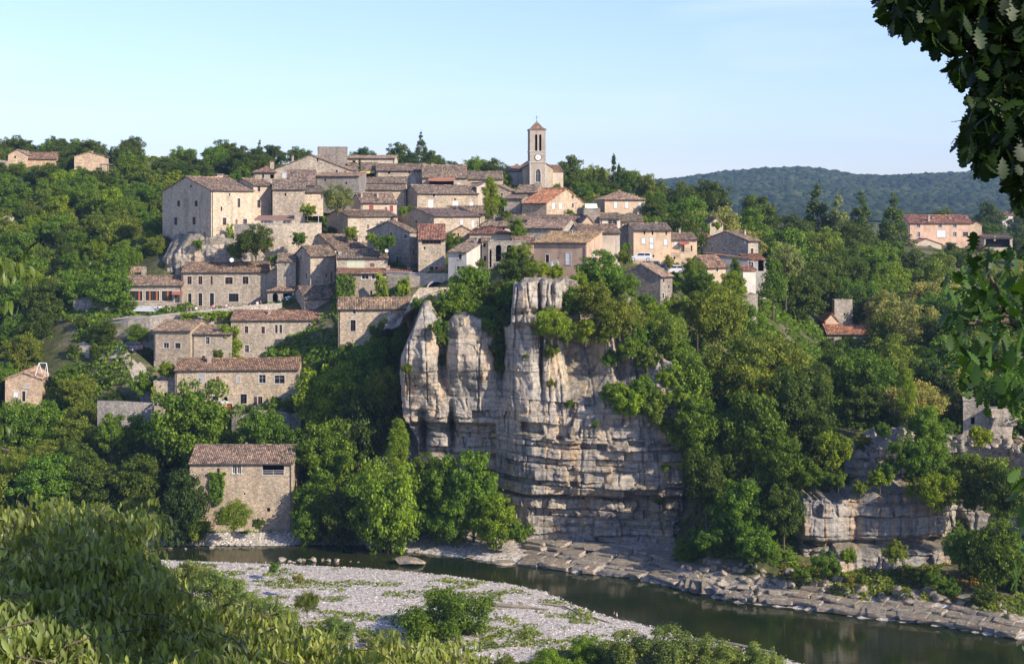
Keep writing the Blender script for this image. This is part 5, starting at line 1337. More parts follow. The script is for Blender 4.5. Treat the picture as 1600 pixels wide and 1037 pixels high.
# --- named, individually placed plants (crown centre px, py, distance, radius px)
NAMED = [
 # cliff face and cliff top, left half
 ('shrub', 700, 480, 240, 34, 'mid', 'dark round shrub capping the leftmost cliff pillar'),
 ('broadleaf_tree', 735, 452, 243, 38, 'green', 'leafy tree below the white house on the cliff top'),
 ('broadleaf_tree', 775, 470, 242, 34, 'dark', 'dark tree below the arched ruin'),
 ('broadleaf_tree', 805, 420, 246, 30, 'dark', 'tree directly in front of the arched ruin'),
 ('shrub', 815, 395, 247, 20, 'olive', 'olive feathery shrub left of the lime bush on the cliff'),
 ('fine_shrub', 842, 420, 240, 20, 'lime', 'lime yellow clipped bush in front of the pink house'),
 ('shrub', 868, 425, 241, 15, 'bright', 'small green bush right of the lime bush'),
 ('shrub', 758, 508, 237, 22, 'green', 'green shrub hanging in the gap right of the second pillar'),
 ('shrub', 748, 545, 236, 14, 'mid', 'small shrub halfway down the second cliff gap'),
 ('shrub', 782, 530, 237, 18, 'green', 'shrub rooted between second pillar and main cliff'),
 ('shrub', 765, 595, 236, 14, 'green', 'low shrub in the crack left of the main cliff face'),
 ('shrub', 672, 500, 239, 20, 'olive', 'olive shrub on the shoulder of the leftmost pillar'),
 ('shrub', 690, 560, 237.5, 13, 'mid', 'ivy like shrub in the crack between the two left pillars'),
 ('shrub', 693, 610, 237.5, 11, 'green', 'lower shrub in the crack between the two left pillars'),
 ('shrub', 636, 575, 231, 10, 'olive', 'small dry shrub on the face of the leftmost pillar'),
 ('shrub', 790, 500, 236, 20, 'dark', 'dark shrub left of the cliff cap rock'),
 ('oak_tree', 862, 505, 225, 28, 'yellow', 'yellow green oak growing out of the cliff below the cap rock'),
 ('shrub', 862, 548, 226.5, 14, 'olive', 'small olive shrub under the cliff oak'),
 ('oak_tree', 930, 470, 228, 34, 'olive', 'olive oak with bare limbs on the cliff crest'),
 ('oak_tree', 968, 492, 228, 36, 'olive', 'spreading oak with pale limbs at the right of the cliff crest'),
 ('broadleaf_tree', 935, 425, 240, 34, 'mid', 'leafy tree against the pink house gable'),
 ('broadleaf_tree', 975, 445, 240, 26, 'green', 'green tree left of the low grey gable house'),
 ('shrub', 905, 440, 236, 17, 'bright', 'bright shrub on the cliff crest below the pink house'),
 ('shrub', 947, 520, 227.5, 22, 'olive', 'hanging shrub below the crest oaks'),
 ('shrub', 1000, 520, 230, 26, 'mid', 'dense shrub on the right shoulder of the cliff'),
 ('shrub', 984, 622, 221.5, 32, 'bright', 'bright green bush growing on the big ledge of the cliff'),
 ('shrub', 958, 612, 222, 22, 'mid', 'green bush left of the ledge bush'),
 ('shrub', 1018, 640, 221, 24, 'olive', 'bush on the right end of the big cliff ledge'),
 ('shrub', 1045, 665, 221, 18, 'olive', 'low bush trailing down the right edge of the cliff'),
 ('shrub', 890, 630, 224, 8, 'green', 'tiny shrub in the middle of the cliff face'),
 ('shrub', 930, 662, 221, 7, 'green', 'tiny tuft on a ledge below the big bush'),
 ('shrub', 860, 598, 226, 7, 'olive', 'small tuft in a crack of the upper cliff'),
 ('shrub', 822, 556, 225.5, 5, 'olive', 'very small tuft on the cliff face near its left edge'),
 ('shrub', 1030, 782, 219.5, 9, 'olive', 'small shrub near the right foot of the cliff'),
 ('shrub', 1040, 730, 220, 9, 'olive', 'dry tuft on a ledge near the right edge of the cliff'),
 # right flank trees
 ('oak_tree', 1040, 520, 231, 38, 'olive', 'large oak at the top of the wooded flank right of the cliff'),
 ('broadleaf_tree', 1075, 590, 226, 40, 'mid', 'tree at the right edge of the cliff, halfway up'),
 ('broadleaf_tree', 1095, 660, 219, 44, 'mid', 'broad tree on the flank right of the cliff ledges'),
 ('broadleaf_tree', 1105, 740, 212, 42, 'dark', 'dark tree right of the lower cliff'),
 ('broadleaf_tree', 1155, 790, 206, 48, 'green', 'fresh green tree above the broken slabs of the far bank'),
 ('broadleaf_tree', 1180, 848, 201, 34, 'green', 'green tree overhanging the river slabs'),
 ('shrub', 1110, 845, 204, 26, 'mid', 'bush over the broken slabs, left of the overhanging tree'),
 ('oak_tree', 1160, 560, 228, 52, 'olive', 'very large oak crown in the middle of the wooded flank'),
 ('oak_tree', 1125, 480, 238, 42, 'olive', 'large oak just below the low grey gable house'),
 ('broadleaf_tree', 1180, 660, 216, 46, 'mid', 'large tree low on the wooded flank'),
 ('broadleaf_tree', 1230, 720, 209, 42, 'mid', 'tree left of the low cliff band'),
 ('broadleaf_tree', 1225, 790, 203, 34, 'dark', 'dark tree at the left end of the low cliff band'),
 ('broadleaf_tree', 1245, 620, 222, 46, 'dark', 'dark round tree above the low cliff'),
 ('shrub', 1300, 700, 207, 30, 'bright', 'bright shrub at the left end of the low cliff crest'),
 ('shrub', 1270, 745, 204.5, 24, 'mid', 'shrub on the brow of the low cliff'),
 # base of cliff
 ('broadleaf_tree', 605, 765, 222, 56, 'yellow', 'big yellow green willow like tree at the water left of the cliff'),
 ('tall_tree', 622, 700, 225, 34, 'yellow', 'upright yellow green crown behind the willow like tree'),
 ('broadleaf_tree', 690, 745, 226, 38, 'green', 'green tree at the foot of the left pillars'),
 ('broadleaf_tree', 740, 745, 224, 44, 'green', 'larger green tree at the foot of the second pillar'),
 ('broadleaf_tree', 775, 805, 219, 36, 'bright', 'bright tree leaning over boulders below the cliff'),
 ('shrub', 812, 830, 217.5, 20, 'mid', 'bush between boulders under the cliff'),
 ('shrub', 680, 822, 222, 26, 'mid', 'bush in shade at the cliff foot'),
 ('broadleaf_tree', 535, 800, 226, 36, 'dark', 'dark tree between the river house and the willow like tree'),
 ('broadleaf_tree', 500, 780, 230, 44, 'green', 'tree beside the right wall of the river house'),
 ('broadleaf_tree', 480, 815, 227, 26, 'mid', 'low tree against the right corner of the river house'),
 ('broadleaf_tree', 505, 700, 236, 48, 'mid', 'tree above and right of the river house roof'),
 ('broadleaf_tree', 560, 655, 240, 46, 'dark', 'dark tree left of the leftmost pillar'),
 ('broadleaf_tree', 520, 610, 247, 50, 'bright', 'sunlit tree at the right end of the very long house'),
 ('broadleaf_tree', 575, 570, 248, 40, 'mid', 'tree below the tall stone house'),
 ('oak_tree', 598, 600, 240, 30, 'olive', 'olive oak beside the leftmost pillar'),
 ('broadleaf_tree', 600, 522, 254, 24, 'dark', 'dark tree shading the balcony of the tall stone house'),
 ('broadleaf_tree', 625, 530, 250, 18, 'mid', 'small tree right of the balcony'),
 ('broadleaf_tree', 545, 560, 255, 24, 'green', 'round bush tree under the tall stone house'),
 ('fine_shrub', 365, 805, 224, 34, 'lime', 'round yellow green bush in front of the river house'),
 ('broadleaf_tree', 288, 775, 226, 40, 'deep', 'very dark tree against the left corner of the river house'),
 ('shrub', 405, 817, 227, 11, 'dark', 'small dark bush at the foot of the river house wall'),
 ('shrub', 310, 825, 226, 24, 'bright', 'low bright vines left of the round bush'),
 ('shrub', 265, 825, 227, 22, 'green', 'green bank bushes left of the river house'),
 ('broadleaf_tree', 300, 655, 243, 66, 'green', 'huge bright walnut like tree left of the river house'),
 ('broadleaf_tree', 412, 668, 243, 36, 'mid', 'tree between the terrace and the river house roof'),
 ('conifer_tree', 426, 650, 247, 28, 'mid', 'pointed tree in front of the terrace of the very long house'),
 ('broadleaf_tree', 455, 690, 242, 30, 'mid', 'tree above the right end of the river house roof'),
 ('shrub', 390, 638, 250, 8, 'dark', 'clipped dark bush on the terrace of the very long house'),
 ('shrub', 455, 640, 250.5, 14, 'dark', 'low hedge bush right of the terrace'),
 ('shrub', 262, 578, 258, 16, 'bright', 'bright bush on the flat annex beside the very long house'),
 ('shrub', 225, 600, 259, 22, 'green', 'green bank bush beside the small lane'),
 ('shrub', 340, 553, 262, 10, 'olive', 'olive bush between the square house and the ivy'),
 ('shrub', 460, 552, 266, 8, 'green', 'small bush in front of the arched entrance'),
 ('broadleaf_tree', 175, 672, 246, 26, 'mid', 'tree in front of the long dry stone wall at the lower left'),
 ('broadleaf_tree', 215, 668, 247, 20, 'green', 'smaller tree at the right end of the long dry stone wall'),
 ('shrub', 690, 530, 236, 14, 'mid', 'shrub at the top of the crack between the left pillars'),
 ('shrub', 782, 570, 236, 16, 'green', 'long shrub in the groove left of the main cliff'),
 ('shrub', 775, 545, 235, 16, 'dark', 'dark shrub in the groove above the long shrub'),
 ('shrub', 1010, 470, 243, 16, 'mid', 'bush at the foot of the low grey gable house'),
 ('shrub', 1050, 478, 242, 18, 'olive', 'bush at the right corner of the low grey gable house'),
 ('broadleaf_tree', 1030, 492, 240, 24, 'bright', 'sunlit tree below the low grey gable house'),
 ('shrub', 985, 482, 238, 18, 'green', 'green bush between crest oaks and the low grey gable house'),
 ('broadleaf_tree', 650, 790, 226, 30, 'green', 'tree in shade right of the willow like tree'),
 ('broadleaf_tree', 660, 730, 228, 24, 'dark', 'dark tree behind the willow like tree'),
 ('broadleaf_tree', 715, 800, 222, 34, 'mid', 'tree filling the foot of the second pillar'),
 ('shrub', 1402, 392, 395, 14, 'mid', 'bush on the grass left of the cream annex'),
 ('broadleaf_tree', 1488, 392, 405, 13, 'dark', 'tree in front of the pink farmhouse beside the annex'),
 ('shrub', 1512, 394, 405, 12, 'mid', 'bush below the right end of the pink farmhouse'),
 ('broadleaf_tree', 1430, 408, 392, 16, 'mid', 'tree below the cream annex'),
 ('broadleaf_tree', 1462, 410, 390, 16, 'olive', 'olive tree just below the annex gable'),
 ('broadleaf_tree', 1395, 418, 388, 20, 'dark', 'dark tree lower left of the cream annex'),
 ('shrub', 1545, 400, 400, 14, 'olive', 'bush in front of the open barn'),
 ('shrub', 1575, 398, 402, 12, 'mid', 'bush under the right end of the open barn'),
 ('broadleaf_tree', 1120, 505, 246, 27, 'olive', 'tree just below the left end of the roofless wall'),
 ('broadleaf_tree', 1168, 500, 247, 27, 'mid', 'tree just below the right end of the roofless wall'),
 ('shrub', 1345, 690, 211, 16, 'olive', 'dry bush on the rubble at the left of the low cliff crest'),
 ('shrub', 1380, 672, 213, 14, 'green', 'green bush on the rubble of the low cliff crest'),
 ('shrub', 1480, 668, 212, 18, 'mid', 'bush on the crest left of the broken tower'),
 ('broadleaf_tree', 1350, 640, 226, 38, 'dark', 'dark tree behind the rubble crest of the low cliff'),
 ('broadleaf_tree', 1470, 600, 232, 40, 'deep', 'very dark tree behind the slender young tree'),
 ('shrub', 722, 482, 240, 28, 'mid', 'shrub on the cliff top above the second pillar'),
 ('shrub', 750, 492, 239, 26, 'green', 'green shrub between second pillar and cliff cap'),
 ('shrub', 795, 462, 239, 26, 'mid', 'shrub against the left side of the cliff cap'),
 ('shrub', 770, 512, 237, 22, 'olive', 'olive shrub in the notch left of the cliff cap'),
 ('shrub', 664, 478, 241, 20, 'mid', 'shrub on the ruined masonry rib'),
 ('shrub', 686, 512, 233, 15, 'green', 'shrub hanging over the left crack of the pillars'),
 ('shrub', 898, 470, 229, 24, 'mid', 'shrub on the shoulder right of the cliff cap'),
 ('shrub', 886, 520, 226, 17, 'olive', 'hanging shrub right of the cliff oak'),
 ('shrub', 915, 515, 227, 22, 'bright', 'bright hanging shrub below the crest'),
 ('shrub', 985, 545, 226, 22, 'mid', 'shrub on the right shoulder above the ledge bush'),
 ('shrub', 1012, 560, 226, 22, 'olive', 'olive shrub right of the shoulder shrub'),
 ('shrub', 955, 560, 227, 17, 'mid', 'shrub in the grey hollow of the upper cliff'),
 ('shrub', 1040, 590, 224, 18, 'bright', 'bright shrub at the upper right edge of the cliff'),
 ('broadleaf_tree', 1062, 555, 229, 28, 'mid', 'tree overhanging the upper right edge of the cliff'),
 ('shrub', 1066, 628, 222, 24, 'bright', 'bright shrub sprawling over the right cliff edge'),
 ('shrub', 1078, 668, 220, 24, 'mid', 'shrub at the right end of the cliff ledges'),
 ('shrub', 1002, 605, 221.5, 22, 'green', 'upper right part of the thicket on the big ledge'),
 ('shrub', 1032, 622, 221.5, 18, 'mid', 'right wing of the thicket on the big ledge'),
 ('fine_shrub', 435, 968, 177, 36, (0.21, 0.27, 0.065), 'pale fine leaved bush near the cherry leaves'),
 ('fine_shrub', 520, 990, 173, 36, (0.21, 0.27, 0.065), 'second pale fine leaved bush near the cherry leaves'),
 ('fine_shrub', 602, 1005, 171, 32, (0.21, 0.27, 0.065), 'pale bush just left of the dense round bush'),
 ('fine_shrub', 918, 1020, 165, 34, 'yellow', 'small yellowish bush left of the willow row'),
 ('shrub', 1408, 702, 203, 24, 'mid', 'shrub draped over the left of the low cliff crest'),
 ('shrub', 1390, 730, 202.5, 18, 'green', 'smaller shrub under the draped one'),
 ('shrub', 1462, 700, 204, 26, 'green', 'shrub draped over the crest below the slender tree'),
 ('shrub', 1488, 738, 202.5, 24, 'mid', 'shrub hanging low in the middle of the low cliff'),
 ('shrub', 1425, 765, 201.5, 15, 'bright', 'bright tuft at the brow of the pale band'),
 ('shrub', 1512, 775, 201, 24, 'olive', 'olive shrub right of the pale band'),
 ('shrub', 1345, 760, 202, 14, 'olive', 'olive tuft on the brow of the pale band'),
 ('shrub', 1310, 748, 202.5, 16, 'mid', 'tuft above the left part of the pale band'),
 # village trees
 ('fine_shrub', 527, 310, 305, 27, 'blue', 'blue grey cedar in the middle of the upper village'),
 ('fine_shrub', 400, 376, 292, 34, 'dark', 'large dark tree below the castle terrace'),
 ('shrub', 374, 390, 294, 18, 'mid', 'climbing shrub at the foot of the castle wall'),
 ('shrub', 310, 381, 296, 9, 'green', 'small bush at the foot of the castle gable'),
 ('shrub', 467, 372, 294, 13, 'green', 'green bush on the terrace wall above the small house'),
 ('shrub', 480, 328, 300, 14, 'bright', 'bright green vine right of the round cornered tower house'),
 ('shrub', 448, 347, 303, 8, 'green', 'small bush on the awning terrace'),
 ('shrub', 430, 405, 292, 10, 'green', 'small bush left of the low grey house'),
 ('shrub', 548, 363, 298, 12, 'bright', 'bright shrub in front of the pale blank house'),
 ('shrub', 603, 380, 280, 18, 'green', 'round green bush in front of the grey gabled house'),
 ('shrub', 580, 372, 283, 10, 'bright', 'ivy like shrub on the left edge of the grey gabled house'),
 ('tall_tree', 767, 312, 312, 26, 'bright', 'bright green vine covered column in the upper village'),
 ('shrub', 782, 316, 314, 12, 'mid', 'green shrub right of the vine column'),
 ('broadleaf_tree', 808, 355, 286, 13, 'mid', 'small tree between roofs left of the broken brown roof'),
 ('shrub', 790, 335, 300, 8, 'olive', 'small olive bush on a roof terrace'),
 ('shrub', 630, 329, 306, 8, 'yellow', 'yellow flowering bush in the middle of the village'),
 ('shrub', 640, 326, 308, 6, 'green', 'small bush beside the yellow flowering one'),
 ('cypress_tree', 562, 266, 345, 12, 'dark', 'small dark cypress before the yellow awning', 1.7),
 ('shrub', 752, 412, 255, 9, 'olive', 'shrub at the foot of the white house'),
 ('shrub', 975, 402, 258, 14, 'olive', 'wispy shrub against the cream house wall'),
 ('shrub', 978, 386, 272, 8, 'bright', 'bright vine between cream house and dark gable'),
 ('broadleaf_tree', 1045, 407, 272, 9, 'grey', 'small grey tree between parked cars and the peach house'),
 ('oak_tree', 1082, 418, 258, 18, 'olive', 'flat topped dark tree in front of the low stone barn'),
 ('tall_tree', 1149, 424, 256, 17, 'green', 'upright green tree left of the white walled shed'),
 ('broadleaf_tree', 1085, 440, 250, 20, 'green', 'green tree between the barn and the low grey gable house'),
 ('broadleaf_tree', 1145, 447, 248, 22, 'bright', 'bright round bush left of the white walled shed'),
 ('broadleaf_tree', 1105, 448, 247, 22, 'mid', 'tree above the roofless wall'),
 ('broadleaf_tree', 1090, 478, 237, 22, 'olive', 'grey olive tree left of the roofless wall'),
 ('conifer_tree', 1208, 420, 272, 34, 'green', 'pointed conifer right of the white walled shed'),
 ('broadleaf_tree', 1228, 402, 282, 26, 'blue', 'silvery blue tree at the right end of the village'),
 ('shrub', 1120, 352, 300, 8, 'bright', 'green vine on the tiny gable among trees'),
 ('broadleaf_tree', 1022, 330, 345, 22, 'dark', 'dark tree just right of the peach villa'),
 # hill skyline
 ('conifer_tree', 658, 228, 430, 17, 'dark', 'lone spruce standing above the long grey roofs', 1.25),
 ('conifer_tree', 406, 236, 452, 13, 'dark', 'small spruce on the skyline above the castle', 1.3),
 ('cypress_tree', 959, 268, 405, 21, 'deep', 'tallest cypress right of the church', 1.35),
 ('cypress_tree', 967, 277, 405, 18, 'deep', 'shorter cypress touching the tallest one', 1.2),
 ('cypress_tree', 928, 278, 400, 13, 'deep', 'small cypress between church and tall cypresses', 1.1),
 ('conifer_tree', 941, 278, 402, 17, 'dark', 'dark pointed tree between the cypresses', 1.0),
 ('conifer_tree', 1277, 335, 390, 46, 'dark', 'tall dark conifer left of the pink farmhouse', 1.0),
 ('conifer_tree', 1310, 345, 385, 40, 'blue', 'grey green conifer behind the oak canopy of the far slope', 1.0),
 ('conifer_tree', 1345, 340, 395, 40, 'dark', 'dark conifer left of the farmhouse conifer', 1.0),
 ('conifer_tree', 1396, 342, 400, 40, 'dark', 'broad conifer directly left of the pink farmhouse', 1.0),
 ('broadleaf_tree', 1545, 340, 520, 26, 'dark', 'round tree behind the pink farmhouse to the right'),
 # low cliff planting
 ('broadleaf_tree', 1445, 665, 206, 32, 'green', 'green tree draping the low cliff crest'),
 ('broadleaf_tree', 1440, 715, 203, 38, 'mid', 'hanging tree over the middle of the low cliff'),
 ('broadleaf_tree', 1462, 765, 200, 32, 'bright', 'bright bush hanging to the foot of the low cliff'),
 ('shrub', 1375, 745, 202.5, 22, 'bright', 'bright shrub above the pale band of the low cliff'),
 ('shrub', 1530, 680, 205, 20, 'bright', 'bright shrub at the foot of the broken tower'),
 ('broadleaf_tree', 1520, 740, 201, 34, 'olive', 'autumn tinted tree below the broken tower'),
 ('broadleaf_tree', 1575, 770, 196, 42, 'dark', 'dark tree at the right edge below the broken tower'),
 ('broadleaf_tree', 1555, 850, 190, 44, 'mid', 'mid green tree above the right river bank'),
 ('broadleaf_tree', 1500, 850, 193, 26, 'green', 'small tree above the right river bank'),
 ('shrub', 1290, 880, 194, 26, 'green', 'green bush on the bank below the low cliff'),
 ('shrub', 1255, 895, 193, 16, 'mid', 'smaller bush left of the bank bush'),
 ('shrub', 1325, 868, 195, 15, 'bright', 'bright bush right of the bank bush'),
 ('shrub', 1400, 862, 192, 20, 'olive', 'dry brush on the middle of the right bank'),
 ('shrub', 1460, 905, 187, 18, 'mid', 'bush beside the water on the right bank'),
 ('shrub', 1345, 905, 191, 12, 'olive', 'olive brush above the bank slabs'),
 ('shrub', 1210, 870, 198, 14, 'mid', 'small bush above the square bank blocks'),
 ('tall_tree', 1416, 612, 216, 30, 'yellow', 'slender young tree with light crown on the low cliff crest'),
 ('tall_tree', 1535, 590, 232, 30, 'green', 'slender tree behind the broken tower'),
 # gravel bar
 ('fine_shrub', 697, 972, 176, 76, 'mid', 'dense round dark bush on the gravel bar'),
 ('fine_shrub', 975, 1016, 163, 46, (0.21, 0.27, 0.065), 'light green bush at the edge of the gravel, left of its row'),
 ('fine_shrub', 1040, 1020, 162, 54, (0.21, 0.27, 0.065), 'pale willow bush in the middle of the near shore row'),
 ('fine_shrub', 1115, 1030, 161, 52, (0.21, 0.27, 0.065), 'pale willow bush in front of the driftwood plank'),
 ('fine_shrub', 1185, 1040, 160, 44, (0.21, 0.27, 0.065), 'last pale willow bush towards the water'),
 ('fine_shrub', 860, 1038, 160, 36, 'yellow', 'yellowish bush at the bottom edge left of the willow row'),
 ('fine_shrub', 790, 1050, 158, 34, 'olive', 'low bush at the bottom edge beside the dark round bush'),
 ('fine_shrub', 300, 905, 186, 38, (0.21, 0.27, 0.065), 'fine leaved bush at the left end of the gravel bar'),
 ('fine_shrub', 345, 920, 184, 42, (0.21, 0.27, 0.065), 'wide fine leaved bush reaching into the gravel'),
 ('fine_shrub', 392, 945, 180, 32, (0.21, 0.27, 0.065), 'fine leaved bush in front of the wide one'),
 ('fine_shrub', 480, 940, 180, 22, 'olive', 'sparse yellowish bush in the gravel'),
 ('shrub', 466, 903, 192, 10, 'grey', 'small grey bush near the waterline'),
 ('shrub', 428, 885, 203, 9, 'green', 'small green bush nearest the river on the gravel bar'),
]
for t in NAMED:
    kd, px, py, Y, r, cl, lab = t[:7]
    if 630 < px < 800 and 485 < py < 625 and Y < 240: Y -= 4.5
    plant(kd, px, py, Y, r*(1.12 if kd in ('broadleaf_tree', 'oak_tree', 'shrub') else 1.0), cl, lab, zs=(t[7] if len(t) > 7 else None), cat=None, flat=1.0)
    PLACED.append((xpx(px, Y), Y))

# --- zones of wood, each tree an individual
def lab(where): return where
def grp(s): return lambda k: ('shrubs ' if 'shrub' in k else 'trees ') + s
B, O_ = 'broadleaf_tree', 'oak_tree'
nz = 0
nz += zone((-40, 262), (405, 466), 6.4, (2.8, 4.8), [(O_, 'dark'), (O_, 'dark'), (B, 'dark'), (O_, 'mid')], lab('on the skyline of the left hill'), grp('on the left hill skyline'), 1)
nz += zone((262, 800), (405, 470), 6.2, (2.8, 4.8), [(O_, 'dark'), (B, 'dark'), (O_, 'mid'), (O_, 'deep')], lab('on the skyline behind the village'), grp('behind the village'), 2)
nz += zone((-40, 255), (300, 405), 7.0, (2.6, 5.2), [(O_, 'mid'), (O_, 'olive'), (B, 'mid'), (O_, 'dark'), (B, 'bright'), ('shrub', 'olive')], lab('on the scrubby hillside left of the castle'), grp('on the hillside left of the castle'), 3, 5000)
nz += zone((-40, 235), (231, 300), 6.2, (3.0, 5.4), [(B, 'mid'), (B, 'dark'), (B, 'green'), (O_, 'mid'), (O_, 'olive'), (B, 'dark')], lab('on the lower left slope beside the lane'), grp('on the lower left slope'), 4, 5000)
nz += zone((235, 640), (231, 262), 5.2, (2.6, 4.4), [(B, 'mid'), (B, 'dark'), (B, 'green'), (B, 'dark')], lab('on the steep bank between river and houses'), grp('between the river and the houses'), 5, 3000)
nz += zone((262, 1040), (286, 400), 5.5, (1.4, 2.6), [(B, 'mid'), (B, 'bright'), ('shrub', 'green'), (O_, 'dark')], lab('growing between the village houses'), grp('between village houses'), 6, 2500, hfac=(.6, .8))
nz += zone((868, 1290), (350, 470), 8.4, (4.6, 6.8), [(O_, 'dark'), (O_, 'mid'), (B, 'dark'), (O_, 'olive')], lab('in the wood behind the right end of the village'), grp('in the wood behind the village'), 7, 3000)
nz += zone((1000, 1640), (296, 352), 8.2, (5.0, 7.0), [(O_, 'mid'), (O_, 'olive'), (B, 'dark'), (O_, 'dark'), (B, 'mid'), (O_, 'grey'), (B, 'yellow')], lab('in the upper part of the right hand forest'), grp('in the upper right forest'), 8, 3000)
nz += zone((1290, 1640), (352, 470), 8.8, (5.0, 7.2), [(O_, 'mid'), (O_, 'olive'), (B, 'dark'), (O_, 'dark')], lab('on the slope around the pink farmhouse'), grp('around the pink farmhouse'), 9, 3000)
nz += zone((1060, 1640), (215, 296), 7.6, (4.6, 6.6), [(O_, 'mid'), (O_, 'olive'), (B, 'dark'), (O_, 'grey'), (B, 'mid'), (B, 'dark'), (O_, 'olive')], lab('in the lower part of the right hand forest'), grp('in the lower right forest'), 10, 4000)
nz += zone((1200, 1640), (186, 215), 4.4, (1.5, 2.8), [(B, 'mid'), (B, 'green'), ('shrub', 'olive'), ('shrub', 'dark'), (B, 'dark')], lab('on the ledges of the low cliff'), grp('on the low cliff ledges'), 11, 1500, hfac=(.5, .8))
nz += zone((1060, 1260), (203, 240), 5.4, (3.0, 4.8), [(B, 'mid'), (B, 'dark'), (O_, 'olive'), (B, 'green')], lab('on the steep wooded flank right of the cliff'), grp('right of the cliff'), 12, 2500)
nz += zone((1290, 1660), (470, 900), 17, (5.0, 8.0), [(O_, 'mid'), (B, 'dark')], lab('in the valley beyond the pink farmhouse'), grp('in the valley beyond the farmhouse'), 13, 1500)
LM = [(292,340,'the castle gable'),(220,460,'the restaurant wing'),(200,542,'the dark blue car'),(66,578,'the white swing frame'),(35,610,'the peach house with green shutter'),(50,245,'the hill farmhouse'),(140,250,'the smaller hill farmhouse'),(175,262,'the pergola'),
      (268,540,'the square stone house'),(375,600,'the very long stone house'),(376,770,'the river house'),(580,510,'the tall stone house'),(650,600,'the leftmost cliff pillar'),(195,645,'the lane side stone wall'),(72,485,'the wooden pole'),(145,480,'the roadside rock face'),
      (520,245,'the square keep'),(840,240,'the bell tower'),(658,225,'the lone spruce'),(960,262,'the tall cypresses'),(976,315,'the peach villa'),(1140,385,'the large end gable house'),(1018,385,'the tall peach house'),(1010,440,'the low grey gable house'),(1145,470,'the roofless wall with dish'),
      (1060,700,'the right edge of the cliff'),(1316,490,'the ruined square stone tower'),(1325,515,'the red ribbed roof'),(1470,360,'the pink farmhouse'),(1450,388,'the cream annex'),(1558,380,'the open barn'),(1580,340,'the distant white villa'),(1525,660,'the broken tower'),(1365,800,'the pale low cliff band'),(1400,680,'the low cliff crest'),(1416,612,'the slender young tree'),
      (1275,330,'the tall dark conifer'),(1396,335,'the broad conifer'),(1228,402,'the silvery blue tree'),(1160,560,'the very large oak'),(1125,885,'the broken bank slabs'),(1180,848,'the tree overhanging the slabs'),(700,330,'the wide brown roofed house'),(527,310,'the blue cedar'),(60,360,'the pale outcrop clearing'),(130,420,'the lower rock outcrop')]
def where_is(px, py):
    b = min(LM, key=lambda m: (m[0]-px)**2 + ((m[1]-py)*1.3)**2)
    dx, dy = px-b[0], py-b[1]; d_ = math.hypot(dx, dy)
    far = 'close ' if d_ < 28 else 'well ' if d_ > 85 else ''
    if abs(dx) > 2.2*abs(dy): w_ = 'right of' if dx > 0 else 'left of'
    elif abs(dy) > 2.2*abs(dx): w_ = 'below' if dy > 0 else 'above'
    else: w_ = ('below' if dy > 0 else 'above') + ' and ' + ('right of' if dx > 0 else 'left of')
    return far + w_ + ' ' + b[2]
SZ = lambda rp: 'huge ' if rp > 42 else 'large ' if rp > 34 else '' if rp > 24 else 'small ' if rp > 15 else 'tiny '
mask = np.zeros((520, 800), np.uint8)
ev = [(Y, 0, t) for t in ALLP for Y in [t[0]]] + [(c[4]+.3, 1, c) for c in CLEAR] + [(t[3], 2, t) for t in NAMED]
ev.sort(key=lambda e: e[0]); kept = 0; CNTK = {}; USED = {}
yy_, xx_ = np.mgrid[0:520, 0:800]
def disc_px(px, py, r):
    cx, cy, rr = px/2, py/2, r/2
    x0, x1, y0, y1 = int(max(cx-rr, 0)), int(min(cx+rr+1, 800)), int(max(cy-rr, 0)), int(min(cy+rr+1, 520))
    if x1 <= x0 or y1 <= y0: return None
    m_ = (xx_[y0:y1, x0:x1]-cx)**2 + (yy_[y0:y1, x0:x1]-cy)**2 < rr*rr
    return (slice(y0, y1), slice(x0, x1)), m_
for Yv, tp, t in ev:
    if tp == 0:
        (Y, p_, q_, rp, kd, cl, wh, gr, sd) = t
        dd = disc_px(p_, q_, rp)
        if dd is None:
            if not (-50 < p_ < 1650): continue
            frac = .5 if (int(p_) % 2) else 0
        else:
            sl, m_ = dd; frac = ((mask[sl] == 0) & m_).sum()/max(m_.sum(), 1); mask[sl][m_] = 1
        if frac < .13: continue
        lb_ = f"{SZ(rp)}{CN[cl]} {KN[kd]} {where_is(p_, q_)}"
        k_ = USED.get(lb_, 0); USED[lb_] = k_+1
        if k_: lb_ += (' farther back', ' third one back', ' fourth one back', ' fifth one back')[min(k_-1, 3)]
        plant(kd, p_, q_, Y, rp, cl, lb_, gr, seed=sd); kept += 1; CNTK[kd] = CNTK.get(kd, 0)+1
    elif tp == 1 and t[4] < 460 and t in CLEARH:
        x0, y0, x1, y1 = [int(v/2) for v in t[:4]]; mask[max(y0, 0):max(y1-3, 0), max(x0, 0):max(x1, 0)] = 1
    elif tp == 2:
        dd = disc_px(t[1], t[2], t[4]*.85)
        if dd: mask[dd[0]][dd[1]] = 1
print('zone plants', nz, 'kept', kept, CNTK, 'rejected', NCULL[0])

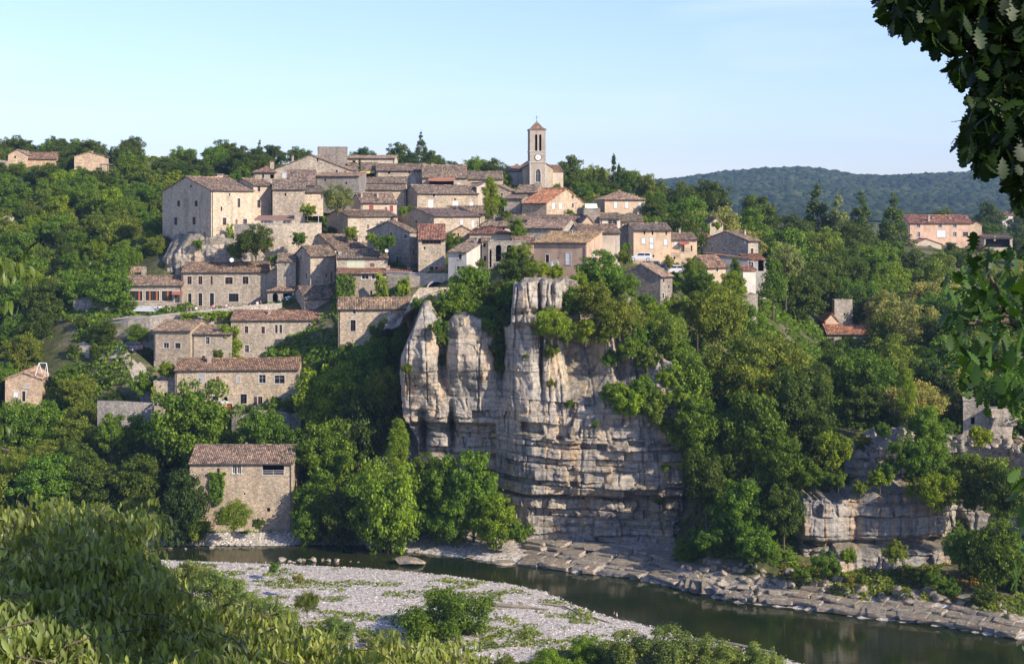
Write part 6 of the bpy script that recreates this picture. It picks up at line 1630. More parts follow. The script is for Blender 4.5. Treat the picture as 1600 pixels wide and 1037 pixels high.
# --- undergrowth: countless low leaves over the slopes
def leaf_carpet(name, n, pxr, Yr, seed, size, label, dens=None, hmax=1.2, color='mid', zmin=None):
    g = np.random.default_rng(seed)
    Y = np.sqrt(g.uniform(Yr[0]**2, Yr[1]**2, n)); px = g.uniform(*pxr, n)
    x = xpx(px, Y); z = ground(x, Y)
    m = fbm(x/5, Y/5, 0, seed, 3) > -.35
    if dens is not None: m &= dens(px, Y, z)
    x, Y, z, px = x[m], Y[m], z[m], px[m]
    keep = np.ones(len(x), bool)
    for q in FOOT:
        q = np.array(q); c = q.mean(0); u = q[1]-q[0]; v = q[3]-q[0]; lu, lv = np.linalg.norm(u), np.linalg.norm(v)
        a = ((x-c[0])*u[0] + (Y-c[1])*u[1])/lu; b = ((x-c[0])*v[0] + (Y-c[1])*v[1])/lv
        keep &= ~((np.abs(a) < lu/2+.4) & (np.abs(b) < lv/2+.4))
    x, Y, z = x[keep], Y[keep], z[keep]
    hh = hmax*np.clip(.45 + .6*fbm(x/2.2, Y/2.2, 0, seed+3, 3), .05, 1.3)
    C = np.stack([x, Y, z + hh*g.uniform(0, 1, len(x))**.6], 1)
    Nn = g.normal(0, .6, C.shape) + np.array([0, -.35, .8])
    V, Q = leaf_quads(C, Nn, size*g.uniform(.5, 1.4, len(x)), g)
    o = link(name, np_mesh(name, V, Q), M['leaf'], color=LEAFC[color])
    tag(o, label, 'undergrowth', kind='stuff'); return o
far_bank = lambda px, Y, z: Y > far_shore(px) + 4.5 + 1.5*np.sin(px/9)
leaf_carpet('undergrowth', 95000, (-60, 640), (228, 300), 101, .42, 'low green undergrowth on the left slope down to the river', far_bank, 1.5, 'mid')
leaf_carpet('undergrowth', 60000, (-60, 262), (300, 470), 102, .55, 'scrub and low growth on the hill left of the castle', lambda px, Y, z: fbm(xpx(px, Y)/14, Y/14, 0, 77, 2) > -.25, 1.3, 'olive')
leaf_carpet('undergrowth', 75000, (1050, 1660), (192, 300), 103, .45, 'undergrowth on the forest floor right of the cliff', lambda px, Y, z: (Y > far_shore(px) + 9) & ~((px > 1245) & (Y < 206)), 1.6, 'mid')
leaf_carpet('undergrowth', 36000, (640, 1200), (243, 420), 104, .36, 'low plants between the cliff edge and the village', lambda px, Y, z: fbm(xpx(px, Y)/5, Y/5, 0, 78, 2) > -.1, .8, 'olive')
leaf_carpet('weeds', 60000, (300, 1300), (150, 214), 105, .24, 'low grey green weeds scattered over the gravel bar', lambda px, Y, z: (Y < near_shore(px) - 2.5) & (fbm(xpx(px, Y)/4.5, Y/3.0, 0, 79, 3) > .22), .30, 'olive')
leaf_carpet('grass', 60000, (560, 1300), (140, 178), 106, .22, 'green weeds at the near edge of the gravel bar', lambda px, Y, z: (Y < near_shore(px) - 1.0) & (fbm(xpx(px, Y)/6, Y/4, 0, 80, 3) > -.05 + (Y-158)/26), .45, 'olive')
leaf_carpet('grass', 9000, (200, 600), (229.5, 236), 107, .24, 'bright grass strip behind the pebbles by the river house', lambda px, Y, z: Y > far_shore(px) + 3.2, .5, 'bright')
leaf_carpet('dry_grass', 16000, (1180, 1600), (184, 205), 108, .22, 'dry reddish grass and brush on the right bank', lambda px, Y, z: (Y > far_shore(px) + 5.5) & (fbm(xpx(px, Y)/4, Y/4, 0, 81, 3) > .1), .5, 'brown')
leaf_carpet('brush', 26000, (1180, 1640), (182, 206), 109, .28, 'green and olive brush between the bank slabs and the low cliff', lambda px, Y, z: (Y > far_shore(px) + 4) & (fbm(xpx(px, Y)/5, Y/5, 0, 82, 3) > -.15), .9, 'olive')

# --- far wooded ridge
def far_woods():
    g = np.random.default_rng(5); n = 26000
    Y = g.uniform(1450, 3050, n); px = g.uniform(700, 1760, n)
    x = xpx(px, Y); z = ground(x, Y); r = g.uniform(4.0, 8.5, n)*(.8 + .4*g.uniform(0, 1, n)**3)
    t = (1+5**.5)/2
    b = np.array([(-1,t,0),(1,t,0),(-1,-t,0),(1,-t,0),(0,-1,t),(0,1,t),(0,-1,-t),(0,1,-t),(t,0,-1),(t,0,1),(-t,0,-1),(-t,0,1)])/1.9
    f = np.array([(0,11,5),(0,5,1),(0,1,7),(0,7,10),(0,10,11),(1,5,9),(5,11,4),(11,10,2),(10,7,6),(7,1,8),(3,9,4),(3,4,2),(3,2,6),(3,6,8),(3,8,9),(4,9,5),(2,4,11),(6,2,10),(8,6,7),(9,8,1)])
    f = f[[0,1,2,3,4,5,6,7,10,11,14,15,16]]
    V = b[None]*(1+g.uniform(-.32, .32, (n, 12, 3)))*r[:, None, None]*np.array([1, 1, .75])
    V += np.stack([x, Y, z + r*.35], 1)[:, None]
    T = f[None] + (np.arange(n)*12)[:, None, None]
    me = np_mesh('distant_woods', V.reshape(-1, 3), T.reshape(-1, 3))
    nn = N('distant_woods'); rp = nn.n('NewGeometry').outputs['Random Per Island']
    big = nn.noise(nn.n('NewGeometry').outputs['Position'], 0.006, 5, .6)
    c = nn.mul(nn.ramp(rp, [(0, (.022, .040, .014)), (.5, (.040, .062, .020)), (1, (.075, .090, .034))]), nn.ramp(big, [(.35, (.7,)*3), (.6, (1.15,)*3)]))
    pos = nn.n('NewGeometry').outputs['Position']
    m = nn.surf(c, .95, nn.noise(pos, .5, 5, .8), 2.5, 1, .05)
    tag(link('distant_woods', me, m), 'blue green woods covering the far ridge', 'woods', kind='stuff')
far_woods()
# ------------------------------------------------------------------ far bank slabs, boulders
def rocks():
    g = random.Random(77)
    # thick slabs lying in rows along the far shore, stepping up from the water
    k = 0
    px = 835.0
    while px < 1610:
        Ys = float(far_shore(px))
        row = 0; dy = 0.0
        rows = 5 if px < 1075 else (2 if px < 1180 else 2 + (int(px) // 60) % 2)
        stepw = 0
        for row in range(rows):
            broken = 1075 < px < 1200
            L = g.uniform(1.8, 4.2) if not broken else g.uniform(1.0, 2.2)
            D = g.uniform(2.0, 3.2); Hh = g.uniform(.42, .75)
            Y = Ys + 0.4 + row*g.uniform(1.7, 2.1)
            x = xpx(px, Y) + g.uniform(-.8, .8)
            z = max(0.10 + row*.42 + (px > 1180)*row*.12, gpx(px, Y + D/2) - .05)
            root = link('rock_slab', SLABS[g.randrange(6)], M['rock_bank'])
            root.location = (x, Y + D/2 - .6, z); root.scale = (L, D, Hh)
            sh = math.atan2(float(far_shore(px+6) - far_shore(px-6)), xpx(px+6, Ys) - xpx(px-6, Ys))
            root.rotation_euler = (g.gauss(0, .05 if not broken else .25), g.gauss(0, .04 if not broken else .3), sh + g.gauss(0, .10 if not broken else .7))
            tag(root, 'flat pale limestone slab lying in layers along the far water edge' if not broken else 'tilted broken limestone slab below the overhanging trees', 'rock',
                'layered slabs along the far bank' if not broken else 'broken slabs below the trees')
            k += 1
            stepw = max(stepw, L*F/Y*.62)
        px += stepw*g.uniform(.8, 1.0) if not (1075 < px < 1200) else g.uniform(8, 12)
    # big blocks higher on the right bank
    for i in range(46):
        px = g.uniform(1195, 1590); Ys = float(far_shore(px)); Y = Ys + g.uniform(4, 8.5)
        L = g.uniform(1.0, 2.6)
        o = link('boulder', ROCKS[g.randrange(6)], M['rock_bank']); o.location = (xpx(px, Y), Y, gpx(px, Y) + .25)
        o.scale = (L, L*.8, L*.75); o.rotation_euler = (g.uniform(-.3, .3), g.uniform(-.3, .3), g.uniform(0, 6))
        tag(o, 'angular block among brush above the right bank slabs', 'rock', 'angular blocks above the right bank')
    # broken blocks under the overhanging trees
    for i in range(60):
        px = g.uniform(1065, 1215); Ys = float(far_shore(px)); Y = Ys + g.uniform(.2, 9)
        L = g.uniform(.7, 2.0)
        o = link('boulder', ROCKS[g.randrange(6)], M['rock_bank']); o.location = (xpx(px, Y), Y, max(gpx(px, Y), .1 + (Y-Ys)*.28) + .1)
        o.scale = (L, L*.8, L*.8); o.rotation_euler = (g.uniform(-.6, .6), g.uniform(-.6, .6), g.uniform(0, 6))
        tag(o, 'rough block in the rock fall right of the cliff foot', 'rock', 'blocks of the rock fall right of the cliff')
    # boulders at the cliff foot and left shore: px, py(centre), width px, height factor
    B_ = [(583,845,22,.8),(596,848,20,.9),(610,852,26,.6),(572,846,14,.8),(628,848,14,.7),(645,852,16,.7),(663,852,18,.7),(676,850,14,.9),(690,848,16,1.0),(706,846,16,1.0),(722,851,24,.6),(738,858,20,.7),(757,838,34,.75),(775,846,22,.8),(798,849,22,1.0),(829,846,22,1.0),(838,858,18,.9),(845,850,14,.8),(752,864,22,.5),(735,868,20,.4),(700,855,14,.5),(716,860,18,.5),(640,858,14,.5),(760,856,20,.5),(785,862,24,.45),(812,862,26,.4),(668,860,14,.5),(654,862,12,.5),(625,856,12,.5),(600,860,12,.4),(640,840,12,.7),(730,843,14,.8)]
    for (px, py, w, h) in B_:
        Y = min(ZC/((py + w*h*.3 - H0)/F), far_shore(px) + 9); Y = max(Y, far_shore(px) + .3)
        L = w/F*Y
        o = link('boulder', ROCKS[int(px) % 6], M['rock_bank'])
        z = max(zpx(py, Y), .1)
        o.location = (xpx(px, Y), Y, z); o.scale = (L*1.05, L*.9, max(L*h, .4)*1.1); o.rotation_euler = (g.uniform(-.2, .2), g.uniform(-.2, .2), g.uniform(0, 6))
        if (px, py) == (757, 838): tag(o, 'largest grey boulder between the trees at the cliff foot', 'boulder')
        elif (px, py) == (829, 846): tag(o, 'orange brown boulder leaning on the left foot of the cliff', 'boulder')
        else: tag(o, 'pale angular boulder on the shore left of the cliff', 'boulder', 'boulders on the shore left of the cliff')
    # stones in the water
    Wt = [(641,872,60,.30,'large pale angular rock standing in the river'),(441,871,16,.8,'leftmost pale stone in the shallows'),(452,875,12,.6,'stone touching the leftmost one in the shallows'),(467,874,16,.55,'flat pale stone in the river left of the tall one'),(475,873,8,.7,None),(490,871,15,.8,'tall pale stone in the middle of the shallows row'),(504,873,8,.6,None),(514,873,10,.8,None),(526,873,14,.6,'rightmost pale stone of the shallows row'),(437,874,7,.6,None),(459,877,8,.5,None),
          (788,876,38,.25,'flat pale slab at the water edge below the boulders'),(266,855,9,.5,None),(290,856,5,.8,None),(331,853,12,.5,None),(394,853,10,.4,None),(415,877,4,.6,None),(560,877,4,.5,None),(548,876,5,.5,None),(758,872,8,.5,None)]
    for (px, py, w, h, lb_) in Wt:
        Y = ZC/((py + w*h*.45 - H0)/F); L = w/F*Y
        o = link('river_stone', ROCKS[int(px) % 6], M['rock_bank']); o.location = (xpx(px, Y), Y, L*h*.22); o.scale = (L*1.08, L*.75, L*h*1.25); o.rotation_euler = (0, g.uniform(-.08, .08), g.uniform(-.3, .3) + (0 if w > 20 else g.uniform(0, 6)))
        tag(o, lb_ or 'small pale stone breaking the water surface', 'stone', None if lb_ else 'small stones in the river')
rocks()

g_ = random.Random(8)
for i in range(70):   # rubble on the crest of the low cliff
    px = g_.uniform(1330, 1600); Y = g_.uniform(205.5, 214); L = g_.uniform(.6, 1.9)
    zt = float(np.interp(px, [1325,1345,1400,1440,1500,1600,1680], [11.2,16,18.2,19.2,18.7,18.7,17.7]))
    o = link('boulder', ROCKS[g_.randrange(6)], M['rock_cool']); o.location = (xpx(px, Y), Y, zt - .3 + g_.uniform(-.3, .5)); o.scale = (L, L*.8, L*.8); o.rotation_euler = (g_.uniform(-.5, .5), g_.uniform(-.5, .5), g_.uniform(0, 6))
    tag(o, 'grey block in the rubble along the crest of the low cliff', 'rock', 'rubble on the low cliff crest')
def pier():
    Y = 215.0; r_ = empty('rock_pier', (xpx(1563, Y), Y, zpx(745, Y))); tag(r_, 'sunlit pier of stacked natural blocks right of the broken tower', 'rock')
    z = 0
    for k in range(9):
        h = g_.uniform(.9, 1.5); o = link('rock_block', SLABS[g_.randrange(6)], M['rock_bank'], r_)
        o.location = (g_.uniform(-.3, .3), g_.uniform(-.2, .2), z + h/2); o.scale = (g_.uniform(3.0, 4.0), 3.2, h*1.12); o.rotation_euler = (0, g_.uniform(-.05, .05), g_.uniform(-.25, .25)); z += h
pier()
# pale outcrops on the left hill
for (px, py, w, h) in [(12,350,26,.6),(40,358,20,.5),(60,362,14,.5),(200,236+20,6,.7),(8,320,12,.6),(46,314,10,.7),(135,415,20,.5),(118,446,16,.5),(148,434,14,.5),(150,405,16,.4),(98,300,10,.8),(62,440,10,.5),(170,330,10,.6)]:
    Y = 0
    for Yt in np.arange(262, 440, 1.0):
        if to_px(0, Yt, gpx(px, Yt))[1] <= py: Y = Yt; break
    Y = Y or 340
    L = w/F*Y; o = link('boulder', ROCKS[int(px) % 6], M['rock_bank']); o.location = (xpx(px, Y), Y-1, gpx(px, Y-1)+L*h*.4); o.scale = (L*1.2, L, L*h*1.3); o.rotation_euler = (.1, .1, px)
    tag(o, 'pale rock outcrop on the scrubby hillside left of the castle', 'rock', 'outcrops on the left hillside')

# ------------------------------------------------------------------ walls of the village
def wall_strip(name, label, pts, thick=.6, wall='warm', mat='stone', cope=True, cat='wall', ops=()):
    """retaining wall through points (px, py_top, Y, py_bottom), facing the river"""
    root = empty(name, (xpx(pts[0][0], pts[0][2]), pts[0][2], zpx(pts[0][3], pts[0][2])))
    tag(root, label, cat)
    o0 = root.location
    A = [(xpx(p[0], p[2]) - o0.x, p[2] - o0.y, zpx(p[1], p[2]) - o0.z, zpx(p[3], p[2]) - o0.z) for p in pts]
    mb = MB(); cp = MB(); s = 0
    for i in range(len(A)-1):
        a, b = A[i], A[i+1]; L = math.hypot(b[0]-a[0], b[1]-a[1]); n = max(1, int(L/1.5))
        for k in range(n):
            t0, t1 = k/n, (k+1)/n
            f = lambda t, q: a[q]+(b[q]-a[q])*t
            x0, y0, z0, w0 = (f(t0, q) for q in range(4)); x1, y1, z1, w1 = (f(t1, q) for q in range(4))
            mb.poly([(x0, y0, w0-1.5), (x1, y1, w1-1.5), (x1, y1, z1), (x0, y0, z0)], [(s+L*t0, w0), (s+L*t1, w1), (s+L*t1, z1), (s+L*t0, z0)])
            mb.poly([(x0, y0, z0), (x1, y1, z1), (x1, y1+thick, z1), (x0, y0+thick, z0)], [(s+L*t0, 0), (s+L*t1, 0), (s+L*t1, thick), (s+L*t0, thick)])
            mb.poly([(x1, y1+thick, w1-1.5), (x0, y0+thick, w0-1.5), (x0, y0+thick, z0), (x1, y1+thick, z1)], [(s+L*t1, w1), (s+L*t0, w0), (s+L*t0, z0), (s+L*t1, z1)])
            if cope:
                c = .16; e = .012
                q0 = [(x0+e, y0-.07, z0+.003), (x1-e, y1-.07, z1+.003), (x1-e, y1+thick+.07, z1+.003), (x0+e, y0+thick+.07, z0+.003)]
                q1 = [(p[0], p[1], p[2]+c) for p in q0]
                cp.poly(q1); 
                for j in range(4): cp.poly([q0[j], q0[(j+1) % 4], q1[(j+1) % 4], q1[j]])
        s += L
    for a in (A[0], A[-1]):
        mb.poly([(a[0], a[1], a[3]-1.5), (a[0], a[1]+thick, a[3]-1.5), (a[0], a[1]+thick, a[2]), (a[0], a[1], a[2])], [(0, a[3]), (thick, a[3]), (thick, a[2]), (0, a[2])])
    mb.build('masonry', M[mat], root, WALLC[wall] if isinstance(wall, str) else wall)
    if cope: cp.build('coping', M['dressed'], root)
    return root
wall_strip('retaining_wall', 'long curved retaining wall carrying the road below the restaurant', [(128, 514, 284, 540), (165, 507, 280, 548), (200, 500.5, 278, 556), (235, 495, 277, 560), (270, 491, 277.5, 560), (310, 487, 278, 520), (350, 483, 279, 510), (395, 478, 280.5, 500), (440, 475, 282, 495)], wall='grey')
wall_strip('roadside_wall', 'low wall along the road at the left below the rock face', [(104, 497, 287, 503), (140, 496.5, 287, 506), (176, 497.5, 287, 506)], wall='grey', cope=False)
wall_strip('terrace_wall', 'high terrace wall with patches of rock below the awning terrace', [(366, 352, 300, 384), (398, 350.5, 298.5, 396), (440, 350.5, 298.5, 404), (470, 350, 299, 404), (502, 349.5, 300, 366)], wall='warm')
wall_strip('garden_wall', 'dry stone terrace wall under the red door of the very long house', [(362, 646, 250.5, 660), (369, 634, 250.2, 662), (392, 642, 250, 664), (412, 643, 250, 664), (470, 648, 250, 660)], wall='grey')
wall_strip('stone_wall', 'long dry stone wall beside the lane at the lower left', [(152, 626, 250, 652), (190, 627, 250, 655), (240, 630, 250.5, 655)], wall='dark', cope=False)
wall_strip('bridge_wall', 'high stone wall with an arch joining the red roofed extension and the cliff', [(604, 425, 270, 474), (640, 427, 268, 474), (668, 428.5, 267, 452), (701, 429, 265.5, 449)], wall='warm')
wall_strip('buttress_wall', 'steep stone buttress descending from the arch to the leftmost pillar', [(637, 480, 256, 545), (645, 462, 256, 545), (655, 450, 256.5, 545), (680, 449, 257, 545), (702, 449, 257, 520)], wall='warm', cope=False)
wall_strip('parapet_wall', 'short grey parapet on the cliff cap in front of the lime bush', [(819, 434, 232, 446), (850, 434, 232, 446), (866, 437, 232, 446)], wall='grey', cope=False)
wall_strip('garden_wall', 'low wall with gate posts below the small bank of the parking place', [(1048, 423, 272, 434), (1004, 408, 276, 420), (985, 408, 276, 420)][::-1], wall='warm', cope=False)
wall_strip('stone_wall', 'dry stone wall under the isolated farmhouse on the left hill', [(0, 250, 416, 262), (14, 252, 416, 262)], wall='warm', cope=False)
# arch of the bridge
def painted_arch():
    a = MB(); cx, cz = 0, 0
    X0, X1, Y = xpx(669, 266.2), xpx(697, 266.2), 266.2
    zt, zb = zpx(440, Y), zpx(450.5, Y); n = 12; w = X1-X0
    o = empty('arch_vault', (X0, Y-.35, zb)); tag(o, 'low round arch with painted dark opening in the stone bridge wall', 'arch')
    pts = [(w/2 - w/2*math.cos(math.pi*k/n), (zt-zb)*math.sin(math.pi*k/n)) for k in range(n+1)]
    for k in range(n):
        p, q = pts[k], pts[k+1]
        for f in (1.14,):
            po, qo = (w/2+(p[0]-w/2)*f, p[1]*1.22+.02), (w/2+(q[0]-w/2)*f, q[1]*1.22+.02)
            a.poly([(po[0], -.22, po[1]), (qo[0], -.22, qo[1]), (q[0], -.22, q[1]), (p[0], -.22, p[1])])
            a.poly([(p[0], -.22, p[1]), (q[0], -.22, q[1]), (q[0], -.05, q[1]), (p[0], -.05, p[1])])
            a.poly([(po[0], -.22, po[1]), (qo[0], -.22, qo[1]), (qo[0], .1, qo[1]), (po[0], .1, po[1])])
    a.build('arch_ring', M['dressed'], o)
    b = MB(); b.poly([(p[0], -.12, p[1]) for p in pts]); b.build('opening', M['black'], o)  # flat near-black sheet stands in for the shade under the arch
painted_arch()

# ------------------------------------------------------------------ ivy on walls
def ivy(label, px0, px1, py0, py1, Y, color, n=900, seed=1, dy=.35, shape='rect', size=.26):
    g = np.random.default_rng(seed); m = n*3
    u, v = g.uniform(0, 1, m), g.uniform(0, 1, m)
    edge = .16*fbm(v*5, 0, 0, seed, 3); e2 = .16*fbm(v*5, 9, 0, seed+2, 3)
    if shape == 'drop': k = (np.abs(u-.5) < (.5-.36*v**1.5) + edge)
    elif shape == 'hang': k = v < .35 + .65*np.abs(fbm(u*4, 0, 0, seed, 3))*1.6
    else: k = (u > .08+edge) & (u < .92+e2) & (v > .10 + .12*fbm(u*4, 3, 0, seed, 2))
    u, v = u[k][:n], v[k][:n]
    px, py = px0+(px1-px0)*u, py0+(py1-py0)*v
    YY = Y - dy*g.uniform(0, 1, len(u))*(1+.8*fbm(u*6, v*6, 0, seed, 2))
    C = np.stack([xpx(px, YY), YY, zpx(py, YY)], 1)
    Nn = g.normal(0, .5, C.shape) + np.array([.15, -1, .45])
    V, Q = leaf_quads(C, Nn, size*g.uniform(.6, 1.3, len(u)), g, 1.2)
    c0 = C.mean(0); V = V - c0
    o = link('ivy', np_mesh('ivy', V, Q), M['leaf'], color=LEAFC[color], loc=tuple(c0)); tag(o, label, 'ivy')
ivy('thick bright ivy between the low wing and the wide stone house', 340, 379, 505, 562, 270.5, 'bright', 2600, 1, .9)
ivy('ivy draped over the retaining wall under the restaurant diners', 282, 338, 488, 503, 277, 'yellow', 1200, 2, .6, 'hang')
ivy('second drape of ivy on the retaining wall beside the wide house roof', 330, 372, 486, 508, 278, 'bright', 1200, 3, .6, 'hang')
ivy('dark green creeper on the brick wall of the red roofed extension', 525, 545, 427, 468, 273.6, 'green', 900, 4, .5)
ivy('narrow creeper beside the brick strip', 546, 556, 427, 462, 273.5, 'mid', 350, 5, .4)
ivy('bright creeper mass right of the two white windows', 585, 607, 426, 470, 266.5, 'lime', 1200, 6, .8)
ivy('pointed creeper on the high arch wall', 620, 641, 430, 470, 267, 'bright', 800, 7, .6)
ivy('ivy heart on the left of the river house wall', 325, 353, 738, 788, 230.8, 'green', 1500, 8, .35, 'drop')
ivy('creeper on the castle wall beside the dark tree', 352, 366, 348, 392, 300.5, 'yellow', 500, 9, .6)
ivy('climbing vine at the corner of the flat annex', 236, 244, 600, 626, 255.2, 'lime', 200, 10, .3)
ivy('ivy hanging down the right edge of the cliff', 1058, 1100, 600, 700, 222, 'bright', 2600, 12, 1.6, size=.32)
ivy('creepers on the upper right face of the cliff', 1035, 1075, 560, 640, 224.5, 'yellow', 1300, 13, 1.2, size=.3)
ivy('creeper hanging below the broken tower', 1510, 1585, 715, 800, 202.0, 'olive', 1800, 17, 2.2, 'drop', .34)
ivy('green creeper on the restaurant corner', 189, 216, 466, 500, 287, 'green', 1200, 14, 1.2)

# ------------------------------------------------------------------ cars
def car_proto(color, label, estate=True):
    root = empty('parked_car', (0, 0, 0)); tag(root, label, 'car')
    L, Wd = 4.4, 1.8
    prof = [(-2.2, .35), (-2.2, .85), (-2.05, .98), (-1.0, 1.02)] if False else None
    bm = bmesh.new()
    side = [(-2.18, .32), (-2.2, .80), (-2.12, .98), (-1.35, 1.05), (1.1, 1.02), (1.95, .90), (2.18, .72), (2.2, .34)]
    top = [(-2.08, .98), (-1.85, 1.52), (-1.6, 1.60), (.1, 1.60), (.45, 1.52), (1.15, 1.01)]
    def loft(pts, ys, ws, nm, mat, col):
        b = MB()
        for a, (x, z) in enumerate(pts):
            x2, z2 = pts[(a+1) % len(pts)]
            w0, w1 = ws(z), ws(z2)
            b.poly([(x, -w0, z), (x2, -w1, z2), (x2, w1, z2), (x, w0, z)])
        b.poly([(x, -ws(z), z) for x, z in pts][::-1]); b.poly([(x, ws(z), z) for x, z in pts])
        o = b.build(nm, mat, root, col); return o
    loft(side, 0, lambda z: .88 - .06*max(0, z-.7), 'body', M['carpaint'], color)
    loft(top, 0, lambda z: .80 - .26*max(0, z-1.0), 'cabin', M['carpaint'], color)
    for s in (-1, 1):
        b = MB(); f = lambda z: s*(.80 - .26*max(0, z-1.0) + .012)
        for x0, x1 in ((-1.75, -.78), (-.70, .40)):
            xt0 = x0 + (.10 if x0 < -1 else 0); xt1 = x1 - (.30 if x1 > 0 else 0)
            b.poly([(x0, f(1.06), 1.08), (x1+(.35 if x1 > 0 else 0), f(1.06), 1.08), (xt1+(.25 if x1 > 0 else 0), f(1.48), 1.48), (xt0, f(1.48), 1.48)])
        b.build('side_window', M['glass'], root)
    b = MB(); b.poly([(.50, -.66, 1.50), (1.10, -.74, 1.07), (1.10, .74, 1.07), (.50, .66, 1.50)]); o = b.build('windscreen', M['glass'], root); o.location = (.02, 0, .02)
    b = MB(); b.poly([(-2.05, -.70, 1.08), (-1.88, -.62, 1.48), (-1.88, .62, 1.48), (-2.05, .70, 1.08)]); o = b.build('rear_window', M['glass'], root); o.location = (-.02, 0, .01)
    for x in (-1.35, 1.35):
        for s in (-1, 1):
            b = MB(); n = 16; r0 = .33
            ring = [(x+r0*math.cos(6.2832*k/n), r0+r0*math.sin(6.2832*k/n)) for k in range(n)]
            y0, y1 = s*.70, s*.905
            b.poly([(p[0], y1, p[1]) for p in ring]); b.poly([(p[0], y0, p[1]) for p in ring][::-1])
            for k in range(n): b.poly([(ring[k][0], y0, ring[k][1]), (ring[(k+1) % n][0], y0, ring[(k+1) % n][1]), (ring[(k+1) % n][0], y1, ring[(k+1) % n][1]), (ring[k][0], y1, ring[k][1])])
            w = b.build('wheel', M['metal'], root)
            c = MB(); c.poly([(x+.19*math.cos(6.2832*k/12), s*.915, r0+.19*math.sin(6.2832*k/12)) for k in range(12)]); c.build('rim', M['white'], w)
    for s in (-1, 1):
        b = MB(); b.box(2.12, s*.78-.12, .66, 2.215, s*.78+.12, .80); b.build('headlight', M['white'], root)
        b = MB(); b.box(-2.215, s*.76-.08, .70, -2.12, s*.76+.08, .95); b.build('tail_light', M['tint'], root, (.4, .03, .02))
    return root
def put_car(c, px, Y, z, yaw, sc=1.0):
    c.location = (xpx(px, Y), Y, z); c.rotation_euler = (0, 0, R(yaw)); c.scale = (sc, sc, sc)
put_car(car_proto((.022, .030, .065), 'dark blue estate car parked under the retaining wall'), 203, 270, gpx(203, 270)+.05, 155)
put_car(car_proto((.75, .75, .75), 'white car parked below the tall peach house'), 1051, 272.5, gpx(1051, 272.5)+.3, 176)
put_car(car_proto((.16, .20, .26), 'blue grey car beside the white one, farther left'), 1014, 273.5, zpx(421, 273.5), 170)
put_car(car_proto((.05, .07, .08), 'dark car between the blue grey and the white car'), 1026, 271.5, zpx(426, 271.5), 165)
put_car(car_proto((.62, .64, .66), 'pale silver car at the upper end of the small parking place'), 1001, 278, zpx(408, 278), 175)

# ------------------------------------------------------------------ people
def person_meshes(pose):
    """one continuous skinned figure; clothing as separate shells"""
    if pose == 'sit':
        J = dict(pel=(0,0,.48), che=(0,.02,.85), nek=(0,.01,1.05), hd=(0,-.02,1.18), hd2=(0,-.02,1.27), la=(-.19,.02,.98), le=(-.25,-.08,.74), lh=(-.18,-.32,.70), ra=(.19,.02,.98), re=(.25,-.08,.74), rh=(.18,-.32,.70),
                 lk=(-.12,-.42,.50), lf=(-.12,-.44,.10), lt=(-.12,-.56,.05), rk=(.12,-.42,.50), rf=(.12,-.44,.10), rt=(.12,-.56,.05), lp=(-.10,-.02,.48), rp=(.10,-.02,.48))
    else:
        J = dict(pel=(0,0,.92), che=(0,.0,1.28), nek=(0,.0,1.48), hd=(0,-.02,1.60), hd2=(0,-.02,1.69), la=(-.20,0,1.41), le=(-.27,.02,1.14), lh=(-.26,-.10,.90), ra=(.20,0,1.41), re=(.27,.02,1.14), rh=(.26,-.12,.92),
                 lk=(-.11,-.03,.50), lf=(-.12,.02,.09), lt=(-.12,-.13,.04), rk=(.12,-.05,.50), rf=(.13,.0,.09), rt=(.14,-.15,.04), lp=(-.10,0,.88), rp=(.10,0,.88))
    rad = dict(pel=.15, che=.16, nek=.06, hd=.095, hd2=.085, la=.065, le=.048, lh=.035, ra=.065, re=.048, rh=.035, lk=.065, lf=.045, lt=.04, rk=.065, rf=.045, rt=.04, lp=.10, rp=.10)
    E = [('pel','che'),('che','nek'),('nek','hd'),('hd','hd2'),('che','la'),('la','le'),('le','lh'),('che','ra'),('ra','re'),('re','rh'),('pel','lp'),('lp','lk'),('lk','lf'),('lf','lt'),('pel','rp'),('rp','rk'),('rk','rf'),('rf','rt')]
    def skin(names, edges, grow, nm, root='pel'):
        me = bpy.data.meshes.new(nm); ix = {k: i for i, k in enumerate(names)}
        me.from_pydata([J[k] for k in names], [(ix[a], ix[b]) for a, b in edges], [])
        o = bpy.data.objects.new(nm, me); COL.objects.link(o)
        md = o.modifiers.new('skin', 'SKIN')
        if not me.skin_vertices: 
            bpy.context.view_layer.objects.active = o
        for k, i in ix.items():
            me.skin_vertices[0].data[i].radius = (rad[k]*grow, rad[k]*grow)
            me.skin_vertices[0].data[i].use_root = (k == root)
        sb = o.modifiers.new('sub', 'SUBSURF'); sb.levels = 1
        dg = bpy.context.evaluated_depsgraph_get()
        out = bpy.data.meshes.new_from_object(o.evaluated_get(dg)); out.name = nm
        bpy.data.objects.remove(o)
        return out
    body = skin(list(J), E, 1.0, 'body')
    top = skin(['pel','che','la','le','ra','re'], [('pel','che'),('che','la'),('la','le'),('che','ra'),('ra','re')], 1.13, 'shirt')
    leg = skin(['pel','lp','lk','lf','rp','rk','rf'], [('pel','lp'),('lp','lk'),('lk','lf'),('pel','rp'),('rp','rk'),('rk','rf')], 1.16, 'trousers')
    hb = MB(); hx, hy, hz = J['hd2']
    n = 10
    for i in range(4):
        t0, t1 = i/4*1.75, (i+1)/4*1.75
        for k in range(n):
            a0, a1 = 6.2832*k/n, 6.2832*(k+1)/n
            f = lambda t, a: (hx+.115*math.sin(t)*math.cos(a), hy+.02+.12*math.sin(t)*math.sin(a), hz-.01+.12*math.cos(t))
            hb.poly([f(t0, a0), f(t1, a0), f(t1, a1), f(t0, a1)])
    return body, top, leg, hb.mesh('hair')
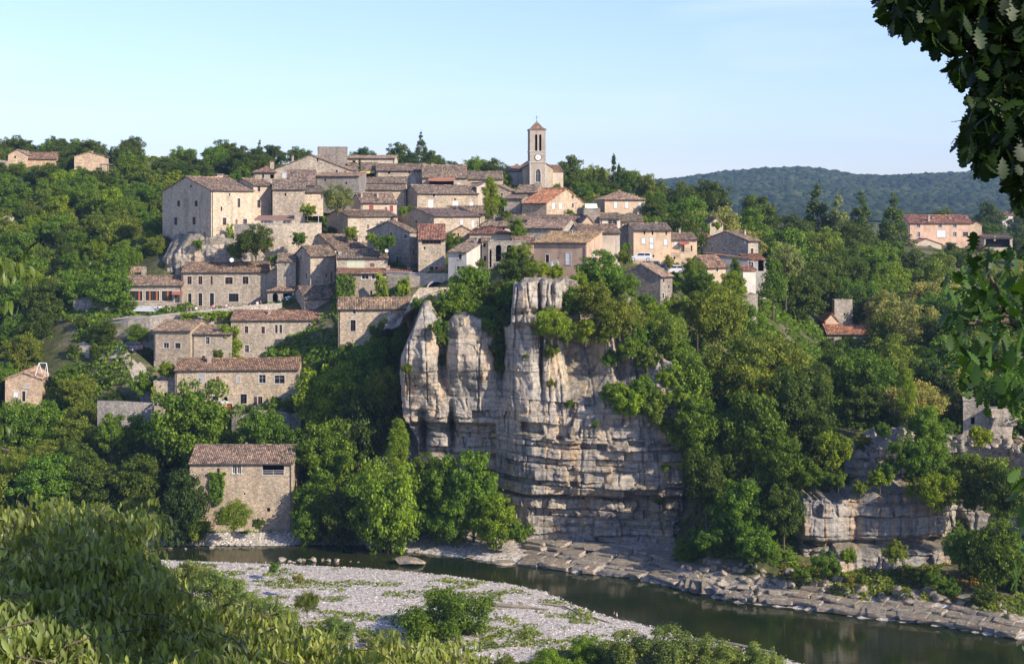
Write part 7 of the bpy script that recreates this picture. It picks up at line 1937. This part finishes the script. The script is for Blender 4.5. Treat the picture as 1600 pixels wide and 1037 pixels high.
try:
    PM = {'sit': person_meshes('sit'), 'stand': person_meshes('stand')}
except Exception as ex:
    print('PERSON', ex); PM = None
TOPC = dict(red=(.55,.06,.05), orange=(.75,.22,.06), blue=(.12,.30,.55), white=(.75,.75,.72), pink=(.62,.12,.25), black=(.03,.03,.04), purple=(.20,.06,.20), cyan=(.25,.55,.65), navy=(.04,.05,.14), green=(.08,.22,.12))
def person(px, Y, z, yaw, pose, top, leg, label, hair=(.05,.03,.02)):
    r_ = empty('person', (xpx(px, Y), Y, z), R(yaw)); tag(r_, label, 'person')
    b, t, l, h = PM[pose]
    for me in (b, t, l, h): 
        if not len(me.materials): me.materials.append(M['tint'])
    link('body', b, None, r_, (.50, .30, .21)); link('shirt', t, None, r_, TOPC[top]); link('trousers', l, None, r_, TOPC[leg]); link('hair', h, None, r_, hair)
    return r_
if PM:
    PP = [(292,'sit','purple','navy'),(298,'sit','black','navy'),(306.5,'stand','white','navy'),(314.5,'sit','orange','black'),(321,'sit','blue','navy'),(329.5,'sit','white','black'),(333,'stand','pink','navy'),(339,'sit','green','black'),(345.5,'stand','black','navy'),(352.5,'stand','white','black'),(358,'sit','orange','navy'),(363,'sit','cyan','black'),(371,'sit','black','navy'),(379,'sit','navy','black'),(385,'sit','black','navy'),(391,'sit','white','black'),(402,'stand','white','navy'),(407,'stand','purple','black'),(439,'sit','cyan','navy'),(443,'sit','red','black'),(247,'stand','blue','white'),(250,'stand','white','navy'),(262,'sit','white','orange'),(458,'stand','white','navy')]
    words_ = dict(sit='seated', stand='standing')
    for i, (px, pose, a, b) in enumerate(PP):
        Y = 283 if px < 430 else 284.5
        if px < 280: Y = 285
        if 395 < px < 430: Y = 284
        zg = max(gpx(px, Y), np.interp(px, [240, 290, 330, 400, 440], [zpx(499, Y), zpx(493.5, Y), zpx(489.5, Y), zpx(484, Y), zpx(479.5, Y)]))
        nb = {292: 'leftmost on the terrace', 458: 'under the cafe kiosk front', 247: 'by the awning', 250: 'right beside the one in blue by the awning', 262: 'under the awning end', 439: 'at the kiosk', 443: 'at the kiosk'}.get(px)
        where = nb or ('on the terrace below the ' + ('first tall window' if px < 304 else 'second tall window' if px < 320 else 'third tall window' if px < 343 else 'big square window' if px < 380 else 'blank restaurant wall'))
        person(px, Y, zg, random.uniform(-160, 160), pose, a, b, f'{words_[pose]} person, {a} top, {b} trousers, {where}')
    person(959.5, 188.2, gpx(959.5, 188.2)-.25, 120, 'sit', 'red', 'navy', 'person in red sitting on the pebbles at the water edge')
    person(963.5, 187.8, gpx(963.5, 187.8)-.25, 100, 'sit', 'white', 'red', 'person with white top sitting at the water edge beside the one in red')
    person(589, 257.5, zpx(546, 257.5)-.4, 10, 'sit', 'white', 'navy', 'person in white seated on the round balcony')
    person(583, 257.5, zpx(546, 257.5)-.4, 60, 'sit', 'cyan', 'black', 'person in cyan seated on the round balcony')

# ------------------------------------------------------------------ terrace furniture and small things
def table(px, Y, z, label, col=(.3, .25, .2)):
    r_ = empty('table', (xpx(px, Y), Y, z)); tag(r_, label, 'table', 'tables on the restaurant terrace')
    b = MB(); b.box(-.45, -.4, .72, .45, .4, .76); b.build('tabletop', M['tint'], r_, col)
    for sx in (-1, 1):
        for sy in (-1, 1):
            b = MB(); b.box(sx*.40-.02, sy*.35-.02, 0, sx*.40+.02, sy*.35+.02, .72); b.build('leg', M['metal'], r_)
for px in (296, 310, 325, 342, 357, 375, 389):
    table(px, 282.2, max(gpx(px, 282.2), zpx(np.interp(px, [290, 400], [493.5, 484]), 282.2)), 'small wooden table on the restaurant terrace behind the wall')
def parasol(px, py, Y, w, h, col, label):
    r_ = empty('parasol', (xpx(px, Y), Y, zpx(py, Y)-h)); tag(r_, label, 'parasol')
    b = MB(); n = 8
    ring = [(w/2*math.cos(6.2832*k/n+.3), w/2*math.sin(6.2832*k/n+.3), h-w*.22) for k in range(n)]
    for k in range(n): b.poly([ring[k], ring[(k+1) % n], (0, 0, h)])
    b.build('canopy', M['tint'], r_, col)
    b = MB(); b.tube([(0, 0, 0), (0, 0, h-.05)], .03, 6); b.build('pole', M['metal'], r_)
parasol(350, 625, 251.5, 1.7, 2.3, (.72, .72, .70), 'white parasol on the terrace left of the red door')
parasol(451, 462, 284, 1.6, 2.3, (.74, .72, .68), 'white parasol in front of the dark cafe counter')
parasol(449.5, 466.5, 283, .9, 1.9, (.25, .55, .65), 'small light blue parasol below the white one')
parasol(601, 536, 257, 1.6, 2.2, (.70, .70, .70), 'pale parasol on the round balcony')
def awning(px0, px1, py0, py1, Y, depth, col, label, name='awning', posts=True):
    x0, x1 = xpx(px0, Y-depth), xpx(px1, Y-depth); z0, z1 = zpx(py1, Y-depth), zpx(py0, Y)
    r_ = empty(name, (x0, Y-depth, z0-2.2)); tag(r_, label, 'awning')
    b = MB(); n = 10
    for k in range(n):
        t0, t1 = k/n, (k+1)/n; L = x1-x0
        f = lambda t: -.10*math.sin(math.pi*t)
        xa, xb = L*t0, L*t1; ia, ib = L*(.06+.9*t0), L*(.06+.9*t1)
        b.poly([(xa, 0, 2.2+f(t0)), (xb, 0, 2.2+f(t1)), (ib, depth, 2.2+z1-z0), (ia, depth, 2.2+z1-z0)])
        b.poly([(xa, 0, 2.2+f(t0)), (xb, 0, 2.2+f(t1)), (xb, 0, 2.02+f(t1)), (xa, 0, 2.02+f(t0))])
    b.build('canvas', M['tint'], r_, col)
    if posts:
        for x in (.1, (x1-x0)/2, x1-x0-.1):
            p = MB(); p.tube([(x, .05, -.3), (x, .05, 2.15)], .04, 6); p.build('post', M['white'], r_)
awning(208, 267, 478, 484.5, 288, 3.0, (.50, .52, .54), 'long pale grey awning over the lower restaurant terrace')
awning(268, 285, 455, 458.5, 288, 1.3, (.34, .13, .08), 'small red brown canopy over the restaurant side door', posts=False)
awning(397, 460, 336.5, 343, 302.5, 2.5, (.24, .15, .12), 'brown shade sail on the high castle terrace')
awning(914, 934, 318, 324, 305, 2.0, (.7, .7, .68), 'white canopy on the dark stone block', posts=False)
awning(550, 586, 267, 269.5, 362, .9, (.70, .55, .12), 'yellow awning over the high terrace of the long grey roofed house', posts=False)
awning(668, 712, 277.5, 281.5, 352, 1.6, (.36, .16, .10), 'red tiled lean-to over the covered terrace', posts=False)
awning(1062, 1077, 377.5, 380, 284, 1.0, (.38, .12, .09), 'red canopy above the small balcony', posts=False)
awning(683, 696, 416, 423, 275, .7, (.62, .14, .12), 'red and white sign canopy at the foot of the loggia tower house', posts=False)
def railing(label, px0, px1, py0, py1, Y, h, mat='white', n=6, cat='railing'):
    x0, x1 = xpx(px0, Y), xpx(px1, Y); z0, z1 = zpx(py0, Y), zpx(py1, Y)
    r_ = empty('railing', (x0, Y, z0)); tag(r_, label, cat)
    for zz in (h, h*.5):
        b = MB(); b.tube([(0, 0, zz), (x1-x0, 0, zz+z1-z0)], .03, 5); b.build('rail', M[mat], r_)
    for k in range(n+1):
        t = k/n; b = MB(); b.tube([((x1-x0)*t, 0, (z1-z0)*t), ((x1-x0)*t, 0, h+(z1-z0)*t-.03)], .025, 5); b.build('baluster', M[mat], r_)
railing('white railing of the castle terrace with awning', 400, 460, 352, 351, 300.2, 1.0, n=10)
railing('dark balcony railing of the narrow peach house', 1062, 1077, 396, 396, 283, 1.0, 'metal', 7)
railing('pale stair rail descending beside the pink house', 869, 881, 432, 417, 242, 1.0, 'wood_pale', 4)
railing('white garden fence in front of the pink house', 861, 873, 418, 418, 244, 1.0, 'white', 8)
railing('white two bar rail across the wide opening of the river house', 410.5, 443.5, 741, 741, 231.1, .62, n=2)
railing('thin rail on the round balcony', 569, 597, 545, 545, 256, 1.0, 'metal', 9)
# round balcony platform
r_ = empty('balcony', (xpx(583, 257.5), 257.5, zpx(549, 257.5))); tag(r_, 'round metal balcony platform under the dark tree', 'balcony')
b = MB(); n = 16; ring = [(1.6*math.cos(6.2832*k/n), 1.1*math.sin(6.2832*k/n)) for k in range(n)]
b.poly([(p[0], p[1], 0) for p in ring]); 
for k in range(n): b.poly([(*ring[k], -.2), (*ring[(k+1) % n], -.2), (*ring[(k+1) % n], 0), (*ring[k], 0)])
b.poly([(p[0], p[1], -.2) for p in ring][::-1]); b.build('deck', M['metal'], r_)
b = MB(); b.tube([(0, 0, -4), (0, 0, -.2)], .09, 8); b.build('support', M['metal'], r_)
def dish(px, py, Y, rr, label):
    r_ = empty('satellite_dish', (xpx(px, Y), Y, zpx(py, Y)), R(20)); tag(r_, label, 'satellite dish')
    b = MB(); n = 14
    for i in range(4):
        a0, a1 = i/4, (i+1)/4
        for k in range(n):
            t0, t1 = 6.2832*k/n, 6.2832*(k+1)/n
            f = lambda a, t: (rr*a*math.cos(t), -.22*rr*a*a, rr*a*math.sin(t))
            b.poly([f(a0, t0), f(a1, t0), f(a1, t1), f(a0, t1)])
    b.build('reflector', M['white'], r_)
    b = MB(); b.tube([(0, .02, -rr*.2), (0, .1, -rr*1.8)], .03, 5); b.tube([(0, 0, -rr*.8), (0, -rr*.9, -rr*.1)], .02, 4); b.build('arm', M['metal'], r_)
dish(362, 406, 290, .42, 'white satellite dish above the restaurant roof')
dish(1145, 470, 239.6, .42, 'white satellite dish on the roofless wall')
dish(604, 391.5, 279, .35, 'pale satellite dish beside the right chimney of the glass fronted house')
# poles, antennas
def pole(px, pyt, pyb, Y, rad, label, mat='wood_pale', name='utility_pole', cat='pole', arm=None):
    h = (pyb-pyt)/F*Y; r_ = empty(name, (xpx(px, Y), Y, zpx(pyb, Y))); tag(r_, label, cat)
    b = MB(); b.tube([(0, 0, -.6), (0, 0, h)], [rad, rad*.7], 7); b.build('shaft', M[mat], r_)
    if arm:
        b = MB()
        for k in range(arm): b.box(-.5+.06*k, -.012, h-.15-.3*k, .5-.06*k, .012, h-.12-.3*k)
        b.build('crossarm', M['metal'], r_)
pole(71.5, 472, 500, 290, .12, 'pale wooden pole on the slope left of the road')
pole(17.5, 474, 492, 300, .10, 'second wooden pole farther left on the slope')
pole(497.5, 330, 346, 302, .05, 'slim white pole beside the round cornered tower house', 'white', 'post')
pole(188, 490, 503, 284, .09, 'small concrete post on the road edge', 'dressed', 'post', 'post')
pole(746, 346, 376, 290, .06, 'television antenna above the warm stone gable', 'metal', 'antenna', 'antenna', 4)
pole(908, 292, 312, 322, .04, 'television antenna on the big house gable', 'metal', 'antenna', 'antenna', 3)
pole(874, 285, 296, 340, .04, 'antenna mast beside the church wall', 'metal', 'antenna', 'antenna', 2)
pole(1028, 331, 350, 300, .04, 'street light mast above the tall peach house', 'metal', 'street_lamp', 'lamp post', 1)
pole(514, 240, 250, 345, .04, 'antenna beside the square keep', 'metal', 'antenna', 'antenna', 2)
pole(640, 270, 278, 358, .03, 'thin mast on the long pale house', 'metal', 'antenna', 'antenna', 1)
# swing frame
def swing():
    Y = 264; r_ = empty('swing_frame', (xpx(56, Y), Y, zpx(596, Y))); tag(r_, 'white metal swing frame on the slope above the peach house', 'swing')
    f = lambda px, py, dy=0: (xpx(px, Y)-xpx(56, Y), dy, zpx(py, Y)-zpx(596, Y))
    for a, b_ in ((f(55, 592, -.6), f(61, 567)), (f(66, 590, .6), f(61, 567)), (f(68, 588, .6), f(72.5, 567)), (f(77, 587, -.6), f(72.5, 567))):
        b = MB(); b.tube([a, b_], .07, 6); b.build('leg', M['white'], r_)
    b = MB(); b.tube([f(61, 567), f(72.5, 567)], .07, 6); b.build('top_bar', M['white'], r_)
swing()
# driftwood
def log(label, pts, rad, name='driftwood_log'):
    p0 = pts[0]; W0 = Vector((xpx(p0[0], p0[1]), p0[1], 0))
    b = MB(); P_ = []
    for (px, Y, dz) in pts: P_.append((xpx(px, Y)-W0.x, Y-W0.y, max(gpx(px, Y), 0)+dz))
    b.tube(P_, rad, 8); o = b.build(name, M['bark_pale'], None, None, (W0.x, W0.y, 0)); tag(o, label, 'log')
log('long bleached driftwood trunk across the gravel bar', [(738, 191, .5), (752, 190.4, .25), (775, 189, .25), (800, 188.4, .2), (830, 188.2, .2), (858, 187.6, .15)], [.10, .26, .28, .24, .18, .06])
log('thin driftwood branch ending near the water', [(848, 190.5, .2), (880, 190, .2), (905, 186.5, .15), (935, 184, .12), (957, 182, .1)], [.12, .12, .10, .08, .05], 'driftwood_branch')
log('flat driftwood plank lying in the shallow water', [(1112, 176.6, .15), (1150, 174.6, .12), (1213, 171.5, .1)], [.14, .22, .12], 'driftwood_plank')
# pergola on the hill
r_ = empty('pergola', (xpx(158, 405), 405, zpx(266, 405))); tag(r_, 'low pergola beside the smaller hill farmhouse', 'pergola')
Lp = xpx(198, 405)-xpx(158, 405)
for k in range(5):
    b = MB(); b.box(Lp*k/4-.09, -.09, -1.5, Lp*k/4+.09, .09, 1.45); b.build('post', M['wood_pale'], r_)
b = MB(); b.box(-.3, -.5, 1.45, Lp+.3, 2.5, 1.7); b.build('roof', M['wood_pale'], r_)
# lane
def lane(name, pts, wd, lift=.06):
    V, Q, n = [], [], 0
    for i, (px, Y) in enumerate(pts):
        x = xpx(px, Y)
        a = Vector((xpx(*pts[max(i-1, 0)]), pts[max(i-1, 0)][1])); b_ = Vector((xpx(*pts[min(i+1, len(pts)-1)]), pts[min(i+1, len(pts)-1)][1]))
        d = (b_-a).normalized(); nn = Vector((-d.y, d.x))
        for s in (-1, -.33, .33, 1):
            q = (x+nn.x*s*wd/2, Y+nn.y*s*wd/2); V.append((q[0], q[1], gz(*q)+lift))
        if i: Q += [((i-1)*4+k, (i-1)*4+k+1, i*4+k+1, i*4+k) for k in range(3)]
    n_ = N('gravel_lane'); ps = n_.n('NewGeometry').outputs['Position']
    m = n_.surf(n_.ramp(n_.noise(ps, 1.2, 8, .7), [(.3, (.20, .17, .13)), (.7, (.44, .39, .32))]), .95, n_.noise(ps, 6, 5, .7), .05, .6, .1)
    tag(link(name, np_mesh(name, np.array(V), np.array(Q), smooth=True), m), kind='structure')
lane('lane', [(120, 276), (150, 272), (178, 270.5), (200, 269.5), (215, 267), (228, 263), (238, 259), (230, 255), (205, 252), (175, 251.5), (150, 251)], 3.0, .14)
lane('road', [(90, 292), (125, 287.5), (160, 284.5), (200, 283), (250, 282.5), (300, 283), (350, 284), (400, 285), (450, 287)], 5.0, .08)
# steps and door details
b = MB()
r_ = empty('blue_gate', (xpx(519.5, 262.5), 262.5, zpx(560, 262.5))); tag(r_, 'pale blue gate panel at the left corner of the tall stone house', 'gate')
b.box(-.3, 0, 0, .3, .06, 1.3); b.build('gate_leaf', M['tint'], r_, (.35, .45, .55))
# extra chimney/antenna like masts on the restaurant side

# ------------------------------------------------------------------ foreground leaves
def pip(poly, x, y):
    poly = np.array(poly, float); inside = np.zeros(len(x), bool); n = len(poly)
    for i in range(n):
        x0, y0 = poly[i]; x1, y1 = poly[(i+1) % n]
        c = ((y0 > y) != (y1 > y)) & (x < (x1-x0)*(y-y0)/((y1-y0) if y1 != y0 else 1e-9) + x0)
        inside ^= c
    return inside

def hanging_leaf():
    """cherry like leaf hanging along -z, folded along its midrib, unit length"""
    z = [0, -.22, -.5, -.78, -1.0]; w = [0.012, .13, .165, .10, 0.0]; cv = [0, .05, .08, .04, -.06]
    V, Fc = [], []
    for i in range(5): V += [(-w[i], cv[i]+w[i]*.35, z[i]), (0, cv[i], z[i]), (w[i], cv[i]+w[i]*.35, z[i])]
    for i in range(4):
        a = i*3; Fc += [(a, a+1, a+4, a+3), (a+1, a+2, a+5, a+4)]
    return np.array(V), np.array(Fc)
def oak_leaf():
    """lobed oak leaf in the xz plane, unit length, a fan of quads on the midrib"""
    zs = np.array([0, .10, .20, .28, .38, .46, .56, .64, .74, .82, .92, 1.0]); w = np.array([.02, .05, .17, .10, .27, .15, .33, .17, .30, .16, .17, .02])
    V, Fc = [], []
    for i in range(12): V += [(-w[i], w[i]*.25, -zs[i]), (0, .04*math.sin(zs[i]*3), -zs[i]), (w[i], w[i]*.25, -zs[i])]
    for i in range(11):
        a = i*3; Fc += [(a, a+1, a+4, a+3), (a+1, a+2, a+5, a+4)]
    return np.array(V), np.array(Fc)

def scatter_leaves(base, faces, C, rotz, tilt, roll, size):
    n = len(C); cz, sz = np.cos(rotz), np.sin(rotz); ct, st = np.cos(tilt), np.sin(tilt); cr, sr = np.cos(roll), np.sin(roll)
    V = np.repeat(base[None], n, 0)*size[:, None, None]
    x, y, z = V[..., 0], V[..., 1], V[..., 2]
    x, y = x*cr[:, None] - y*sr[:, None], x*sr[:, None] + y*cr[:, None]      # roll around its axis
    y, z = y*ct[:, None] - z*st[:, None], y*st[:, None] + z*ct[:, None]      # tilt
    x, y = x*cz[:, None] - y*sz[:, None], x*sz[:, None] + y*cz[:, None]
    W = np.stack([x, y, z], -1) + C[:, None]
    T = faces[None] + (np.arange(n)*len(base))[:, None, None]
    return W.reshape(-1, 3), T.reshape(-1, 4)

def leafy_tree(name, label, cat, C, twigs, base, faces, size, g, mat, color, root_loc, tiltr, nparts, limbs, bark='bark'):
    root = empty(name, root_loc); tag(root, label, cat); r0 = np.array(root_loc)
    n = len(C); C = C - r0
    rz, tl, rl = g.uniform(0, 6.283, n), tiltr(n), g.normal(0, .5, n)
    # the leaves that show largest: nearest ones inside the frame
    Wc = C + r0; px = 800+F*Wc[:, 0]/Wc[:, 1]; py = H0+F*(ZC-Wc[:, 2])/Wc[:, 1]
    inf = (px > 0) & (px < 1600) & (py > 0) & (py < 1037)
    sc = np.where(inf, size/Wc[:, 1], 0); order = np.argsort(-sc)[:nparts]
    rest = np.ones(n, bool); rest[order] = False
    V, Q = scatter_leaves(base, faces, C[rest], rz[rest], tl[rest], rl[rest], size[rest])
    o = link('foliage', np_mesh('foliage', V, Q), mat, root, color); o['kind'] = 'stuff'
    v1, q1 = scatter_leaves(base, faces, np.zeros((1, 3)), np.zeros(1), np.zeros(1), np.zeros(1), np.ones(1))
    lm = np_mesh('leaf', v1, q1); lm.materials.append(mat)
    for k in order:
        l = bpy.data.objects.new('leaf', lm); l.parent = root; l.location = tuple(C[k]); s = float(size[k]); l.scale = (s, s, s)
        mt = Matrix.Rotation(float(rz[k]), 3, 'Z') @ Matrix.Rotation(float(tl[k]), 3, 'X') @ Matrix.Rotation(float(rl[k]), 3, 'Z')
        l.rotation_euler = mt.to_euler(); j = g.uniform(.7, 1.4); l.color = (color[0]*j, color[1]*j, color[2]*j, 1)
        COL.objects.link(l)
    tb = MB()
    for t in twigs: tb.tube([tuple(np.array(p)-r0) for p in t[0]], t[1], 5, cap=False)
    tw_ = tb.build('twigs', M[bark], root); tw_['kind'] = 'stuff'
    for pts, rads in limbs:
        q = [Vector(p) for p in pts]; q = [q[0]*2-q[1]] + q + [q[-1]*2-q[-2]]; sp, sr = [], []
        for i in range(1, len(q)-2):
            for t in (0, .25, .5, .75):
                a, b_, c, d = q[i-1], q[i], q[i+1], q[i+2]
                sp.append(.5*((2*b_) + (c-a)*t + (2*a-5*b_+4*c-d)*t*t + (3*b_-a-3*c+d)*t**3)); sr.append(rads[i-1]*(1-t)+rads[i]*t)
        sp.append(q[-2]); sr.append(rads[-1])
        pts, rads = [tuple(v + Vector((.03*math.sin(k*1.7), .03*math.cos(k*2.3), 0))*min(1, sr[k]*20)) for k, v in enumerate(sp)], sr
        b = MB(); b.tube([tuple(np.array(p)-r0) for p in pts], rads, 9); b.build('limb' if rads[0] < .2 else 'trunk', M[bark], root)
    return root

def sprig_field(g, poly, nT, Yf, leaves_per, L, leafsp, hollow=False):
    """twigs whose base lies on screen polygon at distance Yf(px, py); returns leaf points, twig polylines"""
    bx = [p[0] for p in poly]; by = [p[1] for p in poly]
    px = g.uniform(min(bx), max(bx), nT*3); py = g.uniform(min(by), max(by), nT*3)
    k = pip(poly, px, py); px, py = px[k][:nT], py[k][:nT]
    Y = Yf(px, py)
    A = np.stack([xpx(px, Y), Y, zpx(py, Y)], 1)
    m = len(A)
    az = g.uniform(0, 6.283, m); el = g.uniform(-.1, .7, m)
    D = np.stack([np.cos(az)*np.cos(el), np.sin(az)*np.cos(el), np.sin(el)], 1)
    ln = L*g.uniform(.5, 1.2, m)
    leaves, twigs = [], []
    ts = np.linspace(.1, 1, leaves_per)
    for i in range(m):
        t = ts[:, None]; p = A[i] + D[i]*ln[i]*(t-.6) + np.array([0, 0, -1])*(ln[i]*.45*t**2)
        leaves.append(p + g.normal(0, leafsp*.35, p.shape))
        if i % 8 == 0: twigs.append(([tuple(A[i] + D[i]*ln[i]*(q-.6) + np.array([0, 0, -.45*ln[i]*q*q])) for q in (0, .5, 1)], [.008, .006, .003]))
    return np.concatenate(leaves), twigs

g = np.random.default_rng(21)
# cherry: lower left canopy, seen from above
cp = [(-60, 800), (-10, 775), (40, 785), (95, 762), (130, 792), (190, 785), (235, 775), (240, 815), (225, 850), (262, 868), (285, 905), (330, 930), (380, 935), (430, 960), (480, 965), (545, 1000), (600, 990), (650, 985), (710, 990), (760, 1015), (765, 1100), (-60, 1100)]
def Yc(px, py): return 9.5 + (1037-py)*.022 + px*.006 + g.uniform(-.3, 1.3, len(px)) + 1.3*fbm(px/110, py/55, 0, 31, 3)
Lv, Tw = sprig_field(g, cp, 2300, Yc, 13, .62, .05, True)
cp2 = [(-60, 830), (200, 830), (260, 900), (420, 980), (760, 1030), (765, 1120), (-60, 1120)]
Lv2, Tw2 = sprig_field(g, cp2, 1300, lambda px, py: Yc(px, py) + 2.2, 12, .8, .06)
Lv = np.concatenate([Lv, Lv2])
vb, fb = hanging_leaf()
sz = g.uniform(.075, .135, len(Lv))
limbs = [([(-7.5, 9.5, 36.5), (-7.2, 10, 42), (-6.2, 10.5, 44.6)], [.28, .22, .15]), ([(-6.2, 10.5, 44.6), (-4.6, 11.5, 46.2), (-3.5, 12.5, 46.9), (-3.0, 13, 47.3)], [.06, .03, .015, .006]),
         ([(-6.2, 10.5, 44.6), (-4, 12.5, 45.6), (-2, 13.8, 46.2), (-.6, 14.2, 46.7)], [.09, .05, .02, .008]), ([(-6.4, 10.4, 44.2), (-4.5, 10.8, 45.8), (-3.4, 11.0, 46.6)], [.07, .03, .01])]

leafy_tree('cherry_tree', 'near tree canopy of drooping light green leaves filling the lower left', 'tree', Lv, Tw + Tw2[:200], vb, fb, sz, g, M['leaf_near'], (0.27, 0.31, 0.095), (-6.5, 9.5, 36.5),
           lambda n: g.normal(0, .52, n), 280, limbs)
# left edge sprigs
e1 = [(-40, 372), (10, 385), (60, 372), (72, 395), (20, 430), (0, 470), (-40, 470)]
L1, T1 = sprig_field(g, e1, 7, lambda px, py: 7.5 + g.uniform(-.4, .6, len(px)), 9, .35, .03)
e2 = [(-40, 590), (-2, 600), (6, 700), (-40, 700)]
L2, T2 = sprig_field(g, e2, 5, lambda px, py: 7.5 + g.uniform(-.4, .6, len(px)), 9, .35, .03)
e3 = [(-600, 100), (-240, 300), (-240, 760), (-620, 760)]
L3, T3 = sprig_field(g, e3, 220, lambda px, py: 8.0 + g.uniform(-1, 1.2, len(px)), 10, .5, .05)
Lx = np.concatenate([L1, L2, L3]); sx = g.uniform(.06, .095, len(Lx))
leafy_tree('cherry_tree', 'near branch with a few hanging leaves at the left edge', 'tree', Lx, T1+T2+T3, vb, fb, sx, g, M['leaf_near'], (0.13, 0.18, 0.04), (-4.4, 8, 38),
           lambda n: g.normal(0, .3, n), 60, [([(-4.4, 8, 38), (-4.3, 8, 45), (-4.0, 8, 51.5)], [.22, .18, .08])])
# oak: upper right
ov_, of_ = oak_leaf()
pa = [(1371,0),(1382,30),(1398,39),(1411,54),(1444,54),(1463,80),(1487,84),(1500,77),(1500,58),(1530,66),(1519,89),(1489,104),(1487,118),(1500,131),(1514,128),(1532,118),(1523,149),(1529,172),(1508,189),(1514,199),(1500,212),(1502,228),(1508,243),(1525,239),(1521,262),(1539,270),(1556,262),(1587,275),(1583,306),(1592,324),(1640,336),(1720,336),(1720,-100),(1372,-100)]
def oak_pts(n, poly, Y0, Y1, g):
    bx = [p[0] for p in poly]; by = [p[1] for p in poly]
    px = g.uniform(min(bx), max(bx), n*4); py = g.uniform(min(by), max(by), n*4); k = pip(poly, px, py)
    px, py = px[k][:n], py[k][:n]; Y = g.uniform(Y0, Y1, len(px))
    return np.stack([xpx(px, Y), Y, zpx(py, Y)], 1)
A1 = oak_pts(10500, pa, 7.0, 9.5, g)
# leaf origin is the stem: shift up by half a leaf
pb = [(1476,425),(1500,405),(1530,392),(1560,400),(1600,385),(1700,380),(1700,660),(1600,655),(1570,640),(1545,648),(1520,620),(1500,610),(1488,580),(1500,560),(1480,530),(1478,500),(1490,480),(1475,455)]
A2 = oak_pts(430, pb, 7.2, 8.6, g)
pc = [(1700,640),(1590,650),(1585,720),(1592,800),(1580,880),(1588,960),(1594,1037),(1900,1100),(1900,640)]
A3 = oak_pts(900, pc, 7.5, 9.0, g)
# unseen bulk of the crown right of and above the frame, shaped for its shadow
n4 = 16000; A4 = np.stack([g.uniform(4.8, 13, n4), g.uniform(3.2, 10.5, n4), g.uniform(54, 62, n4)], 1)
cr_c = np.array([8.6, 6.6, 58.5]); A4 = A4[np.sum(((A4-cr_c)/np.array([3.6, 3.0, 3.2]))**2, 1) < 1]
pxx = 800+F*A4[:, 0]/A4[:, 1]; A4 = A4[pxx > 1640]
Ao = np.concatenate([A1, A4]); so = g.uniform(.07, .125, len(Ao)); so[len(A1):] *= 1.4
Ab = np.concatenate([A2, A3[:260]]); sb_ = g.uniform(.08, .13, len(Ab)); Ab[:, 2] += sb_*.4
Ao[:, 2] += so*.4
def limb_to(px, py, Y): return (xpx(px, Y), Y, zpx(py, Y))
ol = [([(6.8, 8.2, 40), (6.6, 8.1, 47), (6.2, 8.0, 51), (7.0, 7.5, 55), (8.0, 7.0, 58.5)], [.34, .28, .2, .14, .06])]
olb = [([(5.6, 9.2, 40), (5.5, 9.1, 46), (5.2, 8.9, 50)], [.2, .16, .1]), ([(5.3, 8.9, 49), (4.2, 8.3, 49.8), limb_to(1620, 520, 8), limb_to(1560, 482, 8), limb_to(1515, 445, 8), limb_to(1488, 425, 8)], [.13, .07, .035, .022, .012, .005]),
      ([limb_to(1600, 505, 8), limb_to(1560, 500, 7.9), limb_to(1520, 505, 7.8), limb_to(1492, 500, 7.8)], [.02, .014, .008, .004]), ([limb_to(1590, 500, 8), limb_to(1555, 450, 8.1), limb_to(1540, 410, 8.1)], [.018, .012, .005])]
ol += [([(6.4, 8, 50), (4.4, 8, 52.2), limb_to(1580, 80, 8), limb_to(1480, 30, 8), limb_to(1390, 8, 8)], [.13, .08, .04, .02, .008]), ([(6.4, 8, 50), (4.2, 8, 51.5), limb_to(1610, 200, 8), limb_to(1560, 160, 8), limb_to(1520, 110, 8)], [.1, .06, .03, .015, .006]),
      ([(4.2, 8, 51.5), limb_to(1590, 240, 8), limb_to(1550, 250, 8)], [.05, .02, .008])]
leafy_tree('oak_tree', 'near oak branches with lobed leaves hanging in from the upper right', 'tree', Ao, [], ov_, of_, so, g, M['leaf_oak'], (0.022, 0.046, 0.010), (6.8, 8.2, 40),  # leaf colour darkened to paint the branches as a shaded silhouette
           lambda n: g.normal(0, .9, n), 290, ol)
leafy_tree('oak_tree', 'second near oak branch, greener and more open, at the right edge below the dark one', 'tree', Ab, [], ov_, of_, sb_, g, M['leaf_oak'], (0.050, 0.105, 0.020), (5.6, 9.2, 40),  # same oak, leaf colour brightened to paint this branch as lit
           lambda n: g.normal(0, .9, n), 200, olb)
# ------------------------------------------------------------------ haze
def haze_box():
    b = MB(); b.box(-5200, -90, -4, 5200, 6450, 330)
    n = N('haze')
    v = n.n('VolumePrincipled')
    v.inputs['Color'].default_value = (0.40, 0.63, 1.0, 1)
    v.inputs['Density'].default_value = HAZE
    v.inputs['Anisotropy'].default_value = 0.0
    n.link(v.outputs['Volume'], n.out.inputs['Volume'])
    o = b.build('haze', n.m); tag(o, 'thin blue summer haze over the whole valley', 'haze', kind='stuff')
HAZE = 0.00009
haze_box()
print('objects', len(bpy.data.objects), 'tris', sum(len(m.polygons)*2 for m in bpy.data.meshes))
